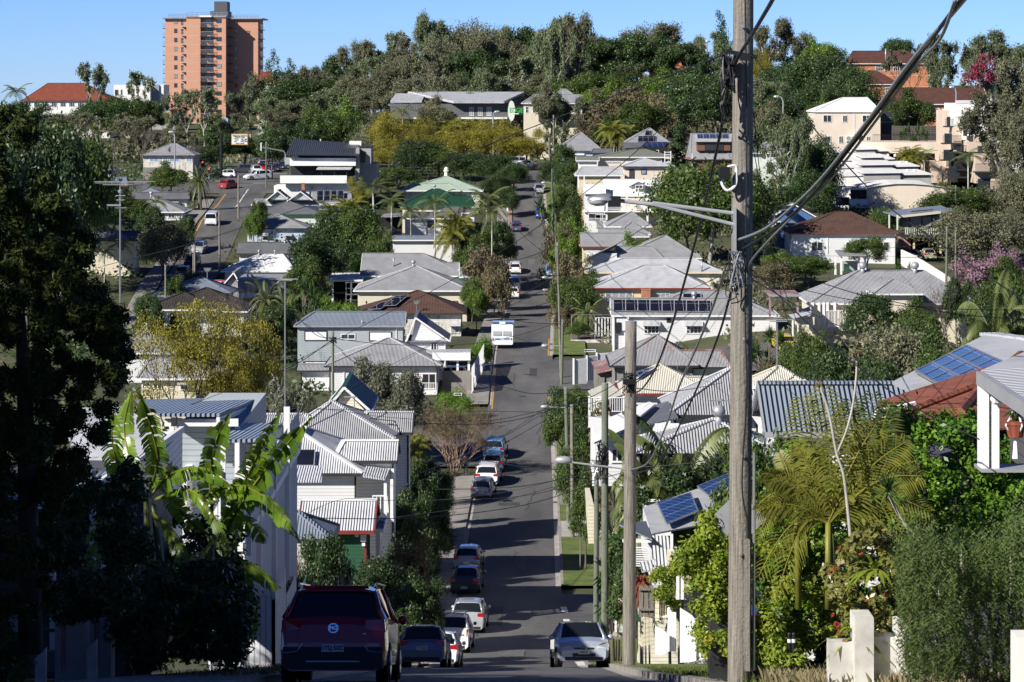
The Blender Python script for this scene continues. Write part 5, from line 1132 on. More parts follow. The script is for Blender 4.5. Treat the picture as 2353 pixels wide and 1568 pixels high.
def broad(key,seed,H=10,W=10,lmat='leaf_mid',n=7000,leaf=.3,base=.18,tm='bark',np_=46,flat=.5,irregular=.25,shell=2.2,aspect=1.5,top=1.0):
 r=random.Random(seed);s=Skel(seed);p,d=s.limb((0,0,-.8),(0,0,1),H*(base+.2)+.8,H*.028,H*.018,4,.05)
 for i in range(5):
  a=i*1.26+r.uniform(-.3,.3);s.grow(p[-1],(math.cos(a)*.9,math.sin(a)*.9,.9),H*.26,H*.011,1,(2,3),.6,.7,.2)
 pf=[]
 for i in range(np_):
  a=r.uniform(0,2*math.pi);ph=math.acos(r.uniform(-.55,1));q=r.uniform(.45,.9)**.6*(1+r.gauss(0,irregular*.4))
  cx,cy,cz=math.sin(ph)*math.cos(a)*W/2*q,math.sin(ph)*math.sin(a)*W/2*q,math.cos(ph)*H*(1-base)/2*q
  s_=r.uniform(.10,.2);pf.append((cx*.86,cy*.86,H*(base+(1-base)/2)+cz*.84,W*s_,W*s_,W*s_*(.6+.2*flat)))
 V,Fq=lqd(pf,n,leaf,aspect,.7,.3,shell);
 reg(key,s.mb,(V,Fq),lmat,tm,float(np.percentile(V[:,2],99.7)),2*float(np.percentile(np.abs(V[:,:2]),97)))
def bare(key,seed,H=10,tm='bark_pinkish',depth=5,nb=(2,3),spread=.45,lmat=None,n=0,leaf=.15,base=.12,stems=4,rad=.05,asp=1.5):
 s=Skel(seed)
 for i in range(stems):
  a=i*2*math.pi/stems+s.r.uniform(-.4,.4);s.grow((math.cos(a)*.1,math.sin(a)*.1,-.3),(math.cos(a)*.35,math.sin(a)*.35,1),H*.27,H*.012,depth,nb,spread,.76,.12,.1,5)
 lv=None
 if n:lv=lqd([(q.x,q.y,q.z,H*rad,H*rad,H*rad*.7)for q in s.tips],n,leaf,asp,.4,.2)
 Z_=[q.z for q in s.tips];R_=[max(abs(q.x),abs(q.y))for q in s.tips]
 reg(key,s.mb,lv,lmat,tm,max(Z_),2*float(np.percentile(R_,95)))
def frond(L=2.6,width=.55,n=26,droop=1.0,rise=.9,seed=0,lw=.05,sag=.5,vee=.35):
 """one feather frond starting at the origin and heading +x: returns rachis MB points and leaflet quads"""
 r=random.Random(seed);pts=[];
 for i in range(n+1):
  t=i/n;pts.append(VX((L*(t*.95),0,L*(rise*t*.75-droop*.75*t*t))))
 V=[]
 for i in range(2,n+1):
  t=i/n;wl=width*math.sin(math.pi*min(1,t*.85+.12))**.6*r.uniform(.85,1.1);d=(pts[i]-pts[i-1]).normalized()
  for sd in(-1,1):
   q=VX((0,sd,0));dirn=(q*1+d*.55+VX((0,0,vee-sag*.9))).normalized();a=pts[i];b=a+dirn*wl;m_=a+dirn*wl*.5+VX((0,0,.06*wl))
   w_=d*lw;V+=[a-w_*.5,m_+w_*.4,b+VX((0,0,-sag*wl*.35)),m_-w_*.6]
 return pts,V
def palm(key,seed,H=8,nf=14,L=2.6,tm='bark_pale',lmat='leaf_palm',width=.7,lw=.10,n=24,droop=1.0,crownshaft=True,sag=.5,tr=.11,stems=1,el=(.1,1.3)):
 r=random.Random(seed);tb_=MB();VV=[];rb=MB()
 for s_ in range(stems):
  bx,by=(0,0)if stems==1 else(r.uniform(-.8,.8),r.uniform(-.8,.8));h=H*(1 if s_==0 else r.uniform(.55,.95));lx,ly=r.uniform(-.4,.4),r.uniform(-.4,.4)
  tp=VX((bx+lx,by+ly,h));tb_.tu_([(bx,by,-.5),(bx+lx*.3,by+ly*.3,h*.5),tp],[tr*1.3,tr,tr*.8],7)
  if crownshaft:tb_.tu_([tp-VX((0,0,.0)),tp+VX((0,0,L*.28))],[tr*.9,tr*.5],6)
  for i in range(nf):
   a=i*2.399+r.uniform(-.2,.2);e=el[0]+(el[1]-el[0])*(i/nf)+r.uniform(-.1,.1);pts,V=frond(L*r.uniform(.85,1.1),width,n,droop*(1.25-.5*e),.2+e*.9,r.random(),lw,sag)
   Mx=Matrix.Translation(tp+VX((0,0,L*.25 if crownshaft else 0)))@Matrix.Rotation(a,4,'Z')
   VV+=[Mx@q for q in V];rb.tu_([Mx@q for q in pts[::3]],[.03*L/2.6]*len(pts[::3]),4,cap=False)
 V=np.array([tuple(q)for q in VV]);reg(key,tb_,(V,np.arange(len(V)).reshape(-1,4)),lmat,tm,H+L*.55,L*2*.9,[('frond_stems',rb,lmat)])
def rosette(key,seed,H=3,n=9,L=.8,w=.06,lmat='leaf_yucca',stems=5,leaves=40,spread=.5,tm='bark'):
 r=random.Random(seed);tb_=MB();VV=[]
 for s_ in range(stems):
  a=r.uniform(0,6.28);h=H*(r.uniform(.45,1)if s_ else 1);bx=math.cos(a)*spread*r.random()*2;by=math.sin(a)*spread*r.random()*2;tp=VX((bx*1.2,by*1.2,h))
  tb_.tu_([(bx*.3,by*.3,-.3),(bx*.8,by*.8,h*.5),tp],[.08,.06,.05],6)
  for i in range(leaves):
   b_=r.uniform(0,6.28);e=r.uniform(-.5,1.5);d=VX((math.cos(b_)*math.cos(e),math.sin(b_)*math.cos(e),math.sin(e)));l_=L*r.uniform(.75,1.1);sd=d.cross(VX((0,0,1))).normalized()*w
   m_=tp+d*l_*.5;tip=tp+d*l_+VX((0,0,-.18*l_*math.cos(e)));VV+=[tp-sd*.5,m_-sd,tip,m_+sd]
 V=np.array([tuple(q)for q in VV]);reg(key,tb_,(V,np.arange(len(V)).reshape(-1,4)),lmat,tm,H+L,spread*3+L*1.6)
for i in range(6):gum('gum%d'%i,20+i,20,.5+.08*(i%3),'leaf_gum' if i%2==0 else 'leaf_gum2',19000,[.2,.3,.24][i%3],.26,rad=.075,low=8)
gum('tallgum0',41,20,.35,'leaf_gum',5000,.42,.4,rad=.07);gum('tallgum1',43,20,.4,'leaf_gum',3800,.45,.42,rad=.065,lean=.12)
broad('dark0',1,12,12,'leaf_dark',26000,.24);broad('dark1',2,12,11,'leaf_dark',26000,.24,irregular=.5);broad('mid0',3,10,10,'leaf_mid',24000,.2,irregular=.4);broad('mid1',4,10,9,'leaf_mid',24000,.2,irregular=.6)
broad('bright0',5,9,10,'leaf_bright',22000,.2,irregular=.4);broad('yellow0',6,11,11,'leaf_yellow',20000,.17,irregular=.7,np_=60);broad('yellow1',7,11,10,'leaf_yellow',18000,.17,irregular=.8,np_=55)
broad('olive0',8,8,8,'leaf_olive',16000,.13,irregular=.5,aspect=3,tm='bark_pale');broad('shrub0',9,3,4,'leaf_mid',8000,.12,base=.0,np_=40);broad('shrub1',10,3,4,'leaf_dark',8000,.13,base=.0,np_=40,irregular=.6)
broad('brownish0',12,6,7,'leaf_brown',9000,.2,base=.02,irregular=.6,np_=50);broad('spread0',13,9,14,'leaf_mid',18000,.24,base=.32,irregular=.3,np_=70,tm='bark_pale');broad('hedgeb',14,3,5,'leaf_hedge',9000,.11,base=0,np_=60)
broad('pink0',15,6,8,'leaf_pink',5000,.2,base=.1,irregular=.8,np_=40);broad('flame0',16,9,6,'leaf_magenta',900,.26,base=.4,irregular=.9,np_=26);broad('olivegum0',17,8,10,'leaf_gum2',13000,.2,base=.02,irregular=.5,np_=60)
bare('bare0',50,7,'bark_pinkish',6,(2,3),.55,'leaf_brown',9000,.05,stems=9,asp=7);bare('bare1',51,10,'bark',5,(2,3),.5,stems=3);bare('bare2',52,10,'bark',4,(2,3),.55,'leaf_gum2',1500,.3,stems=2)
bare('jaca0',53,9,'bark_dark',4,(2,3),.62,'leaf_yellow',15000,.085,stems=4,rad=.075);bare('frangi',54,2.6,'bark_pale',4,(2,3),.5,stems=4)
palm('palm0',60,7,12,2.8);palm('palm1',61,8,11,3.0,lmat='leaf_palm');palm('palmy0',62,4,13,2.4,lmat='leaf_palm_y',stems=4,tr=.07);palm('date0',63,2,26,2.2,lmat='leaf_palm',tm='bark',width=.35,crownshaft=False,tr=.3,el=(-.3,1.4))
palm('cane0',64,2.4,13,2.5,lmat='leaf_palm',stems=4,tr=.06,n=30,sag=.6)
rosette('yucca0',70,2.6,stems=10,L=.8,leaves=46,spread=.9);rosette('yucca1',71,1.4,stems=5,L=.7,leaves=40,spread=.5)
def mk_column(key,seed,H,W,lmat):
 r=random.Random(seed);pf=[(r.uniform(-.2,.2)*W,r.uniform(-.2,.2)*W,H*(i+.5)/22,W*.38*(1-(i/22)**2*.8),W*.38*(1-(i/22)**2*.8),H*.07)for i in range(22)]
 m_=MB();m_.tu_([(0,0,-.5),(0,0,H*.6)],[.15,.05],5);reg(key,m_,lqd(pf,6000,.25,1.6),lmat,'bark',H,W)
mk_column('column0',5,9,3.4,'leaf_dark');mk_column('pine0',6,14,8,'leaf_dark')
broad('figs0',18,12,13,'leaf_dark',30000,.22,base=.05,irregular=.3,np_=80)
used_labels={}
def put(key,uc,vt,D,wU,label,cat='tree',name='tree',group=None,dz=0,rz=None,vb=None):
 root,H,W,ch=PROTO[key];x=X(uc,D);g=G(x,D)-.15+dz if vb is None else Z(vb,D)
 if 'palm' not in key and 'cane' not in key and 'column' not in key:wU=max(wU,.45*(Z(vt,D)-g)/H*W*F/D)
 h=Z(vt,D)-g;c=copy_tree(root,ch);c.name=name;c.location=(x,D,g)
 sx=wU*D/F/W;c.scale=(sx,sx,max(.1,h/H))if 'palm' not in key and 'cane' not in key else(sx,sx,max(sx*.8,h/H));c.rotation_euler[2]=random.uniform(0,6.28)if rz is None else rz
 tag(c,label,cat,group);return c
def num(label):
 used_labels[label]=used_labels.get(label,0)+1;return used_labels[label]
sky_=[(600,175),(640,150),(700,165),(760,150),(800,108),(840,92),(880,100),(920,62),(960,38),(1000,42),(1040,58),(1075,45),(1110,45),(1150,72),(1200,62),(1250,60),(1300,40),(1345,40),(1390,80),(1440,78),(1480,62),(1520,85),(1560,125),(1610,112),(1650,60),(1700,34),(1750,55),(1800,82),(1860,86),(1910,92),(1955,115)]
def skyv(u_):return interp(sky_,u_)
gk=['gum0','gum1','gum2','gum3','gum4','gum5']
rr_=random.Random(5)
rowname=['along the skyline','second row down from the skyline','third row down the slope','fourth row down the slope','lowest row of the slope']
def nth(i):
 i+=1
 return '%d%s'%(i,'th' if 10<=i%100<=20 else{1:'st',2:'nd',3:'rd'}.get(i%10,'th'))
for row,(D,off,step,w_)in enumerate(((705,0,44,88),(672,36,46,92),(640,76,48,96),(612,120,50,98),(590,160,52,95))):
 uu=612+row*9;i=0
 while uu<(1560 if row<2 else 1720):
  vt=skyv(uu)+off+rr_.uniform(-10,14)
  if not(row>=3 and 930<uu<1400 and vt>205)and not(1475<uu<1640 and row<3):
   D_=D+rr_.uniform(-10,10);kk=rr_.random();kk='olivegum0' if kk<.1 else 'dark1' if kk<.16 else 'tallgum%d'%(kk>.22)if kk<.3 else None;put(kk or gk[rr_.randrange(6)],uu,vt,D_,w_*rr_.uniform(.85,1.2),'%s, %s from the left, %s'%({'o':'bushy olive-leaved tree','d':'dark leafy tree','t':'tall open gum with clumped crown'}.get((kk or 'g')[0],'grey-green gum tree with pale trunk'),nth(i),rowname[row]),group='gum trees on the wooded ridge',name='gum_tree');i+=1
  uu+=step*rr_.uniform(.75,1.2)
ORD={}
def T(key,uc,vt,D,wU,desc,cat='tree',name='tree',group=None,**k):return put(key,uc,vt,D,wU,desc,cat,name,group,**k)
L_=[('tallgum0',215,145,650,95,'tall dark gum with rounded clumps in front of the red-roofed villa'),('tallgum1',315,165,655,70,'thin open gum tree in front of the white modern building'),('palm0',38,198,640,70,'palm at the far left skyline beside the villa'),('dark0',120,262,610,110,'dark rounded tree below the left end of the red-roofed villa'),('dark1',50,235,600,110,'dark tree at the far left below the skyline palm'),('mid0',290,222,640,110,'mid green tree below the white modern building'),('dark0',225,235,625,110,'dark tree at the foot of the tall clumpy gum'),('dark1',350,232,650,70,'dark tree touching the left side of the brick tower'),('gum1',170,262,580,110,'grey-green tree left of the bare thicket'),('gum3',300,268,560,120,'grey-green tree above the bare thicket'),('gum0',90,285,560,120,'grey-green tree right of the tall conifer top'),('gum5',380,290,560,90,'grey-green tree at the base of the brick tower'),('bare2',250,262,545,110,'grey leafless tree left of the weathered cottage roof'),('bare1',330,285,540,110,'purplish bare tree above the weathered cottage'),('bare1',200,275,538,110,'brown bare tree behind the bright green umbrella tree'),('bare2',420,300,520,90,'bare grey tree behind the weathered cottage gable'),('tallgum0',432,205,575,100,'tall gum standing in front of the brick tower'),('tallgum1',470,203,560,80,'slender gum right of the one in front of the brick tower'),('gum4',395,255,590,80,'small gum against the foot of the tower'),('mid1',490,262,600,70,'bright green tree at the lower right corner of the tower'),('gum2',530,262,590,90,'grey-green tree behind the parking sign'),('dark0',505,305,520,80,'dark tree left of the parking sign'),('dark1',560,315,525,80,'dark tree behind the 2P sign board'),('bare1',445,325,500,80,'bare branching tree right of the weathered cottage'),('dark0',470,340,500,60,'dark bush behind the black sign gantry'),('pine0',625,117,700,62,'dark clumpy pine right of the brick tower'),('pine0',672,138,700,60,'black-green pine beside the red roof'),('gum2',575,190,650,80,'grey gum overlapping the right edge of the tower'),('gum0',620,225,620,100,'gum tree below the dark pine'),('gum3',655,255,600,110,'leaning gum above the black and white house'),('tallgum1',745,205,590,110,'white-trunked gum above the black roof'),('dark0',625,295,480,70,'dark tree behind the left end of the black roof'),('dark1',690,285,490,70,'dark bush behind the black ribbed roof'),('mid0',745,245,520,90,'bright green tree right above the black roof'),('bright0',790,225,540,90,'yellow-green tree left of the long grey building'),('mid1',715,268,500,70,'leafy tree behind the satellite dish'),('mid0',820,262,520,80,'mid green tree between the black roof and the yellow trees'),('olivegum0',850,280,510,70,'grey-leaved shrub left of the yellow tree'),('yellow0',893,255,500,100,'golden feathery tree below the left end of the long grey building'),('yellow1',905,320,490,90,'lower golden tree with ivy at its foot'),('yellow0',965,268,520,80,'golden tree top beside the fan of palm fronds'),('yellow1',1075,275,515,120,'orange-gold feathery tree above the mint roof'),('yellow0',1150,275,510,130,'broad golden tree left of the street top'),('yellow1',1210,298,508,100,'golden tree overhanging the top of the street'),('gum1',955,180,590,130,'gum tree in front of the left part of the long grey building'),('gum5',1000,222,560,110,'gum tree overlapping the roof of the long grey building'),('palmy0',1035,275,530,70,'yellowish palm below the long grey building'),('palm1',925,245,540,60,'palm fronds left of the long grey building'),('figs0',950,320,480,90,'dark leafy mass behind the mint roofed house'),('mid1',1010,330,480,100,'green thicket above the mint roof finial'),('figs0',1080,350,475,100,'dark tree right of the finial'),('figs0',1140,355,470,90,'dark green tree beside the upper street'),('figs0',1180,375,455,70,'dark tree at the left kerb near the top of the street'),('gum4',1230,330,545,60,'small gum behind the silver sedan at the street top'),('mid0',915,385,460,80,'leafy bush left of the mint roof'),('mid1',875,400,450,60,'bush right of the white end of the modern house'),('yellow1',818,408,420,50,'yellow-green bottlebrush right of the modern house'),('figs0',1145,400,445,70,'dark tree behind the mint roof right end'),('figs0',1165,430,430,50,'dark shrub hanging over the left footpath'),('dark0',95,290,300,150,'bright-topped umbrella tree behind the conifer'),('spread0',140,288,330,150,'spreading bright green tree left of the sky blue roof'),('mid0',170,340,345,110,'leafy tree below the spreading tree'),('dark1',60,330,260,150,'dark tree mass behind the conifer'),('mid1',395,372,440,70,'leafy tree in front of the weathered cottage'),('mid0',372,385,445,50,'small leafy tree at the foot of the weathered cottage'),('date0',460,385,420,50,'scruffy palm beside the traffic lights'),('bare1',505,412,440,50,'bare grey frangipani tree on the grassy corner'),('mid0',240,425,395,100,'green tree above the cream two-storey house'),('mid1',300,440,390,90,'green tree left of the white gabled cottage'),('dark0',225,470,385,90,'dark tree behind the cream two-storey house'),('dark1',345,475,375,60,'dark tree between the cream house and the white cottage'),('palm0',360,455,378,60,'palm in front of the white gabled cottage'),('olivegum0',375,508,345,115,'broad olive-green street tree beside the cream two-storey house'),('mid0',425,498,372,40,'round green bush on the left street corner'),('bare1',520,548,365,60,'dark twiggy shrub left of the charcoal-roofed house'),('mid0',592,462,380,40,'green bush between the left street and the terrace'),('bright0',583,480,375,32,'yellow-green bush on the right kerb of the left street'),('palm1',275,550,335,80,'palm in front of the cream two-storey house'),('palm0',240,570,330,60,'palm at the left of the cream house wall'),('mid0',400,635,305,40,'round green bush beside the left street driveway'),('mid0',440,625,310,25,'small bush at the street pole'),('dark0',775,480,352,120,'big dark green tree behind the green-wrapped house'),('dark1',725,540,330,110,'dark leafy tree right of the white hip roof'),('mid0',820,475,350,110,'tall mid green tree left of the white weatherboard house'),('mid1',700,590,318,80,'green tree above the round yuccas'),('dark0',795,560,346,110,'dark green crown left of the long grey roof'),('mid0',870,540,345,60,'green tree behind the end of the long grey roof'),('palm0',860,440,395,110,'palm with drooping fronds left of the bottle-green roof'),('palmy0',790,455,385,90,'yellowish palm beside the solar panels'),('palm1',900,450,390,90,'palm nearest the bottle-green roof'),('palm0',945,470,375,70,'slim palm in front of the white weatherboard house'),('palm1',1000,448,370,90,'tall slim palm against the bottle-green roof'),('palmy0',1035,490,365,90,'clump of yellowish palms before the low white cottage'),('palm0',1120,440,368,100,'tall palm at the right end of the bottle-green roof'),('palm1',1130,470,360,80,'shorter palm beside the tall one near the street'),('mid0',1100,520,365,80,'leafy tree beside the street palms'),('mid1',1075,545,355,70,'green bush below the street palms'),('dark0',1150,510,372,50,'dark bush on the left kerb below the palms'),('brownish0',1115,570,335,110,'bronze-leaved street tree over the parked white cars'),('brownish0',1135,605,322,80,'lower bronze street tree beside the van'),('mid0',1085,640,312,50,'green bush at the corner of the cream house'),('bright0',1095,655,300,40,'bright small bush by the cream house'),('yucca0',695,630,290,70,'clump of round spiky yuccas left of the steel scaffold'),('yucca0',730,655,285,60,'second spiky yucca clump left of the steel scaffold'),('bright0',775,685,280,90,'yellow-green shrub above the shuttered house'),('date0',610,635,275,90,'shaggy palm behind the blond aerial mast'),('date0',655,665,272,80,'shaggy palm left of the shuttered house'),('dark0',640,700,268,90,'dark shrubs under the shaggy palms'),('dark1',600,720,265,60,'dark undergrowth left of the shuttered house'),('bare1',560,640,262,110,'silvery leafless tree right of the dark tiled roof'),('bare1',500,650,255,80,'bare grey crown in front of the dark tiled roof'),('mid0',425,720,262,70,'glossy green bush under the dark tiled roof'),('dark0',340,680,260,60,'dark tree left of the dark tiled roof'),('palm1',345,670,262,60,'palm left of the dark tiled roof'),('jaca0',455,700,200,280,'big yellow feathery tree with black forked limbs'),('yellow1',590,745,205,130,'yellow-green feathery crown right of the big forked one'),('yellow0',565,850,200,110,'low yellow-green foliage right of the slatted white fence'),('yellow1',520,780,208,110,'yellow foliage in front of the pale house'),('olive0',680,880,170,110,'small-leaved grey-green bush left of the bottle-green gable'),('olive0',870,825,212,130,'big silvery olive tree in front of the pale cottage'),('olive0',935,850,210,110,'right half of the silvery olive pair'),('olive0',820,905,200,70,'low silvery bush beside the bottle-green gable'),('bare0',1038,905,205,185,'bare twiggy crepe myrtle with pinkish stems at the street corner'),('palmy0',960,1000,190,70,'small palm between the big grey roof and the bare street tree'),('palm0',945,1025,172,70,'small green palm behind the ribbed white roof'),('dark0',955,1060,168,90,'dark bush above the footpath'),('dark1',990,1065,176,80,'dark hedge tree beside the footpath'),('dark0',1010,1085,182,60,'dark shrub at the foot of the bare street tree'),('hedgeb',1045,895,232,80,'clipped green hedge behind the street sign on the left corner'),('hedgeb',1107,770,262,24,'box hedge on the footpath beside the caravan'),('dark1',940,1125,150,90,'dark shrub in the shade below the verandah'),('dark0',905,1160,142,80,'dark tree beside the green cottage'),('dark1',962,1195,138,40,'bright-topped clipped hedge above the footpath'),('figs0',985,1085,172,90,'dense dark tree shading the footpath beside the upper parked group'),('figs0',1000,1150,159,80,'dense dark hedge tree above the silver hatchback'),('figs0',970,1215,146,90,'dense dark hedge tree left of the dark grey sedan'),('dark1',930,1250,125,110,'dark hedge left of the parked sedan'),('brownish0',945,1235,122,100,'dry feathery shrub catching the sun on the dark hedge'),('dark1',880,1290,112,150,'dark leafy hedge behind the red car'),('dark1',960,1330,108,110,'dark hedge beside the parked silver cars'),('bare0',680,1215,105,100,'dark red-leaved shrub above the frangipani'),('frangi',790,1285,92,190,'stubby-branched frangipani catching the sun behind the red car'),('frangi',860,1335,88,120,'second frangipani low behind the red car'),('dark1',740,1235,98,120,'dark leafy shrub left of the green cottage'),('dark1',700,1330,84,100,'dark shrub beside the white batten fence'),]
def kindname(key,cat_=None):
 if 'palm' in key or 'date' in key or 'cane' in key:return 'palm','palm_tree'
 if 'yucca' in key:return 'plant','yucca'
 if key.startswith('shrub')or key.startswith('hedge'):return 'shrub','shrub'
 if 'gum' in key and 'olive' not in key:return 'tree','gum_tree'
 return 'tree','tree'
for e in L_:
 c_,n_=kindname(e[0]);put(*e[:5],e[5],c_,n_)
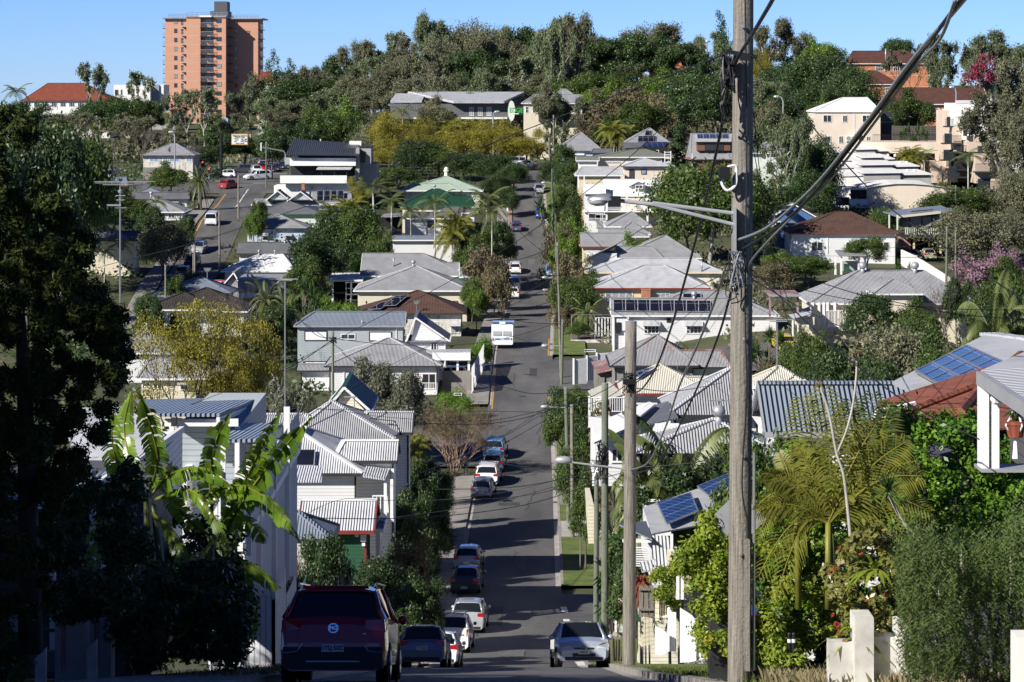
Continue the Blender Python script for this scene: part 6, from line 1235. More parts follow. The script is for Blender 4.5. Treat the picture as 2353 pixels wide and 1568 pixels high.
RGT=[('gum0',1275,55,600,90,'tall gum behind the twin-roofed cream house'),('gum3',1310,35,610,110,'highest gum on the ridge right of the street line'),('mid0',1300,175,580,110,'leafy dark tree behind the cream weatherboard house'),('gum5',1265,190,548,90,'open gum in front of the cream weatherboard house'),('gum2',1290,215,545,90,'scrubby gum before the twin grey roofs'),('dark0',1415,90,640,130,'dark green tree left of the orange hall on the ridge'),('dark1',1470,80,640,110,'tree just left of the orange hall on the ridge'),('dark0',1570,100,620,110,'dark domed tree in front of the orange hall'),('gum1',1500,55,670,130,'pale gum behind the orange hall'),('mid0',1390,165,600,110,'bright green bush below the dark ridge trees'),('mid1',1450,168,595,110,'spreading green tree with pale twigs above the cream houses'),('bright0',1520,160,590,100,'green tree right below the orange hall'),('dark0',1560,180,585,90,'dark tree below the orange hall windows'),('bright0',1380,190,570,90,'sunlit shrub above the flat pale roof'),('brownish0',1440,200,560,150,'reddish-brown thicket above the blue-grey pyramid roof'),('brownish0',1530,215,550,140,'brown-green thicket left of the conifer'),('mid0',1475,235,520,110,'green tree above the solar pyramid roof'),('mid1',1420,265,510,90,'leafy tree between the two pyramid roofs'),('brownish0',1370,265,515,90,'dry scrub above the blue-grey pyramid roof'),('palmy0',1420,285,480,70,'fan palm between the pyramid roofs'),('column0',1562,258,480,40,'narrow conifer right of the solar pyramid roof'),('dark0',1600,170,540,130,'dark cypress tree left of the wooden pole'),('dark1',1650,190,530,110,'dark feathery conifer beside the wooden pole'),('gum2',1640,75,640,90,'olive gum left of the wooden pole'),('pine0',1665,30,600,70,'knobbly pine poking out left of the wooden pole top'),('bare1',1600,300,460,70,'pale bare tree between the narrow conifer and the brown house'),('mid0',1295,330,465,50,'green tree below the blue-grey pyramid roof'),('figs0',1268,370,455,60,'dark tree at the right kerb near the street top'),('figs0',1300,370,450,60,'dark leafy tree before the pale blue house'),('mid0',1325,365,448,50,'tree left of the yellow house'),('mid0',1303,425,412,62,'glossy bright green tree left of the white townhouse'),('mid1',1315,455,405,50,'leafy shrub against the white townhouse corner'),('yucca1',1262,435,408,22,'spiky plant on the right kerb by the blue hatchback'),('hedgeb',1312,502,385,70,'clipped hedge below the white townhouse'),('bright0',1300,530,370,50,'yellow-green shrub on the right verge'),('brownish0',1293,515,372,30,'dry pampas clump beside the hedge'),('spread0',1630,375,345,270,'large spreading olive-green tree crossing behind the wooden pole'),('mid0',1585,440,350,130,'left part of foliage under the spreading tree'),('bright0',1545,378,395,50,'light green bush right of the beige house'),('mid0',1715,430,350,110,'green crown right of the wooden pole'),('bright0',1455,535,345,70,'reddish-green creeper between the zinc roofs'),('brownish0',1310,580,325,90,'bronze shrub on the right verge above the first street poles'),('mid0',1325,640,300,100,'green shrub mass left of the yellow weatherboard house'),('brownish0',1300,650,308,70,'rusty-leaved shrub at the right kerb'),('mid1',1345,620,305,70,'leafy bush against the wide dusty roof'),('date0',1350,690,288,75,'date palm on the terrace beside the yellow house'),('mid0',1330,740,284,50,'hibiscus bush with red flowers on the retaining wall'),('brownish0',1300,700,292,50,'dry brown shrub on the right verge'),('mid0',1310,890,215,100,'round dark green street tree at the right corner'),('mid1',1290,915,208,80,'leafy shrub overhanging the right kerb'),('dark0',1330,960,190,60,'dark bush behind the lamp poles'),('mid0',1320,1020,178,50,'green bush beside the white porch'),('mid1',1345,1075,160,40,'narrow leafy bush between the green poles'),('brownish0',1410,940,175,60,'thin pale shrub in front of the white-fenced verandah'),('cane0',1560,1035,104,240,'big green cane palm in front of the ribbed grey roof'),('cane0',1500,1085,105,140,'cane palm fronds left of the tilted solar panels'),('palm0',1650,1060,103,110,'palm crown beside the wooden pole'),('cane0',1432,1110,109,60,'dark palms behind the second wooden pole'),('yucca1',1415,1205,112,40,'spiky palm-like plant behind the slim green pole'),('yucca0',1765,740,240,110,'big clump of round yuccas right of the wooden pole'),('brownish0',1790,820,235,90,'dry twiggy shrub right of the yuccas'),('bare1',1750,640,290,90,'bare pinkish tree by the red carport'),('bare1',1790,655,285,80,'bare tree in front of the yellow car'),('mid0',1850,790,222,110,'dark leafy shrub below the white verandah'),('bright0',1815,790,226,50,'light green shrub near the verandah stairs'),('dark0',1995,675,250,95,'round dark green tree hiding the verandah corner'),('mid1',2080,685,250,110,'leafy tree below the gable wing'),('mid0',2120,720,235,110,'green shrub right of the gable wing'),('olivegum0',2060,740,200,230,'silver-grey banksia thicket below the grey house'),('dark1',1930,800,195,130,'dark shrub mass behind the blue-grey gable roof'),('mid1',2170,760,190,130,'leafy thicket left of the solar array'),('dark0',2020,830,180,130,'dark bushes above the ribbed blue-grey roof'),('mid0',1870,760,215,80,'green frangipani bush under the verandah'),('dark0',2320,690,210,170,'dark weeping palm mass at the right edge'),('mid0',2300,640,240,130,'dark glossy tree at the right edge above the weeping palm'),('cane0',2270,700,160,160,'drooping palm left of the right edge'),('dark1',2200,640,262,60,'leafy tree behind the traveller palm'),('bare1',2170,630,262,110,'thin bare tree beside the huge grey roof'),('pink0',2250,570,300,130,'pink flowering tree on the right slope'),('pink0',2310,555,305,90,'pink blossom tree at the right edge'),('olivegum0',2230,480,345,190,'olive scrub slope above the driveway'),('olivegum0',2310,500,350,160,'olive shrub mass at the right edge'),('mid0',2200,435,380,150,'leafy hedge trees below the apartments'),('mid1',2290,590,300,110,'green bush above the pink blossom'),('mid0',1990,545,335,85,'small leafy tree against the white brown-tiled house'),('mid0',1850,590,318,130,'yellow-green bushes in front of the brown-tiled house'),('brownish0',1780,600,312,110,'brown-green shrub right of the wooden pole'),('bright0',1790,575,325,70,'yellow-green bush beside the blue house'),('bare1',1930,620,300,120,'pale thicket above the grey verandah house'),('yucca1',2062,590,322,18,'cream variegated plant on the lawn behind the grey roof'),('mid0',2030,480,362,70,'bush between the brown tiles and the olive house'),('bare2',2180,485,352,70,'thin leafy tree over the olive house roof'),('dark0',1755,520,340,60,'dark tree beside the bright blue house'),('gum2',1790,255,395,130,'silvery gum right of the wooden pole'),('gum4',1830,270,400,100,'open grey gum left of the beige office'),('tallgum0',1815,290,385,90,'white-trunked gum above the blue house'),('figs0',1880,315,392,100,'dense dark green tree left of the terraced townhouses'),('figs0',1860,390,385,110,'lower dense dark tree left of the terraced townhouses'),('dark1',1790,430,372,110,'dark tree behind the bright blue house roof'),('figs0',1790,150,585,130,'dense dark fig right of the wooden pole'),('figs0',1850,130,575,140,'dense dark fig in the middle of the ridge grove'),('figs0',1915,118,570,120,'dense dark fig beside the brown school roof'),('figs0',1960,155,545,110,'dark fig in front of the school wing'),('figs0',1870,195,540,130,'lower dark fig behind the beige office'),('figs0',1800,215,530,110,'lower dark fig left of the beige office'),('bright0',1885,85,640,90,'lime green tree on the ridge skyline'),('gum5',1815,78,650,110,'olive tree left of the lime green tree'),('gum1',1765,45,640,110,'tall tree right behind the wooden pole top'),('yellow0',1755,120,600,60,'mustard tree behind the wooden pole'),('gum0',1745,180,560,100,'grey tree right of the wooden pole below the ridge'),('mid1',1880,215,505,60,'small tree at the left end of the beige office'),('brownish0',1765,235,470,90,'pale leaved thicket right of the wooden pole'),('mid0',1740,290,440,70,'bush above the grey roof with white deck'),('bare2',2080,105,610,110,'thin bare tree in front of the school block'),('dark0',2060,90,670,70,'dark tree top behind the school block'),('tallgum0',2155,78,560,110,'tall gum rising behind the thick cables'),('gum4',2145,120,545,110,'spreading gum beside the tall one'),('gum2',2280,72,600,130,'large gum on the right skyline'),('gum0',2235,110,590,90,'gum left of the large skyline gum'),('flame0',2255,120,575,80,'leafless tree with magenta flowers on the right skyline'),('gum3',2330,140,470,130,'grey gum at the top right edge'),('gum1',2345,95,620,50,'dark tree at the very right of the skyline'),('mid0',2060,225,500,60,'small tree beside the black billboard'),('mid1',2105,205,505,90,'pale flowering tree in front of the brick school windows'),('yucca0',2085,280,466,50,'spiky yucca before the stone wall'),('yucca0',2115,278,464,50,'second spiky yucca before the stone wall'),('palmy0',2085,345,440,60,'small yellow palm beside the terraced roofs'),('palmy0',2105,340,442,60,'tallest small palm beside the terraced roofs'),('palm0',2125,365,436,60,'palm at the foot of the apartments stair'),('palm1',2225,395,405,90,'palm in front of the apartment balconies'),('palm0',2165,420,400,50,'palm left of the green power pole'),('gum5',2310,215,410,170,'large brownish gum hiding the right of the apartments'),('gum3',2345,260,400,130,'gum at the right edge before the apartments'),('bare2',2290,300,405,130,'bare-branched tree before the apartments'),('olivegum0',2330,385,380,110,'dense shrub under the gum at the right edge'),('mid0',1985,640,330,40,'shrub beside the carport'),('mid0',1770,1000,62,90,'green foliage behind the wooden pole'),]
for e in RGT:
 c_,n_=kindname(e[0]);put(*e[:5],e[5],c_,n_)
def scrub(name,x0,x1,y0,y1,n,mat,h=1.6,seed=1,avoid=True,leaf=.4,cond=None):
 r=random.Random(seed);pf=[]
 while len(pf)<n:
  x,y=r.uniform(x0,x1),r.uniform(y0,y1)
  if y<545 and RL(y)-4.2<x<RR(y)+4.4:continue
  if 515<y<536:continue
  if 300<y<640 and lc(y)-8<x<lc(y)+5:continue
  if cond and not cond(x,y):continue
  s_=r.uniform(.8,2.2);pf.append((x,y,G(x,y)+h*.3,s_*1.5,s_*1.5,h*r.uniform(.6,1.3)))
 V,Fq=lqd(pf,n*46,leaf,1.5,.5,.3,2.0);o=bmh(name,V,Fq,mat);tag(o,'low tangled scrub and weeds under the trees','undergrowth',None,'stuff')
scrub('undergrowth',-170,170,540,640,900,'leaf_gum2',2.6,2,leaf=.6);scrub('undergrowth',-90,-6,180,520,620,'leaf_dark',1.6,3,cond=lambda x,y:abs(x)<y*.21);scrub('undergrowth',-70,-12,70,180,420,'leaf_dark',2.4,7,leaf=.3);scrub('undergrowth',9,100,240,520,620,'leaf_gum2',1.6,4,cond=lambda x,y:x<y*.22 and not(38<x<62 and 300<y<350))
sky.air_density=1.0;sky.dust_density=0;sky.ozone_density=6;sky.altitude=2500;bg.inputs[1].default_value=.078
_n=w.node_tree;_t=_n.nodes.new('ShaderNodeMix');_t.data_type='RGBA';_t.blend_type='MULTIPLY';_t.inputs[0].default_value=1;_t.inputs[7].default_value=(.64,.81,1.23,1)
_n.links.new(sky.outputs[0],_t.inputs[6]);_n.links.new(_t.outputs[2],bg.inputs[0])
_c2=_n.nodes.new('ShaderNodeTexCoord');_s=_n.nodes.new('ShaderNodeSeparateXYZ');_n.links.new(_c2 .outputs['Generated'],_s.inputs[0])
_q=ramp(_n,_s.outputs[2],[(.06,(1,1,1)),(.22,(.5,.52,.58)),(1,(.16,.2,.28))]);_u=_n.nodes.new('ShaderNodeMix');_u.data_type='RGBA';_u.blend_type='MULTIPLY';_u.inputs[0].default_value=1
_n.links.new(_t.outputs[2],_u.inputs[6]);_n.links.new(_q,_u.inputs[7]);_n.links.new(_u.outputs[2],bg.inputs[0])
for nm,c in dict(red=(.36,.008,.018),silver=(.50,.51,.53),white=(.78,.79,.80),bluegrey=(.16,.20,.27),darkgrey=(.07,.075,.08),black=(.015,.015,.018),blue=(.01,.035,.30),lightblue=(.16,.32,.55),paleblue=(.56,.61,.70),orange=(.65,.12,.01),gold=(.50,.46,.30),yellow=(.75,.55,.05),purple=(.10,.10,.20),brightred=(.45,.012,.02),navy=(.02,.03,.08),cream=(.80,.78,.70)).items():
 gloss('p_'+nm,c,.25,.35 if nm in('silver','bluegrey','darkgrey','paleblue','gold','purple')else 0,1)
gloss('carglass',(.012,.016,.02),.04,0,0,.8);gloss('tyre',(.012,.012,.012),.8);gloss('rim',(.35,.36,.38),.3,.7);gloss('plastic',(.02,.02,.022),.5)
gloss('tail',(.42,.008,.01),.12,0,1,.8);gloss('lens',(.6,.62,.65),.08,.3,1);gloss('chrome',(.7,.71,.73),.12,1);gloss('platewhite',(.75,.75,.73),.4);gloss('ink',(.02,.02,.03),.6);gloss('ink_green',(.02,.2,.08),.6)
gloss('tail_bright',(.7,.03,.02),.12,0,1,.8)
TY={'hatch':(4.0,1.70,1.50,[(0,.90,.55,.84,.58,.60),(.05,.96,.80,.88,.82,.84),(.13,.98,.93,.86,.95,.97),(.42,1,.97,.70,1.36,1.42),(.9,1,.96,.71,1.43,1.48),(1.7,1,.94,.71,1.45,1.50),(2.45,1,.92,.68,1.38,1.44),(3.15,.99,.88,.84,.92,.96),(3.65,.95,.74,.80,.78,.82),(3.92,.87,.60,.76,.62,.66),(4.0,.82,.5,.74,.52,.54)],3,(3,6),(6,7),(2,3)),'sedan':(4.5,1.76,1.45,[(0,.90,.60,.84,.62,.64),(.06,.96,.84,.88,.86,.90),(.15,.98,.93,.86,.96,.99),(.75,1,.95,.80,.98,1.02),(1.35,1,.95,.66,1.34,1.40),(2.0,1,.93,.68,1.40,1.45),(2.75,1,.91,.66,1.36,1.41),(3.45,.99,.86,.84,.90,.94),(4.05,.95,.74,.80,.78,.82),(4.4,.87,.60,.76,.62,.66),(4.5,.82,.5,.74,.52,.54)],4,(4,6),(6,7),(3,4)),'suv':(4.4,1.82,1.66,[(0,.92,.62,.86,.64,.66),(.05,.97,.92,.90,.94,.96),(.14,.99,1.04,.88,1.07,1.09),(.48,1,1.08,.74,1.50,1.56),(1.0,1,1.07,.75,1.58,1.63),(1.9,1,1.05,.75,1.60,1.66),(2.75,1,1.03,.72,1.54,1.60),(3.4,.99,1.0,.86,1.04,1.08),(4.0,.96,.88,.82,.93,.97),(4.3,.88,.7,.78,.72,.76),(4.4,.84,.58,.76,.6,.62)],3,(3,6),(6,7),(2,3)),'van':(4.8,1.88,1.95,[(0,.95,.62,.90,.64,.66),(.04,.98,1.0,.93,1.02,1.04),(.08,.99,1.12,.92,1.14,1.16),(.22,1,1.14,.84,1.80,1.88),(.6,1,1.13,.84,1.86,1.93),(2.2,1,1.12,.84,1.88,1.95),(3.5,1,1.10,.82,1.80,1.88),(4.15,.99,1.0,.88,1.05,1.1),(4.55,.95,.85,.84,.88,.92),(4.75,.88,.65,.8,.67,.7),(4.8,.84,.55,.78,.57,.6)],3,(3,6),(6,7),(2,3)),'ute':(5.2,1.85,1.80,[(0,.96,.62,.92,.64,.66),(.04,.98,1.0,.94,1.02,1.04),(.1,.99,1.16,.90,1.18,1.20),(.38,1,1.17,.80,1.66,1.72),(1.4,1,1.15,.80,1.72,1.78),(2.5,1,1.12,.76,1.70,1.77),(3.1,1,1.10,.74,1.64,1.72),(3.75,.99,1.05,.86,1.10,1.14),(4.6,.96,.95,.82,1.0,1.03),(5.1,.9,.7,.8,.74,.78),(5.2,.86,.6,.78,.62,.64)],3,(3,6),(6,7),(2,3)),}
def car(kind,label,x,y,paint,yaw=0,toward=False,plate=None,pcol='ink',name='parked_car',cat='car',group=None,scale=1,side=False,detail=True,zoff=0,tailm='tail',special=None,W=None,rails=False,plate_z=None):
 L,Wd,H,st,_,sg,ws,rw=TY[kind];Wd=W or Wd;w=Wd/2
 root=thg(name,label,cat,(0,0,0),group)
 st2=[(a-L/2,*b)for a,*b in st]
 rings=[]
 for(yy,ws_,zb,wt,z1,zt)in st2:
  q=w*ws_;lowz=min(zb,.55)
  rings.append([(q*.86,yy,.20),(q*.98,yy,.30),(q,yy,lowz),(q*.985,yy,zb),(w*wt,yy,z1),(w*wt*.82,yy,zt-.01),(w*wt*.4,yy,zt+.012)])
 body,side_w,wsm,rwm=MB(),MB(),MB(),MB()
 for i in range(len(rings)-1):
  A,B=rings[i],rings[i+1]
  for j in range(6):
   tgt=body
   if j==3 and sg[0]<=i<sg[1]:tgt=side_w
   if j>=4 and(i,i+1)==ws:tgt=wsm
   if j>=4 and(i,i+1)==rw:tgt=rwm
   for s in(1,-1):
    q=[(A[j][0]*s,A[j][1],A[j][2]),(B[j][0]*s,B[j][1],B[j][2]),(B[j+1][0]*s,B[j+1][1],B[j+1][2]),(A[j+1][0]*s,A[j+1][1],A[j+1][2])]
    tgt.poly(q if s==1 else q[::-1])
  tgt=wsm if(i,i+1)==ws else(rwm if(i,i+1)==rw else body)
  a,b_=A[6],B[6];tgt.poly([a,b_,(-b_[0],b_[1],b_[2]),(-a[0],a[1],a[2])])
 for R_,f in((rings[0],1),(rings[-1],-1)):
  p=[q for q in R_]+[(-q[0],q[1],q[2])for q in R_[::-1]];body.poly(p[::f]if f==1 else p[::-1])
 body.poly([(q[0]*.8,q[1],.2)for q in(rings[0][0],rings[-1][0])]+[(-q[0]*.8,q[1],.2)for q in(rings[-1][0],rings[0][0])])
 bo=body.bd('body','p_'+paint,root,smooth=True)
 try:bo.data.set_sharp_from_angle(angle=R(38))
 except Exception:pass
 mats='carglass'
 side_w.bd('side_window',mats,root);wsm.bd('windscreen',mats,root);rwm.bd('rear_window',mats if kind!='ute' or True else mats,root)
 i=rw[0];A,B=rings[i],rings[i+1]
 for s in(1,-1):
  fr=MB();e0=VX((A[4][0]*s,A[4][1]-.012,A[4][2]+.004));e1=VX((B[4][0]*s,B[4][1]-.012,B[4][2]+.006));fr.tu_([e0,e1],.045,6);fr.bd('pillar','p_'+paint,root,smooth=True)
 fr=MB();fr.tu_([VX((-B[4][0],B[4][1],B[4][2])),VX((-B[5][0]*.8,B[5][1],B[5][2])),VX((B[5][0]*.8,B[5][1],B[5][2])),VX((B[4][0],B[4][1],B[4][2]))],.035,6);fr.bd('window_header','p_'+paint,root,smooth=True)
 i=ws[0];A,B=rings[i],rings[i+1]
 for s in(1,-1):fr=MB();fr.tu_([(A[4][0]*s,A[4][1],A[4][2]),(B[4][0]*s,B[4][1],B[4][2])],.035,6);fr.bd('pillar','p_'+paint,root,smooth=True)
 for k in range(sg[0],sg[1]+1):
  if k in(sg[0],(sg[0]+sg[1]+1)//2,sg[1]):
   for s in(1,-1):fr=MB();fr.tu_([(rings[k][3][0]*s,rings[k][3][1],rings[k][3][2]),(rings[k][4][0]*s,rings[k][4][1],rings[k][4][2])],.04,5);fr.bd('pillar','p_'+paint,root,smooth=True)
 Rw=.31*H/1.5 if kind!='van' else .34;Rw=min(Rw,.38)
 for yy in(L*.185-L/2,L*.80-L/2):
  for s in(1,-1):
   xo=s*(w-.10);t=MB();t.lt_((xo,yy,Rw),[(Rw*.62,-.11),(Rw*.95,-.12),(Rw,-.09),(Rw,.09),(Rw*.95,.12),(Rw*.62,.11)],18,'x');to=t.bd('wheel','tyre',root,smooth=True)
   t=MB();t.lt_((s*(w+.012),yy,Rw),[(Rw*.62,-.015*s),(Rw*.6,.012*s),(Rw*.2,.0),(Rw*.12,.02*s)],12,'x')
   t.bd('rim','rim',to)
   t=MB();t.lt_((s*(w*.99+.002),yy,Rw),[(Rw*1.16,-.05*s),(Rw*1.16,.004*s)],18,'x');t.bd('wheel_arch','plastic',root)
 zb=st[2][2]
 for s in(1,-1):
  t=MB();x0,x1=(w*.60,w*.985)if kind!='van' and kind!='ute' else(w*.86,w*.99);z0,z1=(zb-.20,zb+.02)if kind!='van' and kind!='ute' else(zb-.42,zb-.02)
  yb=-L/2
  pr=[(x0*s,yb+.03,z0+.05),(x1*s*.985,yb+.06,z0),(x1*s,yb+.30,z0+.05),(x1*s*.985,yb+.30,z1),(x1*s*.96,yb+.08,z1),(x0*s,yb+.04,z1-.02)]
  t.add([(a[0]*1.006,a[1]-.03,a[2])for a in pr]+[(x0*s,yb+.25,z0+.05),(x0*s,yb+.25,z1-.02)],[(0,1,4,5),(1,2,3,4),(5,4,3,7),(0,6,2,1),(0,5,7,6)])
  t.bd('tail_light',tailm,root)
  t=MB();yf=L/2
  v=[(w*.52*s,yf-.05,.60),(w*.88*s,yf-.12,.60),(w*.97*s,yf-.40,.68),(w*.93*s,yf-.44,.80),(w*.70*s,yf-.20,.76),(w*.5*s,yf-.07,.68)]
  t.poly([(a,b_+.035,c_)for a,b_,c_ in v]);t.poly([(a,b_-.1,c_)for a,b_,c_ in v[::-1]])
  for q in range(6):n_=(q+1)%6;a,b_=v[q],v[n_];t.poly([(a[0],a[1]+.035,a[2]),(a[0],a[1]-.1,a[2]),(b_[0],b_[1]-.1,b_[2]),(b_[0],b_[1]+.035,b_[2])])
  t.bd('headlight','lens',root)
  t=MB();ym=L*.665-L/2;t.lt_((s*(w+.09),ym,zb+.04),[(.02,-.05),(.085,-.03),(.09,.03),(.03,.07)],8,'y');t.bar((s*(w-.03),ym+.02,zb-.02),(s*(w+.06),ym+.02,zb+.02),.04,.03);t.bd('mirror','p_'+paint if kind!='ute' else 'plastic',root)
 t=MB();t.box(-w*.78,w*.78,-L/2-.015,-L/2+.1,.22,.36);t.box(-w*.7,w*.7,L/2-.1,L/2+.012,.22,.32);t.bd('bumper_trim','plastic',root)
 t=MB();t.box(-w*.36,w*.36,L/2-.06,L/2+.01,.56,.62);t.box(-w*.42,w*.42,L/2-.04,L/2+.016,.33,.44);t.bd('grille','plastic',root)
 t=MB();t.box(-w*.25,w*.25,-L/2+.1,-L/2+.14,zb-.02,zb+.01);t.bd('wiper','plastic',root)
 for f,yy in((-1,-L/2-.03),(1,L/2+.025)):
  if(f==1)!=toward and plate:continue
  zp=(plate_z or .47)if f==1 else(plate_z or(.56 if kind!='sedan' else .42));t=MB();t.box(-.19,.19,min(yy,yy+.012*f),max(yy,yy+.012*f),zp-.062,zp+.062);po=t.bd('number_plate','platewhite',root)
  if plate:txm(plate,.105,pcol,root,(0,yy+.018*f,zp),(R(90),0,0 if f==-1 else math.pi),name='plate_number',bold=.003,sx=.85)
 if rails:
  for s in(1,-1):t=MB();t.tu_([(s*w*.72,-1.5,1.60*H/1.66),(s*w*.74,-1.35,1.67*H/1.66),(s*w*.74,.5,1.68*H/1.66),(s*w*.7,.75,1.61*H/1.66)],.022,6);t.bd('roof_rail','chrome',root)
 if special:special(root,L,w,H,zb)
 z0=G(x,y-1);z1=G(x,y+1);pitch=math.atan((z1-z0)/2)
 root.location=(x,y,G(x,y)+.01+zoff);root.rotation_mode='XYZ';yw=yaw+(math.pi if toward else 0)
 root.rotation_euler=(pitch*math.cos(yw),-pitch*math.sin(yw),yw);root.scale=(scale,)*3
 return root
crop(0,0)
def red_special(root,L,w,H,zb):
 yb=-L/2
 t=MB();t.box(-w*.93,w*.93,yb-.03,yb+.12,.24,.60);t.bd('lower_bumper','plastic',root)
 t=MB();t.box(-w*.5,w*.5,yb-.05,yb-.028,.35,.37);t.bd('skid_trim','steel',root)
 for s in(1,-1):
  t=MB();t.tu_([(s*w*.56,yb-.045,.66),(s*w*.66,yb-.05,.52),(s*w*.92,yb-.03,.50)],[.012,.018,.012],6);t.bd('chrome_trim','chrome',root)
  t=MB();t.box(min(s*w*.62,s*w*.86),max(s*w*.62,s*w*.86),yb-.04,yb-.01,.60,.66);t.bd('reflector','tail',root)
 t=MB();n=8;r=.085;o=[VX((math.cos(R(22.5+45*i))*r,0,math.sin(R(22.5+45*i))*r*.9))for i in range(9)];c0=VX((0,yb+.025,.91))
 for a,b_ in zip(o,o[1:]):t.bar(c0+a,c0+b_,.015,.02)
 t.bd('badge','chrome',root);txm('MG',.09,'chrome',root,(0,yb+.015,.91),(R(90),0,0),name='badge_letters',bold=.003);txm('ZS',.05,'chrome',root,(w*.58,yb+.03,.80),(R(90),0,0),name='badge_letters',bold=.002)
 t=MB();t.tu_([(-w*.62,yb+.42,1.60),(w*.62,yb+.42,1.60)],.03,6);t.bd('rear_spoiler','p_red',root);t=MB();t.bar((0,yb+.62,1.66),(0,yb+.8,1.74),.03,.05);t.bd('antenna','plastic',root)
 t=MB();t.lt_((-.4,yb+.1,.26),[(.03,-.1),(.04,-.1),(.04,.1)],10,'y');t.bd('exhaust','steel',root)
def car_badge(txt,x_,z_):
 def f(root,L,w,H,zb):txm(txt,.08,'ink' if txt=='ST-X' else 'chrome',root,(x_*w,-L/2-.005,z_),(R(90),0,0),name='badge_letters',bold=.002)
 return f
def ring_badge(root,L,w,H,zb):
 t=MB()
 for rx,rz in((.1,.065),(.045,.06)):t.tu_([(math.cos(a)*rx,L/2+.03,.60+math.sin(a)*rz)for a in[i*.5236 for i in range(13)]],.009,5)
 t.bd('badge','chrome',root)
car('suv','dark red hatchback SUV with roof rails parked nearest, seen from behind',-3.05,45.6,'red',R(-1.0),plate='1TQ 5XC',special=red_special,rails=True,plate_z=.58,scale=1.02,tailm='tail')
car('hatch','grey-blue hatchback with plate 917 SSX parked behind the red one',X(978,90.6),90.6,'bluegrey',R(-2),plate='917 SSX',W=1.66,scale=1.0,plate_z=.66)
car('hatch','white hatchback half hidden behind the grey-blue hatchback',X(1010,104),106,'white',R(-2),W=1.68)
def ute_sp(root,L,w,H,zb):
 txm('ST-X',.11,'ink',root,(w*.62,-L/2-.01,.86),(R(90),0,0),name='badge_letters',bold=.004)
 t=MB()
 for yy in(-2.0,-.9):t.bar((-w*.78,yy,1.92),(w*.78,yy,1.92),.06,.03)
 for xx in(-.78,.78):t.bar((w*xx,-2.05,1.88),(w*xx,-.5,1.88),.05,.05)
 for i in range(5):t.bar((-w*.7+i*w*.35,-2.0,1.93),(-w*.7+i*w*.35,-.9,1.93),.03,.02)
 t.bd('roof_rack','chrome',root);t=MB();t.tu_([(0,-L/2-.12,.42),(0,-L/2+.1,.42)],.03,6);t.bd('tow_bar','plastic',root)
car('ute','white utility with canopy and roof rack, badge ST-X, in the parked row',X(1040,120)-.05,123.5,'white',R(-2.5),name='parked_ute',cat='ute',special=ute_sp)
car('suv','silver car just visible beyond the white utility',X(1078,131),134,'silver',R(-3),W=1.76)
car('sedan','dark grey sedan with plate 344 RHM in the left parked row',X(1073,149),151,'darkgrey',R(-4),plate='344 RHM',tailm='tail_bright')
car('hatch','silver hatchback parked nose to tail beyond the dark grey sedan',X(1077,160),161.5,'silver',R(-4))
car('hatch','dark blue hatchback at the near end of the upper parked group',X(1111,196),197,'bluegrey',R(-5),plate='098 AJ7',W=1.72)
car('suv','white SUV with roof bars between the dark blue hatchback and silver cars',X(1124,203),203,'white',R(-5),rails=True)
car('hatch','silver-blue car behind the white SUV with roof bars',X(1137,209),209,'silver',R(-5))
car('suv','blue-roofed SUV at the far end of the upper parked group',X(1139,215),215,'lightblue',R(-5))
car('hatch','pale blue hatchback facing the camera at the right kerb',X(1332,86.2),86.2,'paleblue',R(2.5),toward=True,plate='FUN 21',pcol='ink_green',W=1.76,special=ring_badge,scale=1.03)
car('suv','white SUV parked under the bronze tree above the caravan',X(1179,357),358,'white',R(-1));car('van','white van parked beyond the white SUV under the bronze tree',X(1181,371),371,'white',R(0),name='parked_van',cat='van')
car('suv','white car half hidden by the bronze tree',X(1184,386),386,'white');car('hatch','purple-grey hatchback parked at the left kerb on the climb',X(1186,418),419,'purple',tailm='tail_bright')
car('hatch','bright blue hatchback facing down the hill at the right kerb',X(1243,430),430,'blue',toward=True,W=1.75);car('suv','black four-wheel drive at the right kerb below the blue hatchback',X(1268,402),402,'black',toward=True)
car('sedan','light blue sedan at the right kerb behind the street pole',X(1266,384),384,'lightblue',toward=True);car('hatch','silver car facing down near the top of the street',X(1239,452),453,'silver',toward=True,W=1.8)
car('sedan','silver sedan seen side-on at the top of the street',X(1213,523),523,'paleblue',R(-90),scale=1.0);car('van','white van side-on behind the silver sedan',X(1195,529),529,'white',R(-90),name='parked_van',cat='van')
crop(200,500)
def C(kind,label,a,D,paint,yaw=0,toward=False,**k):return car(kind,label,X(u(a),D),D,paint,R(yaw),toward,**k)
C('hatch','white hatchback turning through the junction in front of the traffic lights',1512,484,'white',78);C('suv','bright red SUV stopped at the junction',1532,460,'brightred',-28)
C('ute','boxy white four-wheel drive waiting at the junction',1775,478,'white',118,name='four_wheel_drive');C('suv','white SUV behind the boxy four-wheel drive',1768,497,'white',15,toward=True);C('suv','dark red SUV in the queue at the junction',1812,506,'brightred',10,toward=True)
C('suv','white car in the queue beyond the dark red one',1820,516,'white',5,toward=True);C('sedan','dark blue car at the right of the queue',1905,503,'navy',5);C('sedan','navy car leaving the junction near the black house',1945,508,'navy',5);C('suv','black car in the shade at the edge of the trees by the junction',1652,500,'darkgrey',90)
C('suv','dark parked car up the shaded avenue',1838,540,'darkgrey',4);C('hatch','dark hatchback further up the shaded avenue',1850,552,'black',4);C('sedan','dark blue sedan beside the light pole in the avenue',1985,516,'navy',8)
C('van','white van going up the left street',1392,398,'white',-1,name='delivery_van',cat='van');C('suv','silver four-wheel drive parked under the left street pole',1280,372,'silver',-3,toward=True);C('suv','black SUV in shadow below the silver four-wheel drive',1218,358,'black',-4,toward=True)
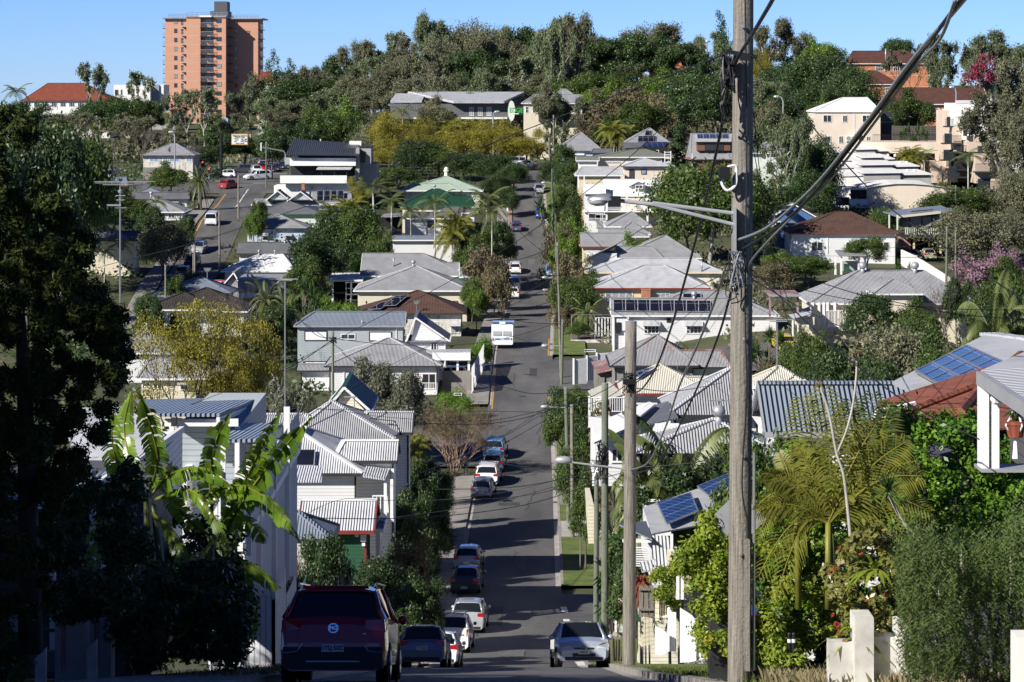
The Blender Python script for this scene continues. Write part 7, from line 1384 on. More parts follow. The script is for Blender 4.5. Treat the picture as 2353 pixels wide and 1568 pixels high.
C('hatch','dark hatchback with red lamps in the shade of the left street',1148,348,'darkgrey',-4);C('suv','dark red-lit SUV at the bottom of the left street',1098,338,'black',-4,tailm='tail_bright');C('hatch','orange hatchback beside the leaning left street pole',1422,335,'orange',70)
crop(2996,500)
C('sedan','black sedan parked in front of the purple wall on the gravel drive',1390,352,'black',25,toward=True);C('sedan','pale gold sedan reversing into the garage under the olive house',1533,352.5,'gold',0)
crop(2996,1150)
C('suv','yellow four-wheel drive under the red carport',285,262,'yellow',6)
crop(1000,1150)
C('hatch','white car nose under the white carport',1695,254,'white',90)
def caravan():
 root=thg('caravan','white caravan with blue rear panels, curtained window and rooftop solar panels','caravan');w=1.05;L=5.2
 m_=MB();prof=[(-L/2,.5),(-L/2-.02,1.15),(-L/2+.0,1.2),(-L/2+.22,2.05),(-L/2+.5,2.42),(L/2-.6,2.45),(L/2-.1,2.0),(L/2,1.2),(L/2,.5)]
 for(a,b_),(c_,d_)in zip(prof,prof[1:]):m_.poly([(w,a,b_),(w,c_,d_),(-w,c_,d_),(-w,a,b_)])
 for s in(1,-1):m_.poly([(s*w,a,b_)for a,b_ in(prof if s<0 else prof[::-1])])
 m_.bd('body','p_white',root)
 for s in(1,-1):
  m_=MB();m_.poly([(s*.06,-2.64+.01,1.32),(s*.9,-2.63,1.32),(s*.88,-2.5,1.78),(s*.06,-2.5,1.78)]);wn=m_.bd('rear_window','glass_curtain',root);m_=MB()
  for i in range(9):xx=s*(.12+i*.085);m_.tu_([(xx,-2.66,1.34),(xx+.02*(-1)**i,-2.52,1.76)],.012,4)
  m_.bd('curtain','trim_white',wn)
  m_=MB();m_.box(min(s*.18,s*.72),max(s*.18,s*.72),-2.65,-2.61,.93,1.1);m_.bd('blue_panel','p_lightblue',root);m_=MB();m_.box(min(s*.84,s*.94),max(s*.84,s*.94),-2.66,-2.61,.92,1.1);m_.bd('tail_light','tail',root)
  m_=MB();m_.box(min(s*.25,s*1.0),max(s*.25,s*1.0),-1.9,-.9,2.5,2.54);m_.bd('solar_panel','solar_blue',root)
  m_=MB();m_.lt_((s*.9,.2,.33),[(.2,-.1),(.33,-.09),(.33,.09),(.2,.1)],14,'x');m_.bd('wheel','tyre',root)
 m_=MB();m_.box(-.3,.3,-2.2,-1.6,2.48,2.72);m_.bd('air_conditioner','p_white',root);m_=MB();m_.box(-.19,.19,-2.66,-2.62,.94,1.07);m_.bd('number_plate','platewhite',root);m_=MB();m_.box(-1,1,-2.68,-2.5,.42,.52);m_.bd('bumper','p_white',root)
 D=278;x=X(1156,D);root.location=(x,D,G(x,D));root.rotation_euler=(math.atan((G(x,D+1)-G(x,D-1))/2),0,R(-2));root.scale=(1.12,1,1.08)
caravan()
def spline(pts,n=8):
 p=[pts[0]]+list(pts)+[pts[-1]];out=[]
 for i in range(1,len(p)-2):
  for k in range(n):
   t=k/n;out.append(.5*((2*p[i])+(-p[i-1]+p[i+1])*t+(2*p[i-1]-5*p[i]+4*p[i+1]-p[i+2])*t*t+(-p[i-1]+3*p[i]-3*p[i+1]+p[i+2])*t**3))
 return out+[p[-2]]
def pole(ut,vt,ub,D,wU,mat,label,tilt=None,vb=None,cap=True,name='power_pole'):
 x=X(ub,D);g=G(x,D);t=thg(name,label,'power pole',(x,D,g));r=wU*D/F/2;top=P(ut,vt,D);m_=MB();b_=VX((x,D,g-.6));n=14
 m_.tu_([b_.lerp(top,i/n)for i in range(n+1)],[r*1.06-r*.16*i/n for i in range(n+1)],20);m_.bd('shaft',mat,t,smooth=True)
 if cap:m_=MB();m_.lt_(top+VX((0,0,-.01)),[(r*.93,0),(r*.95,.03),(r*.3,.05)],12);m_.bd('cap','metalcap',t)
 return t
pm_=pole(1709,-140,1698,37,51,'timber_pole','huge weathered wooden power pole in the foreground right of centre',cap=False)
m_=MB();m_.box(X(1711,36.8),X(1722,36.8),36.72,36.86,Z(1540,36.8),Z(1240,36.8));m_.bd('timber_splint','timber_pole',pm_)
m_=MB();m_.tu_([P(1733,1040,36.8),P(1733,1300,36.8),P(1732,1540,36.8)],.022,6);m_.bd('conduit','cable_silver',pm_)
m_=MB();m_.tu_(spline([P(1712,-20,36.75),P(1716,300,36.76),P(1712,700,36.74),P(1716,900,36.74),P(1705,1110,36.73),P(1718,1200,36.74)]),.012,5);m_.bd('earth_cable','cable',pm_)
for(a,b_)in((1708,62),(1705,145),(1712,395),(1715,470),(1704,600),(1708,1050),(1711,780),(1702,1275)):m_=MB();m_.lt_(P(a,b_,36.80),[(.02,-.03),(.03,-.02),(.03,.02),(.02,.05)],6,'y');m_.bd('bolt','steel',pm_)
m_=MB();m_.box(X(1686,36.72),X(1692,36.72),36.7,36.9,Z(585,36.7),Z(478,36.7));m_.bd('lamp_bracket','metalcap',pm_)
m_=MB();m_.bar(P(1668,118,36.85),P(1740,132,36.85),.03,.06);m_.box(X(1662,36.8),X(1690,36.8),36.6,36.8,Z(148,36.8),Z(134,36.8));m_.box(X(1700,36.7),X(1722,36.7),36.55,36.75,Z(140,36.7),Z(126,36.7));m_.bd('cable_clamp','black',pm_)
r9=random.Random(9)
def tangle(name,uc,vc,D,du,dv,n,mat,rad,seed,parent):
 r=random.Random(seed);m_=MB()
 for i in range(n):
  a=P(uc+r.uniform(-du,du),vc+r.uniform(-dv,dv),D+r.uniform(-.1,.1));pts=[a]
  for k in range(4):pts.append(P(uc+r.uniform(-du,du),vc+r.uniform(-dv,dv),D+r.uniform(-.15,.1)))
  m_.tu_(spline(pts,5),rad,4,cap=False)
 return m_.bd(name,mat,parent)
tangle('wire_tangle',1672,165,36.6,18,45,14,'cable',.012,3,pm_);tangle('wire_tangle',1665,225,36.6,10,60,6,'cable',.014,4,pm_);tangle('wire_tangle',1692,620,36.6,16,45,10,'cable_silver',.010,5,pm_);tangle('wire_tangle',1684,640,36.6,20,60,6,'cable',.009,6,pm_)
m_=MB();m_.box(X(1652,36.7),X(1676,36.7),36.62,36.8,Z(413,36.7),Z(384,36.7));m_.bd('meter_box','black',pm_);m_=MB();m_.tu_(spline([P(1672,384,36.7),P(1690,382,36.72),P(1692,400,36.72),P(1690,425,36.72),P(1672,438,36.7),P(1660,425,36.7),P(1660,414,36.7)]),.022,6);m_.bd('conduit_loop','trim_white',pm_)
lp=thg('street_lamp','big street lamp with glass bowl on twin arms from the foreground pole','street lamp',P(1690,530,36.8))
m_=MB();m_.tu_([P(1688,517,36.8),P(1500,470,36.9),P(1420,461,37)],.030,8);m_.bd('lower_arm','metalcap',lp)
m_=MB();m_.tu_([P(1688,491,36.8),P(1500,467,36.9)],.030,8);m_.bd('upper_arm','metalcap',lp)
c0=P(1382,461,37)
m_=MB();m_.box(c0 .x+.10,c0 .x+.28,36.9,37.1,c0 .z-.09,c0 .z+.06);m_.bd('ballast_box','black',lp)
hd=MB();n=12;vs=[];
prof=[(-.21,.01),(-.19,.045),(-.12,.075),(0,.095),(.1,.1),(.14,.09)]
for(xx,rr)in prof:
 for j in range(n):a=math.pi*j/(n-1);vs.append((c0 .x+xx,37+math.cos(a)*rr*1.2,c0 .z+math.sin(a)*rr+.005))
hd.add(vs,[(i*n+j,(i+1)*n+j,(i+1)*n+j+1,i*n+j+1)for i in range(len(prof)-1)for j in range(n-1)]);hd.bd('lamp_hood','steel',lp,smooth=True)
gl=MB();vs=[]
for(xx,rr)in[(-.20,.01),(-.17,.05),(-.08,.08),(.03,.075),(.09,.03)]:
 for j in range(n):a=math.pi+math.pi*j/(n-1);vs.append((c0 .x+xx,37+math.cos(a)*rr*1.3,c0 .z+math.sin(a)*rr-.003))
gl.add(vs,[(i*n+j,(i+1)*n+j,(i+1)*n+j+1,i*n+j+1)for i in range(4)for j in range(n-1)]);gl.bd('glass_bowl','lens',lp,smooth=True)
PL_=[(1450,740,1445,77,29,'timber_pole','second grey wooden power pole at the kerb behind the pale blue hatchback'),(1390,882,1390,103,17,'timber_pole_green','green-tinged power pole right behind the pale blue hatchback'),(1371,1060,1369,112,12,'timber_pole_green','thin greenish pole left of the green-tinged one'),(1300,891,1307,184,9.5,'timber_pole_green','slim green street pole carrying a lamp above the lower driveway'),(1314,931,1316,176,9,'timber_pole','pale street pole close beside the slim green lamp pole'),(1293,736,1290,252,6.5,'timber_pole_green','green street pole at the corner with a side lamp'),(1281,558,1289,256,5.5,'timber_pole','pale street pole at the right corner kerb'),(1277,492,1279,335,4.5,'timber_pole_green','slender green pole halfway up the long street'),(1269,389,1270,408,4,'timber_pole_green','green pole beside the spiky plant near the blue hatchback'),(1262,317,1263,470,4,'timber_pole','pole with white transformer near the street top'),(1272,265,1272,520,3.6,'timber_pole','distant pole at the top of the long street'),(765,762,765,214,6.5,'timber_pole_green','dark green pole in front of the pale pyramid-roofed cottage'),(2176,521,2174,300,5.5,'timber_pole_green','pale green pole at the gravel driveway'),(2196,531,2196,298,4.5,'timber_pole_green','darker green pole right of the driveway pole'),(2196,427,2196,380,4,'timber_pole_green','pole under the apartment balconies'),(2339,422,2338,380,4,'timber_pole_green','pole at the right edge below the apartments')]
poles={}
for a in PL_:poles[a[6]]=pole(*a)
crop(200,500)
for a in((1612,435,1612,405,4.2,'timber_pole','left street pole on the right kerb below the junction'),(1448,745,1452,352,4.6,'timber_pole','brown wooden pole in the left street beside the white van'),(1238,1030,1240,322,4.8,'timber_pole','wooden pole at the foot of the left street'),(1225,1110,1226,325,3,'timber_pole','thin grey post beside the wooden pole at the foot of the left street'),(988,1205,990,300,4.4,'timber_pole','short wooden pole next to the round bush'),(1850,145,1850,460,3.4,'timber_pole_green','green pole at the junction by the modern house'),(1394,5,1396,560,2.6,'timber_pole','white pole top in the trees near the tower')):
 poles[a[6]]=pole(u(a[0]),v(a[1]),u(a[2]),*a[3:])
def sidelamp(lab,pts,head,D,r=.035,s=1.0,pl=False):
 t=thg('street_lamp',lab,'street lamp',P(*pts[-1]));m_=MB();m_.tu_([P(*p)for p in pts],r,6);m_.bd('arm','metalcap',t)
 c=P(*head);m_=MB();m_.lt_(c,[(.03*s,-.32*s),(.12*s,-.22*s),(.15*s,0),(.13*s,.18*s),(.05*s,.26*s)],9,'x');m_.bd('lamp_head','metalcap',t,smooth=True);return t
sidelamp('street lamp on the twin arm reaching left from the second wooden pole',[(1300,1061,77.2),(1370,1070,77.1),(1436,1078,77)],(1296,1058,77.2),77,.03,.9);sidelamp('street lamp on the slim green pole above the lower driveway',[(1255,935,184),(1300,937,184)],(1252,935,184),184)
sidelamp('street lamp on the corner pole by the yellow kerb line',[(1258,794,252),(1292,796,252)],(1253,795,252),252,.045,1.3);sidelamp('small street lamp on the slender pole halfway up',[(1256,638,335),(1277,640,335)],(1252,638,335),335,.05,1.3);sidelamp('street lamp nearer the bend halfway up the long street',[(1258,667,330),(1279,669,330)],(1254,667,330),330,.05,1.4)
sidelamp('street lamp on the green pole near the blue hatchback',[(1252,420,408),(1269,421,408)],(1250,420,408),408,.06,1.4)
def goose(lab,ub,D,vt,du,cat='street lamp'):
 x=X(ub,D);t=thg('street_light',lab,cat,(x,D,G(x,D)));m_=MB();m_.tu_([VX((x,D,G(x,D)-.3)),P(ub,vt+12,D),P(ub+du*.25,vt+3,D),P(ub+du*.8,vt,D)],.14,6);m_.bd('post','metalcap',t)
 m_=MB();m_.lt_(P(ub+du,vt+1,D),[(.1,-.6),(.28,-.3),(.28,.3),(.1,.6)],8,'x');m_.bd('lamp_head','metalcap',t)
crop(1000,0)
goose('curved street light behind the left of the black roof',u(453),520,v(1090),u(500)-u(453));goose('taller curved street light behind the black roof',u(560),525,v(1062),u(518)-u(560));goose('street light leaning over the avenue by the green pole',u(300),520,v(1142),u(225)-u(300));goose('street light in front of the long dark grey building',u(2080),545,v(955),u(2115)-u(2080))
crop(2996,0);goose('street light beside the silvery gum right of the wooden pole',u(292),500,v(825),u(238)-u(292));goose('tall light mast above the stone wall',u(1772),500,v(745),u(1740)-u(1772))
crop(2000,0);goose('tall white mast on the ridge left of the wooden pole top',u(1772),620,v(352),2);goose('street light in the trees left of the wooden pole',u(1684),560,v(708),u(1740)-u(1684))
crop(0,0);goose('street light in front of the weathered cottage roof',u(1495),474,v(1128),u(1468)-u(1495))
def cable(label,pts,wU=3,mat='cable',rad=None,name='overhead_cable'):
 """pts (u,v,D); thickness given in survey units at the first point"""
 q=[P(*p)for p in pts];rad=rad or wU*pts[0][2]/F/2;m_=MB();m_.tu_(spline(q,10),rad,6);o=m_.bd(name,mat,smooth=True,loc=q[0]);return tag(o,label,'cable','overhead cables')
cable('thick silver service cable bundle sweeping up to the top right, upper strand',[(1692,553,36.9),(1760,525,35),(1838,460,32.5),(1898,398,30.5),(2000,270,27.5),(2095,140,24.5),(2215,0,21),(2300,-110,19)],0,'cable_silver',.022)
cable('thick silver service cable bundle sweeping up to the top right, middle strand',[(1700,575,36.9),(1770,535,35),(1840,475,32.5),(1905,402,30.5),(2006,272,27.5),(2102,142,24.5),(2208,0,21),(2290,-110,19)],0,'cable',.020)
cable('thick silver service cable bundle sweeping up to the top right, lowest strand',[(1727,655,36.9),(1722,610,36.7),(1760,560,35),(1850,470,32.5),(1912,408,30.5),(2014,276,27.5),(2106,150,24.5),(2160,90,22.5),(2195,0,21)],0,'cable_silver',.016)
cable('twisted black mains cable leaving the frame above the wooden pole',[(1682,165,36.8),(1697,130,36),(1722,90,34),(1752,40,31),(1775,0,29),(1810,-70,26)],0,'cable',.026)
cable('twisted black mains cable sagging from the foreground pole to the second pole',[(1675,160,36.8),(1662,270,38),(1635,400,42),(1612,500,46),(1575,640,51),(1540,760,56),(1505,850,61),(1470,898,75),(1440,903,77)],0,'cable',.024)
cable('black cable crossing from the foreground pole to the far left behind the conifer',[(1665,125,36.8),(1560,165,40),(1400,225,46),(1230,290,53),(1060,355,60),(860,425,68),(640,495,76),(440,560,84),(235,612,92)],3.2)
cable('black cable from the pole tangle down across the street to the blue-roofed house',[(1652,170,36.8),(1540,275,42),(1400,400,49),(1180,560,58),(1000,665,64),(850,740,70),(640,850,76),(440,930,78)],2.6)
cable('second black line parallel below, from the box on the pole to the left roofs',[(1660,405,36.8),(1560,470,42),(1420,560,50),(1250,650,60),(1050,760,70),(860,860,82),(700,950,95),(590,1010,105)],2.2)
cable('third black line beside it ending at the left roofs',[(1665,435,36.8),(1560,505,42),(1420,585,50),(1180,700,62),(980,800,75),(800,905,90),(660,965,100)],1.8)
cable('black line from the right of the foreground pole falling to the right edge',[(1722,122,36.9),(1800,210,35),(1900,330,33),(2030,465,31),(2160,560,29.5),(2353,690,27.5),(2450,740,26)],2.6,'cable')
cable('black cable hanging from the right of the foreground pole to the blue-grey roof',[(1722,300,37.2),(1742,400,39),(1770,560,43),(1800,700,48),(1830,800,53),(1865,860,58),(1950,1010,68)],2.4)
cable('second black cable falling right of the foreground pole over the blue-grey roof',[(1730,250,37.2),(1760,500,41),(1800,660,46),(1858,800,52),(1894,900,58)],2.2)
cable('black cable looping right from the foreground pole across the solar array',[(1728,620,37),(1790,680,35),(1880,765,33),(1980,850,31.5),(2100,935,30),(2250,1010,29)],2.8)
cable('black line running right across the huge grey roof, upper',[(1728,632,37),(1820,660,38),(1960,690,40),(2100,705,41),(2250,712,42),(2400,712,43)],1.9);cable('black line running right across the huge grey roof, lower',[(1735,555,37),(1830,625,38),(1950,670,39),(2060,695,40),(2200,722,41),(2400,738,43)],2.2)
cable('silver cable pair dropping from the foreground pole to the second pole, outer',[(1665,620,36.8),(1640,700,40),(1600,800,45),(1560,890,51),(1530,980,56),(1490,1062,62),(1449,1080,77)],0,'cable_silver',.02)
cable('silver cable pair dropping from the foreground pole to the second pole, inner',[(1682,660,36.8),(1655,760,40),(1612,870,46),(1570,960,52),(1540,1020,57),(1500,1075,62),(1452,1088,77)],0,'cable',.018)
cable('thin silver wire from the foreground pole to the cream roof corner',[(1685,640,36.8),(1640,690,45),(1560,790,62),(1500,870,80),(1462,925,95)],1.6,'cable_silver')
cable('thin silver wire from the foreground pole to the white-roofed cottage',[(1690,670,36.8),(1600,800,60),(1520,900,85),(1475,940,110)],1.4,'cable_silver')
cable('line from the second pole leftwards over the street, upper',[(1437,870,77),(1340,920,80),(1240,945,90),(1100,968,100),(900,960,110),(760,942,120),(600,925,130)],1.7)
cable('horizontal line from the left mast across the street to the green pole',[(1388,960,103),(1250,948,105),(1050,945,108),(800,942,112),(500,935,118)],1.3)
cable('line from the slim green pole sweeping left to the big grey roof wing',[(1300,930,184),(1200,962,176),(1100,975,168),(960,972,158),(850,962,150)],1.5)
cable('pale sagging wire from the corner pole over the caravan end of the street',[(1290,823,252),(1230,832,251),(1120,838,250),(1010,846,248),(948,850,246)],1.3,'cable_silver')
cable('line from the corner pole left across the street above the caravan',[(1290,738,252),(1200,768,252),(1100,788,252),(1000,795,250),(870,790,235),(768,778,214)],1.3)
for i,(a,b_,lb)in enumerate((((1302,905),(1000,1075),'highest'),((1302,918),(960,1090),'second'),((1305,935),(930,1120),'third'),((1372,1075),(1000,1150),'fourth'),((1372,1090),(905,1190),'lowest'))):
 cable('%s of the five thin lines fanning left over the shaded street'%lb,[(a[0],a[1],184 if i<3 else 112),((a[0]+b_[0])/2,(a[1]+b_[1])/2+14,165 if i<3 else 112),(b_[0],b_[1],140 if i<3 else 115)],1.2)
cable('service line from the front poles to the green cottage bracket',[(1436,1085,77),(1300,1120,80),(1150,1145,95),(900,1150,105),(785,1148,112),(700,1183,112)],1.6);cable('lower service line crossing the shaded street to the batten house',[(1368,1110,112),(1230,1155,105),(1080,1180,100),(900,1192,95),(700,1190,88)],1.6)
for a,b_,lb in(((1281,560),(1293,737),'between the pale corner pole and the green one'),((1277,493),(1281,560),'from the slender pole down to the corner pole'),((1269,390),(1277,493),'down the upper right kerb between two green poles')):
 Dd={1281:256,1277:335,1269:408}[a[0]];De={1293:252,1281:256,1277:335}[b_[0]];cable('kerbside line '+lb,[(*a,Dd),((a[0]+b_[0])/2-3,(a[1]+b_[1])/2+10,(Dd+De)/2),(*b_,De)],1.2)
for i,(a,b_)in enumerate((((1272,640),(1130,700)),((1285,600),(1180,520)),((1281,690),(1100,720)))):cable('%s thin house line over the parked white cars'%['lower','upper','middle'][i],[(*a,330),((a[0]+b_[0])/2,(a[1]+b_[1])/2+8,325),(*b_,320)],1.0)
cable('line from the driveway pole to the right edge',[(2176,525,300),(2260,530,280),(2353,520,255)],1.1);cable('line from the driveway pole to the brown-tiled house',[(2176,527,300),(2120,560,318),(2045,570,345)],1.1)
tk=poles['second grey wooden power pole at the kerb behind the pale blue hatchback'];tangle('wire_tangle',1447,880,76.7,16,26,10,'cable',.014,7,tk);m_=MB();m_.box(X(1432,76.6),X(1460,76.6),76.4,76.7,Z(882,76.6),Z(872,76.6));m_.bd('cable_clamp','black',tk)
tk=poles['green-tinged power pole right behind the pale blue hatchback'];tangle('wire_tangle',1384,1060,102.7,14,45,12,'cable',.015,8,tk);tk=poles['thin greenish pole left of the green-tinged one'];tangle('wire_tangle',1372,1090,111.7,9,26,8,'cable_silver',.012,9,tk)
tk=poles['dark green pole in front of the pale pyramid-roofed cottage'];tangle('wire_tangle',765,782,213.7,9,8,6,'cable',.03,10,tk)
def mast(lab,uc,vt,vb,D,arms,w=.03,name='television_aerial',mat='steel',guy=False):
 t=thg(name,lab,'aerial',P(uc,vb,D));m_=MB();m_.tu_([P(uc,vb,D),P(uc,vt,D)],w,6);m_.bd('mast',mat,t)
 m_=MB()
 for(dy,l0,l1,th)in arms:m_.tu_([P(uc-l0,dy,D),P(uc+l1,dy+(l0-l1)*.02,D-.3)],th,4)
 m_.bd('antenna_elements','metalcap',t);return t
mast('tall lattice radio mast with wide flat antenna in front of the sky blue roof',276,418,700,190,[(418,60,80,.03),(421,58,60,.025),(425,40,30,.03),(440,3,3,.12),(450,10,12,.03),(460,9,10,.03),(478,12,14,.03),(472,30,2,.06)],.06,'radio_mast')
mast('very thin tall aerial pole rising left of the shuttered house',655,640,1065,150,[(642,20,30,.03),(644,14,18,.03)],.045);mast('television aerial on the tall thin mast right of the wooden pole',1786,722,850,150,[(735,26,40,.03),(739,18,24,.03),(730,8,12,.03)],.05)
crop(1000,1150);mast('aerial on the brown tiled roof',u(1425),v(112),v(225),291,[(v(118),8,8,.03),(v(130),6,6,.03),(v(140),5,4,.03)],.05);mast('bent aerial on the big dusty pyramid roof',u(893),v(935),v(1035),152,[(v(938),24,6,.03),(v(934),10,3,.03)],.03)
crop(2000,1150);mast('aerial with long elements on the roof behind the wooden pole',u(1880),v(960),v(1100),122,[(v(965),26,30,.018),(v(972),20,22,.018),(v(958),8,8,.018)],.022);mast('small aerial on the rust-streaked roof',u(1518),v(610),v(730),212,[(v(618),6,10,.03),(v(628),5,8,.03)],.03)
crop(200,500);mast('aerial on the blue-grey hip roof',u(1345),v(1225),v(1320),306,[(v(1228),8,9,.04),(v(1240),7,8,.04),(v(1250),5,5,.04)],.05)
crop(2996,500);mast('aerial at the ridge of the huge grey roof',u(1132),v(1285),v(1400),266,[(v(1290),5,5,.03),(v(1298),6,6,.03)],.03)
crop(1000,1150)
def post_sign(nm,lab,txt,ua,ub,vt,vb,D,upost,vbase,tm='ink',bg='platewhite',dark=None):
 t=thg(nm,lab,'street sign',P(upost,vbase,D));m_=MB();m_.tu_([P(upost,vbase,D),P(upost,vt,D)],.035,6);m_.bd('post','steel',t)
 m_=MB();m_.box(X(ua,D),X(ub,D),D-.06,D-.03,Z(vb,D),Z(vt,D));m_.bd('blade',bg,t);txm(txt,min((vb-vt)*D/F*.85,(ub-ua)*D/F/len(txt)/.68),tm,t,P((ua+ub)/2-1,(vt+vb)/2,D-.08),(R(90),0,0),bold=.012);
 if dark:m_=MB();m_.box(X(dark[0],D),X(dark[1],D),D-.075,D-.062,Z(vb,D)+.04,Z(vt,D)-.04);m_.bd('crest','ink',t)
 return t
post_sign('street_sign','white street name blade reading JUTE ST above the clipped hedge','JUTE ST',u(1744),u(1812),v(903),v(926),226,u(1808),v(960),dark=(u(1794),u(1804)))
crop(2000,1150)
post_sign('street_sign','white street name blade reading BROADHURST ST beside the retaining wall','BROADHURST ST',u(724),u(820),v(530),v(552),268,u(722),v(615),dark=(u(728),u(738)))
crop(2000,1997)
t=thg('sign_post','thin pole with a small tag on the sunny verge','sign post',P(u(685),v(590),160));m_=MB();m_.tu_([P(u(685),v(592),160),P(u(690),v(198),160)],.045,6);m_.bd('post','steel',t);m_=MB();m_.box(X(u(694),160),X(u(712),160),159.9,159.95,Z(v(228),160),Z(v(198),160));m_.bd('tag','w_cream',t)
t=thg('warning_sign','diamond road sign seen from its grey back behind the wooden pole','road sign',P(1697,1500,38.5));c0=P(1697,1192,38.3);m_=MB();h_=.43;m_.slb([c0+VX(q)for q in((0,0,-h_),(h_,0,0),(0,0,h_),(-h_,0,0))],.012);m_.bd('plate','trim_grey',t);m_=MB();m_.tu_([P(1698,1545,38.5),P(1698,1130,38.5)],.03,6);m_.bd('post','steel',t)
crop(2000,500)
t=thg('parking_sign','small parking sign on a post at the left kerb near the purple hatchback','sign',P(u(62),v(855),420));m_=MB();m_.tu_([P(u(62),v(855),420),P(u(62),v(712),420)],.06,5);m_.bd('post','steel',t);m_=MB();m_.box(X(u(56),420),X(u(70),420),419.8,419.9,Z(v(740),420),Z(v(710),420));m_.bd('plate','platewhite',t)
crop(0,0);D=466
t=thg('traffic_area_sign','large yellow-edged sign reading BRISBANE CENTRAL TRAFFIC AREA 2P on a black gantry post','sign',P(u(1893),v(1480),D))
m_=MB();m_.tu_([P(u(1893),v(1490),D),P(u(1893),v(1155),D)],.28,8);m_.bd('post','black',t);m_=MB();m_.bar(P(u(1893),v(1160),D),P(u(1985),v(1162),D),.15,.15);m_.bar(P(u(1893),v(1215),D),P(u(1985),v(1217),D),.12,.12);m_.bd('arm','black',t)
m_=MB();m_.box(X(u(1981),D),X(u(2122),D),D-.3,D-.2,Z(v(1241),D),Z(v(1146),D));m_.bd('border','line_yellow',t);m_=MB();m_.box(X(u(1988),D),X(u(2116),D),D-.34,D-.3,Z(v(1234),D),Z(v(1153),D));m_.bd('board','platewhite',t)
m_=MB();m_.box(X(u(1988),D),X(u(2116),D),D-.345,D-.342,Z(v(1186),D),Z(v(1184),D));m_.bd('divider','ink_green',t)
for tx,a,b_,s_,m2 in(('BRISBANE CENTRAL',2052,1164,.36,'ink'),('TRAFFIC AREA',2052,1176,.36,'ink'),('2P',2020,1202,1.05,'ink_green'),('7AM - 6PM',2086,1195,.3,'ink'),('MON - FRI',2086,1203,.15,'ink'),('7AM - 12PM',2086,1211,.3,'ink'),('SAT',2086,1219,.15,'ink'),('EXCEPT AS SIGNED',2052,1228,.22,'ink')):
 txm(tx,s_,m2,t,P(u(a),v(b_),D-.36),(R(90),0,0),bold=.008,sx=.82)
emis('redlamp',(1,.05,.03),1.6)
for a,vt,vb,DD,lab in((1735,1378,1530,486,'traffic light showing red, left and taller of the two'),(1789,1434,1568,472,'traffic light showing red, right and nearer of the two')):
 t=thg('traffic_light',lab,'traffic light',P(u(a),v(vb),DD));m_=MB();m_.tu_([P(u(a),v(vb+10),DD),P(u(a),v(vt-12),DD)],.09,6);m_.bd('post','metalcap',t)
 m_=MB();m_.box(X(u(a-12),DD),X(u(a+13),DD),DD-.4,DD-.15,Z(v(vt+48),DD),Z(v(vt),DD));h_=m_.bd('signal_head','black',t)
 m_=MB();m_.box(X(u(a-14),DD),X(u(a+15),DD),DD-.14,DD-.12,Z(v(vt+50),DD),Z(v(vt-2),DD));m_.bd('backing_board','platewhite',t)
 m_=MB();m_.lt_((X(u(a),DD),DD-.42,Z(v(vt+11),DD)),[(.17,0),(.17,.03)],12,'y');m_.bd('red_lamp','redlamp',h_)
crop(1000,0)
t=thg('signal_gantry','overhead signal arm bending from a post beside the modern house','traffic light',P(u(305),v(1420),462));m_=MB();m_.tu_([P(u(305),v(1420),462),P(u(303),v(1320),462),P(u(290),v(1295),462),P(u(240),v(1285),462),P(u(100),v(1262),462)],.13,6);m_.bd('arm','steel',t)
m_=MB();m_.box(X(u(90),462),X(u(100),462),461.8,462.2,Z(v(1290),462),Z(v(1222),462));m_.bd('signal_back','platewhite',t);m_=MB();m_.box(X(u(300),462),X(u(342),462),461.4,461.9,Z(v(1408),462),Z(v(1350),462));m_.bd('control_box','w_bluegrey',t)
crop(0,0)
def box_thing(nm,lab,cat,part,mat,x0,x1,y0,y1,z0,z1,extra=()):
 t=thg(nm,lab,cat,((x0+x1)/2,y0,z0));m_=MB();m_.box(x0,x1,y0,y1,z0,z1);m_.bd(part,mat,t)
 for n_,mt,bb in extra:m_=MB();m_.box(*bb);m_.bd(n_,mt,t)
 return t
for a,dd,lab,lid in((1672,38.6,'grey wheelie bin with dark red lid left of the foreground pole','trim_red'),(1748,38.2,'dark wheelie bin with bright red lid right of the foreground pole','tail_bright')):
 x=X(a,dd);z=Z(1560,dd);hh=Z(1412+(10 if a>1700 else 0),dd);box_thing('wheelie_bin',lab,'bin','bin_body','trim_dark',x-.26,x+.26,dd,dd+.6,z,hh,(('lid',lid,(x-.3,x+.3,dd-.04,dd+.66,hh,hh+.06)),('handle','trim_dark',(x-.25,x+.25,dd+.66,dd+.7,hh-.08,hh-.03))))  # dark body colour stands in for shade falling on the bins
crop(1000,1150)
t=thg('traffic_cone','orange traffic cone on the footpath below the clipped hedge','cone',P(u(1914),v(1034),216));m_=MB();q=P(u(1914),v(1034),216);q.z=G(q.x,216)+.14;m_.lt_(q,[(.22,0),(.22,.04),(.16,.05),(.05,.75),(.02,.78)],10);m_.bd('cone_body','tail_bright',t);m_=MB();m_.lt_(q+VX((0,0,.35)),[(.125,0),(.10,.14)],10);m_.bd('white_band','platewhite',t)
LT='the solar-panelled white house|the creamy ribbed roof|the olive house on its garage|the blue-grey gable roof|the pale street pole beside the slim green one|the broad grey hip roof|the left kerb above the parked group|the dark hedge by the footpath|the corner hedge and street sign|the ribbed roof with the whirlybird|the green cottage side|the brown tiled roof|the cream house by the renovation|the roller-shuttered house|the yellow feathery tree|the white verandah of the huge grey roof'.split('|')
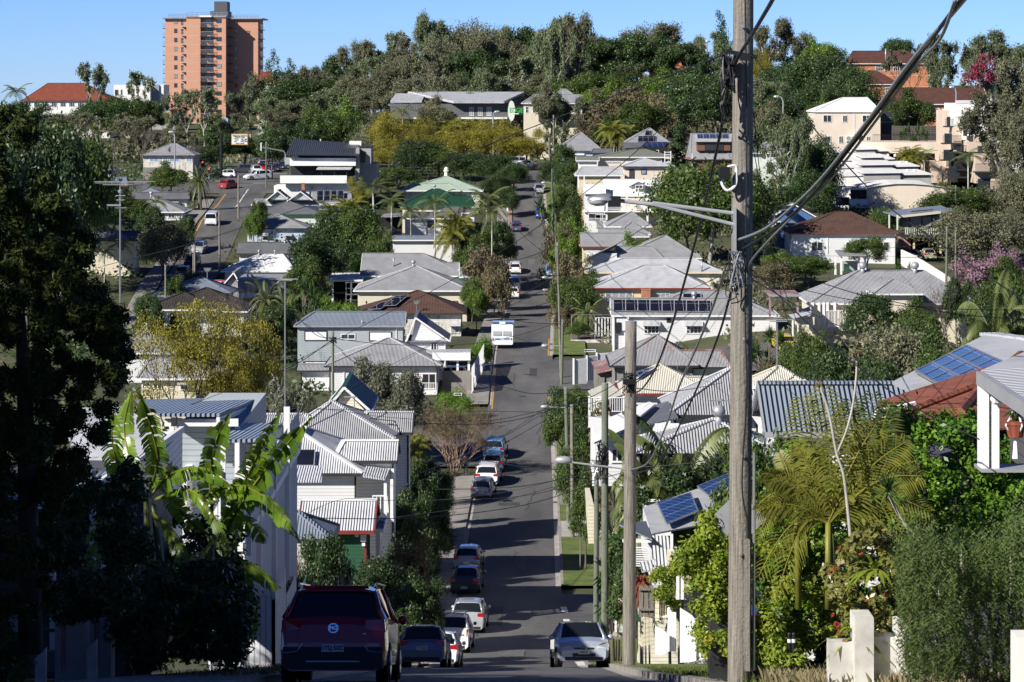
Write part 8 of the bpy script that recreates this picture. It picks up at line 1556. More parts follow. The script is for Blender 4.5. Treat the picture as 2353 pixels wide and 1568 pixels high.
for i,(a,b_,D0,D1)in enumerate((((1690,620),(1405,700),37,274),((1680,640),(1390,840),37,185),((1730,560),(2110,590),37,345),((1725,640),(2060,800),37,75),((1446,880),(1310,935),77,176),((1446,890),(1660,880),77,128),((1388,1060),(1250,1010),103,190),((1388,1070),(1120,1060),103,150),((1300,900),(1130,880),184,215),((1450,1075),(1760,1020),77,75),((1371,1085),(1000,1125),112,130),((1293,745),(1070,700),252,290),((1281,565),(1100,600),256,315),((765,778),(690,735),214,263),((765,780),(590,870),214,200),((1692,660),(1800,735),37,264))):
 D_=(D0*2+D1)/3;cable('thin service line ending at '+LT[i],[(*a,D0),((a[0]+b_[0])/2,(a[1]+b_[1])/2+14,(D0+D1)/2),(*b_,D1)],0,'cable',.0095*(D0/70+.5))
def pxp(lst,n,leaf,mat,name,label,cat,trunk=None,tmat='bark',aspect=1.6,shell=2.0,droop=0.,out=.6,up=.25,deep=.35,seed=3):
 """foliage from ellipsoids given at their real distance: (u, v, D, ru, rv)"""
 pf=[]
 for(a,b_,D,ru,rv)in lst:
  c=P(a,b_,D);k_=D/F;pf.append((c.x,c.y,c.z,ru*k_,max(ru,rv)*k_*(.8+deep),rv*k_))
 x0=sum(p[0]for p in pf)/len(pf);y0=sum(p[1]for p in pf)/len(pf);base=VX((x0,y0,G(x0,y0)))
 t=thg(name,label,cat,base)
 V,Fq=lqd([(p[0]-base.x,p[1]-base.y,p[2]-base.z,*p[3:])for p in pf],n,leaf,aspect,out,up,shell,droop,.22)
 bmh('foliage',V,Fq,mat,t)
 m_=MB()
 for tr in(trunk or[]):m_.tu_([P(*p[:3])for p in tr[:-1]],tr[-1],7)
 if m_.v:m_.bd('trunk',tmat,t,smooth=True)
 return t
def fpl(poly,D0,D1,n,rad,seed=1):
 """random ellipsoids inside an outline polygon given in survey units"""
 r=random.Random(seed);us=[p[0]for p in poly];vs=[p[1]for p in poly];out=[]
 def inside(x,y):
  c=False
  for(a,b_),(e,f_)in zip(poly,poly[1:]+poly[:1]):
   if(b_>y)!=(f_>y)and x<(e-a)*(y-b_)/(f_-b_)+a:c=not c
  return c
 while len(out)<n:
  x,y=r.uniform(min(us),max(us)),r.uniform(min(vs),max(vs))
  if inside(x,y):s=rad*r.uniform(.6,1.3);out.append((x,y,r.uniform(D0,D1),s,s*r.uniform(.7,1.1)))
 return out
con=[(-60,260),(5,205),(28,230),(60,295),(72,360),(98,380),(110,430),(150,470),(205,560),(215,640),(262,700),(280,800),(300,830),(282,930),(255,1000),(232,1080),(180,1110),(160,1200),(120,1300),(140,1400),(-60,1500)]
pxp(fpl(con,36,39.5,240,27,2)+[(288,815,37,26,20),(250,760,37,30,30),(270,860,37,26,26)],150000,.04,'leaf_cypress','conifer','huge dark conifer filling the left edge of the foreground','conifer',trunk=[((70,1500,38.5),(60,1000,38.5),(40,600,38.5),[.2,.14,.05])],aspect=2.6,shell=1.8,tmat='bark_dark',deep=.2)
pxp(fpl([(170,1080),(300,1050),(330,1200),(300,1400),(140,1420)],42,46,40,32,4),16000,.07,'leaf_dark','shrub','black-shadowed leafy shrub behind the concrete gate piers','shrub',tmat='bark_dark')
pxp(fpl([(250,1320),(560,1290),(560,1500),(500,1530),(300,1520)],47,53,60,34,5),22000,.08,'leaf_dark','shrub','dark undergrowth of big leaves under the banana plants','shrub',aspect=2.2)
pxp(fpl([(-40,1440),(45,1450),(60,1560),(-40,1580)],38,41,24,22,6),9000,.05,'leaf_mid','shrub','small leafy bush at the bottom left corner','shrub')
pxp(fpl([(385,1190),(470,1170),(560,1230),(565,1500),(380,1520)],57,64,50,34,15),16000,.10,'leaf_dark','shrub','tall dark shrub between the banana plants and the batten house','shrub',tmat='bark_dark')
def pier(a,b_,vt,vb,D,lab,dp=.5):
 x0,x1=X(a,D),X(b_,D);t=thg('gate_pier',lab,'pillar',((x0+x1)/2,D,Z(vb,D)));m_=MB();z0,z1=Z(vb,D)-.4,Z(vt,D)
 m_.box(x0,x1,D,D+dp,z0,z1-.04);m_.box(x0+.03,x1-.03,D+.03,D+dp-.03,z1-.04,z1);m_.bd('pier','concrete_pale',t);m_=MB();m_.box(x0+.12,x0+.2,D-.012,D-.002,z0+.3,z1-.3);m_.bd('rust_stain','roof_redrust',t)
pier(126,196,1384,1534,46,'larger pale concrete gate pier with rust streak');pier(203,255,1390,1532,49,'smaller concrete gate pier behind the rust-streaked one');pier(-20,44,1389,1520,46,'concrete gate pier cut by the left frame edge')
for a,b_,vt,vb,D,l in((80,105,1490,1556,43,'short pointed white post at the bottom left'),(200,222,1470,1536,45.6,'low broken white post between the gate piers')):
 x0,x1=X(a,D),X(b_,D);t=thg('stub_post',l,'post',(x0,D,Z(vb,D)));m_=MB();m_.add([(x0,D,Z(vb,D)-.3),(x1,D,Z(vb,D)-.3),(x1,D,Z(vt,D)),(x0,D,Z(vt+25,D)),(x0,D+.12,Z(vb,D)-.3),(x1,D+.12,Z(vb,D)-.3),(x1,D+.12,Z(vt,D)),(x0,D+.12,Z(vt+25,D))],[(0,1,2,3),(5,4,7,6),(1,5,6,2),(4,0,3,7),(3,2,6,7)]);m_.bd('post','stained_white',t)
t=thg('low_wall','low concrete garden wall with a timber rail left of the gate piers','wall',P(85,1530,47));k=_H(t);k.box('wall','concrete',44,126,1498,1545,47,47.2);m_=MB();m_.tu_([P(44,1447,46.2),P(126,1449,46.2)],.035,6);m_.bd('rail','bark',t)
t=thg('steel_post','slim square steel post in the shade beside the small roofed letterbox','post',P(318,1500,50));k=_H(t);k.box('post','steel',314,321,1272,1505,50,50.06)
t=thg('letterbox','house-shaped letterbox with tiny corrugated roof on a stake','letterbox',P(348,1480,49));k=_H(t);k.box('box','trim_dark',329,364,1402,1426,49,49.25);k.skw('roof','zinc_blue',[(325,1408,48.9),(367,1408,48.9),(369,1385,49.15),(329,1385,49.15)],.015);m_=MB();m_.tu_([P(349,1500,49.1),P(349,1424,49.1)],.02,5);m_.bd('stake','bark',t)
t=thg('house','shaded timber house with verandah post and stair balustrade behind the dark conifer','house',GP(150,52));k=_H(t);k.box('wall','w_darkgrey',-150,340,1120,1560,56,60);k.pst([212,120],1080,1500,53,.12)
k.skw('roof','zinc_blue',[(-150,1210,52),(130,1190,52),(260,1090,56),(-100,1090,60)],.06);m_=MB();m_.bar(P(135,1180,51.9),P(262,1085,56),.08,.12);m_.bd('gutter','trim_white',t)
m_=MB()
for i in range(12):
 a=233+i*5;m_.bar(P(a,1290-i*3,53),P(a,1370-i*5,53),.03,.02)
m_.bar(P(230,1290,53),P(290,1258,53),.06,.05);m_.bar(P(230,1372,53),P(290,1318,53),.06,.05);m_.bd('balustrade','render_white',t)
def ban_leaf(pts,W_,seed,parent,D,hang=.5,side=(1,1),gaps=.25,mat='leaf_banana'):
 r=random.Random(seed);q=spline([P(*p)for p in pts],9);n=len(q);V=[];rb=MB();rb.tu_(q,[.028*(1-i/n)+.006 for i in range(n)],5,cap=False)
 L=[0]
 for a,b_ in zip(q,q[1:]):L.append(L[-1]+(b_-a).length)
 tot=L[-1];segs=int(tot/.042)
 def at(s):
  for i in range(n-1):
   if L[i+1]>=s:return q[i].lerp(q[i+1],(s-L[i])/max(1e-6,L[i+1]-L[i])),(q[i+1]-q[i]).normalized()
  return q[-1],(q[-1]-q[-2]).normalized()
 view=VX((0,1,0))
 grp={1:0,-1:0};gh={1:0.,-1:0.};tw={1:0.,-1:0.}
 for i in range(segs):
  s=tot*(.10+.9*i/segs);p,d=at(s);p2,_=at(min(tot,s+tot*.9/segs));f=i/segs;wl=W_*min(1,(f*5+.25))*(1 if f<.75 else max(.15,(1-f)/.25))
  sd=d.cross(VX((0,1,.25))).normalized()
  for k_ in(1,-1):
   if not side[0 if k_==1 else 1]:continue
   if grp[k_]<=0:grp[k_]=r.randint(2,8);gh[k_]=r.uniform(.2,1)*hang;tw[k_]=r.uniform(-.3,.3)
   grp[k_]-=1
   if grp[k_]==0 and r.random()<gaps*2:continue
   o=(sd*k_+VX((0,tw[k_]-.15,-gh[k_]*.9))+d*.25).normalized();ln=wl*r.uniform(.88,1.05);m1=o*ln*.5+VX((0,0,.05*ln));e_=o*ln+VX((0,0,-gh[k_]*ln*.45))
   V+=[p,p+m1,p2+m1,p2,p+m1,p+e_,p2+e_*(.98),p2+m1]
 V=np.array([tuple(v_-VX(rof(parent).location))for v_ in V]);o=bmh('leaf',V,np.arange(len(V)).reshape(-1,4),mat,parent);rb.bd('midrib','leaf_palm_y',o)
 o.children[0].location=(0,0,0)if o.children else None
 return o
b1=thg('banana_plant','tall banana clump with torn sunlit leaves left of the blue skillion roof','banana plant',P(335,1500,52));b2=thg('banana_plant','right-hand banana clump whose long leaf droops in front of the batten house','banana plant',P(470,1500,53))
for q in(((335,1510,52),(340,1300,52),(335,1130,52)),((300,1500,52),(300,1300,52),(285,1140,52)),((360,1505,52.5),(375,1350,52.5),(352,1160,52))):m_=MB();m_.tu_([P(*p)for p in q],[.12,.10,.05],8);m_.bd('stem','leaf_palm',b1,smooth=True)
for q in(((470,1510,53),(480,1350,53),(490,1190,53)),((500,1500,53),(520,1380,53),(510,1250,53))):m_=MB();m_.tu_([P(*p)for p in q],[.12,.10,.05],8);m_.bd('stem','leaf_palm',b2,smooth=True)
BL=[(b1,[(336,1140,52),(362,1060,51.5),(340,960,51),(322,905,50.6)],.36,.8),(b1,[(290,1150,52),(272,1080,51.6),(258,1010,51.4),(262,945,51.2)],.36,.9),(b1,[(330,1150,52),(300,1060,52.6),(285,980,53),(302,900,53.4)],.3,.6),(b1,[(345,1140,52),(400,1085,51.3),(470,1078,50.8),(535,1120,50.4)],.30,1.2),(b2,[(490,1200,53),(482,1100,52.5),(498,1010,52),(528,950,51.6)],.38,.5),(b2,[(500,1230,53),(560,1110,52),(600,1030,51.4),(642,948,51)],.36,.4),(b2,[(505,1250,53),(560,1150,52),(630,1055,51),(716,958,50)],.36,.9),(b2,[(440,1160,53),(540,1115,52),(630,1160,51),(690,1245,50.4)],.34,1.0),(b1,[(352,1150,52),(430,1125,51.4),(480,1170,51),(528,1262,50.6)],.24,1.1),(b2,[(480,1230,53),(430,1190,52.6),(400,1150,52.4),(385,1110,52.2)],.3,.5),(b2,[(510,1280,53),(570,1300,52.4),(620,1335,52),(645,1350,51.6)],.26,.6),(b2,[(495,1240,53),(450,1290,52),(420,1380,51.6),(410,1450,51.4)],.34,.8),(b1,[(350,1180,52),(400,1230,51.4),(430,1320,51),(440,1400,50.8)],.34,.9),(b1,[(290,1160,52),(240,1190,51.6),(215,1260,51.2),(205,1330,51)],.32,.9),(b2,[(515,1260,53),(560,1330,52.6),(575,1420,52.2),(580,1480,52)],.3,.8),(b2,[(490,1220,53),(540,1190,53.4),(585,1210,53.6),(610,1250,53.8)],.3,.7),(b1,[(300,1200,52),(330,1280,51.6),(325,1360,51.4),(318,1420,51.2)],.34,.8)]
for i,(pr,pts,W_,hg)in enumerate(BL):ban_leaf(pts,W_*.72,i+3,pr,52,hg)
hp=[(1735,1120),(1790,1065),(1900,1040),(2010,1010),(2060,960),(2110,945),(2180,935),(2250,960),(2380,985),(2400,1330),(2180,1380),(1900,1390),(1760,1380)]
pxp(fpl(hp,37,42,150,36,8),80000,.055,'leaf_hedge','hedge','big glossy bright green hedge below the terracotta roof','hedge',shell=2.6,out=.8)
pxp(fpl([(2100,980),(2400,1000),(2400,1350),(2080,1330)],42,45,60,40,41),22000,.07,'leaf_mid','shrub','mid green shrubs filling the back of the big bright hedge','shrub')
hp=[(1605,1195),(1650,1175),(1680,1200),(1690,1400),(1690,1500),(1625,1495),(1590,1400),(1600,1330),(1560,1300),(1590,1240)]
pxp(fpl(hp,37.6,39.5,60,24,9)+[(1570,1300,38,18,14),(1595,1345,38,20,18)],20000,.045,'leaf_hedge_y','hedge','yellow-green speckled hedge left of the foreground pole','hedge',shell=2.6,out=.8)
hp=[(1725,1270),(1900,1230),(1950,1330),(1930,1470),(1870,1520),(1745,1520)]
pxp(fpl(hp,36.5,39,60,26,10),20000,.045,'leaf_hedge_y','hedge','yellow-green speckled hedge right of the foreground pole','hedge',shell=2.6,out=.8)
hp=[(1895,1245),(2030,1215),(2110,1260),(2130,1400),(2080,1520),(2050,1530),(1990,1440),(1915,1440),(1890,1330)]
ix=pxp(fpl(hp,32.5,34.5,55,24,11),10000,.06,'leaf_croton','shrub','broad-leaved shrub dotted with small red flower heads','flowering shrub',shell=2.6,out=.8)
fl=[];r_=random.Random(8)
for i in range(26):a,b_=r_.uniform(1900,2110),r_.uniform(1240,1520);c=P(a,b_,32.3)-VX(ix.location);fl.append((c.x,c.y,c.z,.03,.03,.03))
V,Fq=lqd(fl,700,.02,1.2);bmh('flowers',V,Fq,'leaf_red',ix)
def rosem(lab,hp,D,n,seed):
 r=random.Random(seed);ps=fpl(hp,D-.6,D+.8,n,10,seed);t=thg('shrub',lab,'shrub',P(sum(p[0]for p in hp)/len(hp),hp[-1][1],D));V=[];o=VX(t.location)
 for(a,b_,D_,s,_)in ps:
  p=P(a,b_,D_)-o;bs=P(hp[-1][0]*.5+hp[-2][0]*.5,1640,D)-o;d=((p-bs).normalized()*1.6+VX((r.gauss(0,.3),r.gauss(0,.3),.3))).normalized();L_=r.choice((.12,.2,.3,.5))*r.uniform(.8,1.2);sd=d.cross(VX((r.gauss(0,1),r.gauss(0,1),.1))).normalized()
  for k_ in range(13):
   c=p+d*L_*k_/13;a2=k_*2.4;w_=(VX((math.cos(a2),math.sin(a2),.7))).normalized()*.045;z_=d*.012;V+=[c-z_,c+w_-z_*.2,c+w_*1.05,c+z_]
 bmh('foliage',np.array([tuple(v_)for v_ in V]),np.arange(len(V)).reshape(-1,4),'leaf_rosemary',t);m_=MB()
 for i in range(6):a=hp[-1][0]+(hp[-2][0]-hp[-1][0])*r.random();m_.tu_([P(a,1560,D),P(a+r.uniform(-20,20),1450,D),P(a+r.uniform(-40,40),1350,D)],[.02,.014,.006],5)
 m_.bd('stems','bark',t)
rosem('dark upright rosemary bush at the bottom right, nearer the red-flowered shrub',[(2060,1300),(2090,1240),(2130,1230),(2190,1290),(2210,1400),(2200,1570),(2080,1570)],30,950,3);rosem('sunlit green rosemary bush at the right edge',[(2180,1340),(2220,1290),(2280,1240),(2360,1190),(2400,1240),(2400,1570),(2190,1570)],30.5,1250,4)
def blades(lab,c,D,n,L_,w_,mat,seed,name='dracaena',stem=None,el=(-.4,1.4),sag=.35,cat='plant'):
 r=random.Random(seed);o=P(*c,D);t=thg(name,lab,cat,o);V=[]
 for i in range(n):
  b_=r.uniform(0,6.28);e=r.uniform(*el);d=VX((math.cos(b_)*math.cos(e),math.sin(b_)*math.cos(e),math.sin(e)));l_=L_*r.uniform(.7,1.1);sd=d.cross(VX((0,0,1))).normalized();N=5;pv=None
  for k_ in range(N+1):
   f=k_/N;p=d*l_*f+VX((0,0,-sag*l_*f*f));ww=w_*(math.sin(math.pi*min(.98,f*.75+.22)))*(1 if k_<N else .05)
   cur=(p-sd*ww,p+sd*ww)
   if pv:V+=[pv[0],pv[1],cur[1],cur[0]]
   pv=cur
 bmh('leaves',np.array([tuple(v_)for v_ in V]),np.arange(len(V)).reshape(-1,4),mat,t)
 if stem:m_=MB();m_.tu_(spline([P(*p)for p in stem]),.022,7);m_.bd('stem','bark_pale',t,smooth=True)
 return t
blades('spiky green rosette just left of the sunlit rosemary, lowest of the spiky heads',(2156,1315),31.5,60,.36,.012,'leaf_yucca',1,stem=[(2156,1318,31.5),(2160,1400,31.6),(2150,1500,31.8)]);blades('spiky green rosette above the rosemary, largest of the spiky heads',(2207,1250),32,60,.40,.012,'leaf_yucca',2,stem=[(2207,1252,32),(2210,1350,32),(2200,1480,32)])
blades('spiky green rosette at the right edge on a thin stem',(2321,1247),32,46,.34,.012,'leaf_yucca',3,stem=[(2321,1250,32),(2324,1330,32),(2320,1460,32)]);blades('spiky rosette on the long curved grey stem in front of the hedge',(2040,1130),34,70,.46,.012,'leaf_yucca',4,stem=[(2040,1132,34),(2075,1200,34),(2115,1250,34),(2128,1330,34),(2130,1460,34)])
blades('strappy yellow-green lily with wide arching leaves before the white wall',(1965,1465),32.4,30,.62,.026,'leaf_hedge_y',5,'lily',el=(.1,1.3),sag=.7);blades('second strappy lily leaning over the red-flowered shrub',(2010,1310),32.2,18,.5,.03,'leaf_hedge_y',6,'lily',el=(.0,1.2),sag=.6)
def bigpalm(lab,c,D,fr,seed,mat='leaf_palm_y',stems=None,lw=.032):
 t=thg('palm',lab,'palm',P(*c,D));r=random.Random(seed);o=VX(t.location)
 for i,(du,dv,L_,dr)in enumerate(fr):
  d=P(c[0]+du,c[1]+dv,D+r.uniform(-.3,.3))-P(*c,D);L_=d.length*1.05;up=VX((0,0,1));q=[];n=30
  for k_ in range(n+1):f=k_/n;q.append(d*f+up*(dr*math.sin(math.pi*f)*L_))
  V=[]
  for k_ in range(3,n+1):
   f=k_/n;dd=(q[k_]-q[k_-1]).normalized();wl=.34*math.sin(math.pi*min(1,f*.8+.15))**.6*L_/1.3
   for s in(1,-1):
    pr=dd.cross(VX((0,1,.3)).normalized()).normalized()*s;a=(pr+dd*.7+VX((0,r.uniform(-.3,.2),-.15))).normalized();b_=q[k_];w2=dd*lw;V+=[b_-w2*.4,b_+a*wl*.5+w2*.4,b_+a*wl+VX((0,0,-.22*wl)),b_+a*wl*.5-w2*.6]
  ob=bmh('frond',np.array([tuple(v_)for v_ in V]),np.arange(len(V)).reshape(-1,4),mat,t);m_=MB();m_.tu_([p+o for p in q[::3]],[.014*(1-k_/13)+.003 for k_ in range(len(q[::3]))],5);m_.bd('frond_stem','leaf_yellow',ob)
 m_=MB()
 for s in(stems or[]):m_.tu_([P(*p)for p in s],[.05,.04],8)
 if m_.v:m_.bd('cane','leaf_palm_y',t,smooth=True)
bigpalm('golden cane palm with yellow fronds in front of the terracotta roof',(1903,1205),35.5,[(-10,-310,0,.02),(-60,-290,0,.06),(45,-270,0,.03),(-140,-100,0,.22),(-165,-30,0,.16),(-160,120,0,.3),(-120,170,0,.35),(110,-230,0,.08),(180,-190,0,.1),(215,-110,0,.16),(230,-30,0,.2),(200,60,0,.3),(60,-60,0,.3),(-70,-180,0,.1),(-110,-60,0,.2),(150,-40,0,.22)],2,stems=[((1903,1400,35.5),(1903,1200,35.5)),((1918,1400,35.6),(1908,1210,35.6))])
bigpalm('smaller cane palm with drooping fronds right of the foreground pole',(1830,1150),36.5,[(-80,-60,0,.2),(-95,20,0,.25),(-90,90,0,.3),(20,-120,0,.05),(90,-60,0,.2),(-40,-110,0,.1),(60,-120,0,.1)],3,stems=[((1835,1400,36.5),(1830,1150,36.5))])
bigpalm('green palm with folded fan leaves before the solar array',(1985,1150),36.2,[(20,-245,0,.02),(-30,-230,0,.03),(60,-220,0,.05),(5,-180,0,.0),(95,-150,0,.1),(130,-90,0,.15)],4,'leaf_palm',lw=.035)
t=thg('bare_stem','two-forked bare grey stem standing before the palms','plant stem',P(1955,1240,35));m_=MB();m_.tu_(spline([P(1955,1240,35),P(1948,1170,35),P(1938,1090,35),P(1922,1040,35),P(1905,950,35),P(1885,890,35)]),[.028,.028,.027,.026,.026,.025,.025,.024,.024,.024,.023,.023,.022,.022,.022]+[.02]*26,7);m_.tu_(spline([P(1922,1045,35),P(1945,990,35),P(1960,930,35),P(1968,860,35),P(1968,815,35)]),.016,6);m_.bd('stem','bark_pale',t,smooth=True)
V,Fq=lqd([(P(1885,885,35).x-t.location.x,0,P(0,885,35).z-t.location.z,.06,.06,.05),(P(1968,815,35).x-t.location.x,0,P(0,812,35).z-t.location.z,.09,.09,.05)],60,.05,2.5);bmh('withered_leaves',V,Fq,'leaf_brown',t)
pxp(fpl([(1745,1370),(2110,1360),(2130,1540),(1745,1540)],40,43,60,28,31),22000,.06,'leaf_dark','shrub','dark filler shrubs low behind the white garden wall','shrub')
t=thg('garden_wall','white garden wall with taller piers under the flowering shrubs','wall',P(2000,1560,32.2));k=_H(t)
for a,b_,vt in((1906,1965,1478),(1965,2008,1420),(2008,2064,1465),(2064,2092,1435)):k.box('wall_bay' if vt>1440 else 'pier','stained_white',a,b_,vt,1600,32.2 if vt>1440 else 32.0,32.5)
t=thg('garden_wall','white rendered wall end at the bottom right corner','wall',P(2345,1550,29));k=_H(t);k.box('wall','render_white',2338,2420,1465,1600,29,29.4)
t=thg('gate_posts','pair of dark grey square posts right of the red-lidded bin','posts',P(1780,1545,37));k=_H(t);k.box('post','trim_grey',1760,1778,1436,1560,37,37.2);k.box('post','trim_grey',1779,1802,1425,1560,37.1,37.3)
for a,l in((1814,'left black bollard with white band beside the grey posts'),(1824,'right black bollard with white band beside the grey posts')):
 t=thg('bollard',l,'bollard',P(a,1530,36.5));m_=MB();c=P(a,1540,36.5);m_.lt_(c,[(.028,0),(.028,.52),(.02,.54)],10);m_.bd('post','black',t);m_=MB();m_.lt_(c+VX((0,0,.40)),[(.03,0),(.03,.05)],10);m_.bd('band','platewhite',t)
def grass(name,lab,n,xr,yr,hh,mat,seed,dens=None,zoff=0.0):
 r=np.random.RandomState(seed);x=r.uniform(*xr,n);y=r.uniform(*yr,n);V=[]
 for i in range(n):
  if dens and not dens(x[i],y[i]):continue
  z=G(x[i],y[i])+.1+zoff;h=hh*r.uniform(.4,1.2);a=r.uniform(0,6.28);lx,ly=math.cos(a)*h*.35,math.sin(a)*h*.35;w_=.0035;V+=[(x[i]-w_,y[i],z),(x[i]+w_,y[i],z),(x[i]+w_*.6+lx*.4,y[i]+ly*.4,z+h*.7),(x[i]+lx,y[i]+ly,z+h)]
 o=bmh(name,np.array(V),np.arange(len(V)).reshape(-1,4),mat);tag(o,lab,'grass',None,'stuff')
grass('grass','short patchy green grass on the verge',26000,(2.9,9),(30,62),.10,'grass_green',1,lambda x,y:x>RR(y)+.25)
grass('dry_grass','tall dry seeding grass around the foreground pole',20000,(3.2,7.5),(31,42),.26,'grass_dry',2,lambda x,y:x>RR(y)+.5 and(mnoise.noise(VX((x*.9,y*.5,0)))>.02 or x>4.6))
grass('dry_grass','grass tufts along the batten fence and left kerb',2500,(-6.6,-4.4),(45,74),.12,'grass_green',3)
strip('footpath_slab','concrete_pale',rng(46,60,2),lambda y:RR(y)+.5+(60-y)*.02,lambda y:RR(y)+2.4,.13,n=2)
crop(2000,1997)
t=thg('house','near house with pale metal roof and two tilted blue solar panels','house',GP(1560,99.2));k=_H(t);plate=[(u(1225),v(85),94.5),(u(1300),v(310),89.9),(u(2000),v(180),93),(u(1900),v(-150),102.3)]
q=[P(*p)for p in plate];nn=(q[2]-q[0]).cross(q[1]-q[0]).normalized();nn=nn if nn.z>0 else-nn;k.pls={'F':(q[0],nn)};m_=MB();m_.slb([hit(p[0],p[1],q[0],nn)for p in plate],.06);m_.bd('roof','zinc_pale',t)
k.pnl([(u(1425),v(218)),(u(1692),v(108)),(u(1630),v(-45)),(u(1345),v(40))],'solar_blue',tilt=.25,frame='steel');k.pnl([(1628,1141),(1700,1105),(1690,1085),(1603,1120)],'solar_blue',tilt=.3,frame='steel');k.box('wall','w_white',u(1305),u(1480),v(320),v(760),93.8,102.3)
k.skw('porch_roof','zinc_blue',[(u(1018),v(228),93),(u(1300),v(355),92.1),(u(1250),v(198),96.1),(u(1040),v(222),96.1)],.05);k.box('white_beam','trim_white',u(1050),u(1295),v(352),v(372),92.4,92.7)
mm=MB()
for i in range(9):z_=v(412)+i*5.2;mm.box(X(u(1140),92.2),X(u(1262),92.2),92.2,92.3,Z(z_+2.6,92.2),Z(z_,92.2))
mm.bd('slat_screen','trim_white',t);k.skw('corrugated_screen','zinc_pale',[(u(1302),v(585),91.5),(u(1458),v(585),91.5),(u(1455),v(318),93),(u(1296),v(318),93)],.03)
k.pst([u(1470)],v(300),v(860),89.9,.09);k.skw('lower_awning','roof_cream',[(u(1500),v(598),83.7),(u(1700),v(598),83.7),(u(1680),v(418),88.4),(u(1475),v(420),88.4)],.05);k.box('awning_fascia','trim_grey',u(1500),u(1700),v(592),v(606),83.5,83.7);k.pst([u(1522),u(1560)],v(605),v(860),84,.10)
k.skw('loose_sheet','zinc_pale',[(u(1215),v(632),89.9),(u(1300),v(612),89.9),(u(1330),v(518),90.8),(u(1196),v(545),90.8)],.02);k.box('porch_wall','w_cream',u(1500),u(1640),v(650),v(860),85.2,89.9)
t=thg('fence','old grey timber gate with wide planks beside the red-leaved plant','gate',P(u(1250),v(1010),93));k=_H(t)
for a in(1190,1234,1278):k.box('plank','timber_pole',u(a),u(a+36),v(745),v(1010),93,93.1)
k.box('rail','timber_pole',u(1188),u(1316),v(765),v(782),92.9,93);k.box('rail','timber_pole',u(1188),u(1316),v(940),v(956),92.9,93)
blades('dark red strappy cordyline behind the old timber gate',(u(1215),v(720)),94.5,90,1.0,.045,'leaf_rust',12,'cordyline',sag=.8);blades('second red cordyline behind the old timber gate',(u(1180),v(800)),94.5,60,.9,.03,'leaf_rust',13,'cordyline',sag=.8)
t=thg('fence','cream baluster fence with dark red rail behind the timber gate','fence',P(u(1400),v(1010),89.9));k=_H(t);k.box('rail','trim_red',u(1365),u(1465),v(820),v(836),89.9,90);k.box('post','w_cream',u(1330),u(1362),v(795),v(1040),89.7,90.1)
mm=MB();[mm.box(X(u(a),89.9),X(u(a+8),89.9),89.9,90,Z(v(1005),89.9),Z(v(836),89.9))for a in range(1372,1465,19)];mm.bd('balusters','w_cream',t);k.box('base','w_cream',u(1362),u(1470),v(1000),v(1016),89.8,90)
def pickets(lab,pts,mat,w_=.14,knob=None,name='fence',cat='fence'):
 """upright boards along (u, vtop, vbottom, D)"""
 t=thg(name,lab,cat,P(pts[0][0],pts[0][2],pts[0][3]));mm=MB();kb=MB()
 for(a,vt,vb,D),(a2,vt2,vb2,D2)in zip(pts,pts[1:]):
  p,q,tp,tq=P(a,vb,D),P(a2,vb2,D2),P(a,vt,D),P(a2,vt2,D2);L_=(q-p).length;n=max(1,int(L_/w_))
  for i in range(n):
   f0,f1=i/n,(i+.9)/n;mm.slb([p.lerp(q,f0),p.lerp(q,f1),tp.lerp(tq,f1),tp.lerp(tq,f0)],.02)
   if knob and i%2==0:kb.lt_(tp.lerp(tq,f0),[(.02,0),(.05,.05),(.03,.1),(.005,.12)],6)
 mm.bd('boards',mat,t)
 if kb.v:kb.bd('finials',knob,t)
 return t
pickets('cream picket fence with dark red knobs beside the second pole',[(u(1185),v(1055),v(1235),104),(u(1215),v(1000),v(1262),101),(u(1308),v(1020),v(1240),101)],'w_cream',.13,'trim_red')
pickets('low white board gate at the footpath',[(u(1332),v(1085),v(1325),89),(u(1385),v(1110),v(1338),88),(u(1436),v(1150),v(1318),87)],'trim_white',.2,name='gate',cat='gate');pickets('white board gate leaf standing open beside the low gate',[(u(1436),v(880),v(1310),90),(u(1470),v(965),v(1300),89),(u(1508),v(968),v(1305),88)],'trim_white',.2,name='gate',cat='gate')
pickets('long white board fence running back under the yellow-green hedge',[(u(1545),v(930),v(1400),82),(u(1640),v(990),v(1395),80),(u(1740),v(1110),v(1370),78),(u(1835),v(1200),v(1360),76)],'trim_white',.25)
t=thg('fence','tall white fence panel with climbing vine beside the slim green pole','fence',P(u(1000),v(1140),108));k=_H(t);k.box('panel','w_white',u(1008),u(1060),v(745),v(1140),108,108.1);mm=MB();mm.slb([P(u(948),v(1040),126),P(u(1000),v(1140),109),P(u(1000),v(830),109),P(u(948),v(730),126)],.06);mm.bd('panel','w_white',t)
pxp(fpl([(u(975),v(760)),(u(1010),v(720)),(u(1015),v(1020)),(u(985),v(1080))],107,108,12,8,3),3000,.08,'leaf_mid','climber','vine climbing the tall white fence panel','climber')
t=thg('letterbox','dark green letterbox beside the second grey pole','letterbox',P(u(1172),v(1050),98));k=_H(t);k.box('box','trim_green',u(1145),u(1200),v(1003),v(1050),98,98.4);k.box('post','trim_dark',u(1166),u(1176),v(1050),v(1160),98.1,98.2)
t=thg('rock','pale rock pile at the foot of the white fence panel','rock',P(u(1025),v(1190),110));mm=MB();mm.lt_(P(u(1025),v(1190),110),[(.3,0),(.36,.15),(.25,.34),(.05,.4)],7);mm.lt_(P(u(1050),v(1192),109.5),[(.2,0),(.24,.1),(.1,.25)],6);mm.bd('rocks','rock',t)
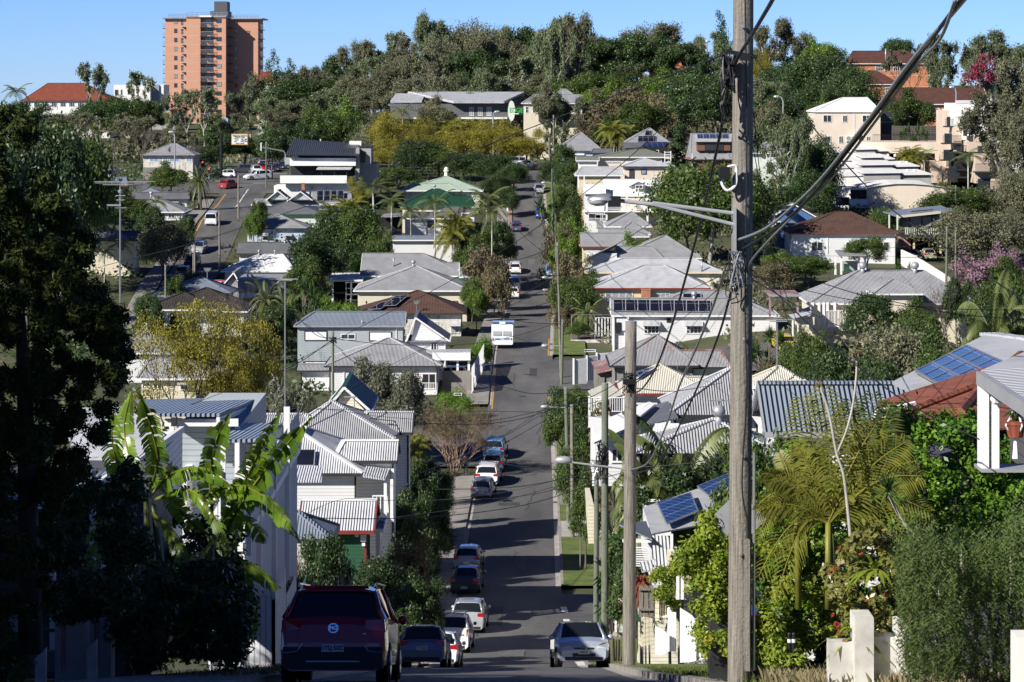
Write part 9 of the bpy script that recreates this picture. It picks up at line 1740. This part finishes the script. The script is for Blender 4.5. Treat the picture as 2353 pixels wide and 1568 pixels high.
t=thg('boundary_wall','cream rendered wall end behind the thin greenish pole','wall',P(u(790),v(370),130));k=_H(t);mm=MB();mm.slb([P(u(770),v(40),165),P(u(805),v(380),130),P(u(805),v(60),130),P(u(760),v(-120),165)],.3);mm.bd('wall','w_cream',t)
t=thg('fence','weathered timber fence beside the sunny verge','fence',P(u(855),v(610),128));k=_H(t);k.box('palings','fence_grey',u(842),u(880),v(360),v(612),128,128.1)
crop(2996,1150)
pxp(fpl([(1440,1190),(1475,1170),(1500,1290),(1480,1400),(1410,1420),(1405,1260)],100,106,22,22,12),7000,.10,'leaf_dark','shrub','dark climber covering the space behind the second wooden pole','shrub')
pxp(fpl([(u(0)-175,1290),(1555,1290),(1560,1370),(1530,1400),(1490,1330)],84,87,16,18,13),5000,.06,'leaf_hedge_y','shrub','thin yellow-green shrub in front of the corrugated screen','shrub')
pxp(fpl([(1480,1105),(1660,1060),(1690,1170),(1600,1215),(1500,1190),(1450,1210)],98,104,30,26,14),9000,.12,'leaf_dark','shrub','dark foliage under the cane palms beside the solar roof','shrub')
def putxy(key,x,y,ztop,W_,lab,cat='tree',zb=None):
 root,H,Wp,ch=PROTO[key];g=G(x,y)-.2 if zb is None else zb;c=copy_tree(root,ch);c.name='tree';c.location=(x,y,g);s=W_/Wp;c.scale=(s,s,(ztop-g)/H);tag(c,lab,cat);return c
for i,(x,y,zt,W_)in enumerate(()if 0 else((-22,8,7,12),(-22,17,8,12),(-22,25,8.5,13),(-22,33,7,13),(-22,41,2,12),(-22,49,-1,12),(-23,57,-3.5,12))):putxy('figs0',x,y,zt,W_,'unseen dark tree added to shade the left foreground, %s from the camera'%ordn(i))  # trees added outside the view to cast shade on the left foreground
def person(lab,x,y,H,top,trous,hair,walk=.25,face=1,bag=None,skin=(.35,.2,.14)):
 t=thg('person',lab,'person',(0,0,0));s=H/1.75
 J={'p':(0,0,.95,.13),'w':(0,0,1.1,.12),'c':(0,.0,1.32,.15),'n':(0,.0,1.48,.055),'h0':(0,.01,1.56,.075),'h1':(0,.015,1.66,.095),'h2':(0,0,1.72,.07),'sl':(-.19,0,1.42,.065),'el':(-.25,-walk*.3,1.16,.045),'wl':(-.24,walk*.3,.93,.032),'fl':(-.24,walk*.38,.84,.028),'sr':(.19,0,1.42,.065),'er':(.25,walk*.2,1.16,.045),'wr':(.24,walk*.6,.95,.032),'fr':(.24,walk*.7,.87,.028),'hl':(-.1,0,.88,.10),'kl':(-.11,walk*.6,.50,.065),'al':(-.11,walk*.9,.10,.045),'tl':(-.12,walk*.9+.16*face,.04,.04),'hr':(.1,0,.88,.10),'kr':(.11,-walk*.2,.49,.065),'ar':(.11,-walk*1.1,.12,.045),'tr':(.12,-walk*1.1+.15*face,.05,.04)}
 E=[('p','w'),('w','c'),('c','n'),('n','h0'),('h0','h1'),('h1','h2'),('c','sl'),('sl','el'),('el','wl'),('wl','fl'),('c','sr'),('sr','er'),('er','wr'),('wr','fr'),('p','hl'),('hl','kl'),('kl','al'),('al','tl'),('p','hr'),('hr','kr'),('kr','ar'),('ar','tr')]
 ks=list(J);me=bpy.data.meshes.new('body');me.from_pydata([tuple(c*s for c in J[k_][:3])for k_ in ks],[(ks.index(a),ks.index(b_))for a,b_ in E],[]);o=bpy.data.objects.new('body',me);COL.objects.link(o);o.parent=t
 o.modifiers.new('skin','SKIN')
 for i,k_ in enumerate(ks):me.skin_vertices[0].data[i].radius=(J[k_][3]*s,)*2;me.skin_vertices[0].data[i].use_root=(k_=='p')
 sb=o.modifiers.new('sub','SUBSURF');sb.levels=1;sb.render_levels=2
 m,nt,b=_mat('person_cloth');tc=nt.nodes.new('ShaderNodeTexCoord');sp=nt.nodes.new('ShaderNodeSeparateXYZ');nt.links.new(tc.outputs['Object'],sp.inputs[0]);mu=nt.nodes.new('ShaderNodeMath');mu.operation='MULTIPLY';mu.inputs[1].default_value=1/(1.8*s);nt.links.new(sp.outputs[2],mu.inputs[0])
 rp=nt.nodes.new('ShaderNodeValToRGB');rp.color_ramp.interpolation='CONSTANT';e=rp.color_ramp.elements
 for _ in range(2):e.new(.5)
 for i,(p_,c_)in enumerate(((0,(.02,.02,.02)),(.05,trous),(.53,top),(.83,skin))):e[i].position=p_;e[i].color=(*c_,1)
 nt.links.new(mu.outputs[0],rp.inputs[0]);nt.links.new(rp.outputs[0],b.inputs['Base Color']);b.inputs['Roughness'].default_value=.8;me.materials.append(m)
 mm=MB();mm.lt_((0,-.02*face*s,1.62*s),[(.09*s,0),(.112*s,.06*s),(.10*s,.13*s),(.02*s,.165*s)],10);mm.bd('hair',hair,t,smooth=True)
 if bag:mm=MB();mm.box(-.34*s,-.2*s,-.1,.16,.62*s,.9*s);mm.bd('bag',bag,t)
 t.location=(x,y,G(x,y)+(.13 if x<RL(y)else .01));return t
person('person in dark clothes standing on the shaded left footpath beside the dark blue hatchback',X(1070,205),205,1.75,(.02,.02,.025),(.015,.015,.02),'bark_dark',.05);person('person in black top and pale trousers walking up the street before the silver car',X(1230,447),447,1.75,(.015,.015,.018),(.25,.25,.27),'bark_dark',.25,1,'black')
for k,(root,H,W,ch)in PROTO.items():
 for o in[c for c in ch if c is not root]:bpy.data.objects.remove(o)
 bpy.data.objects.remove(root)
print('objects',len(bpy.data.objects))
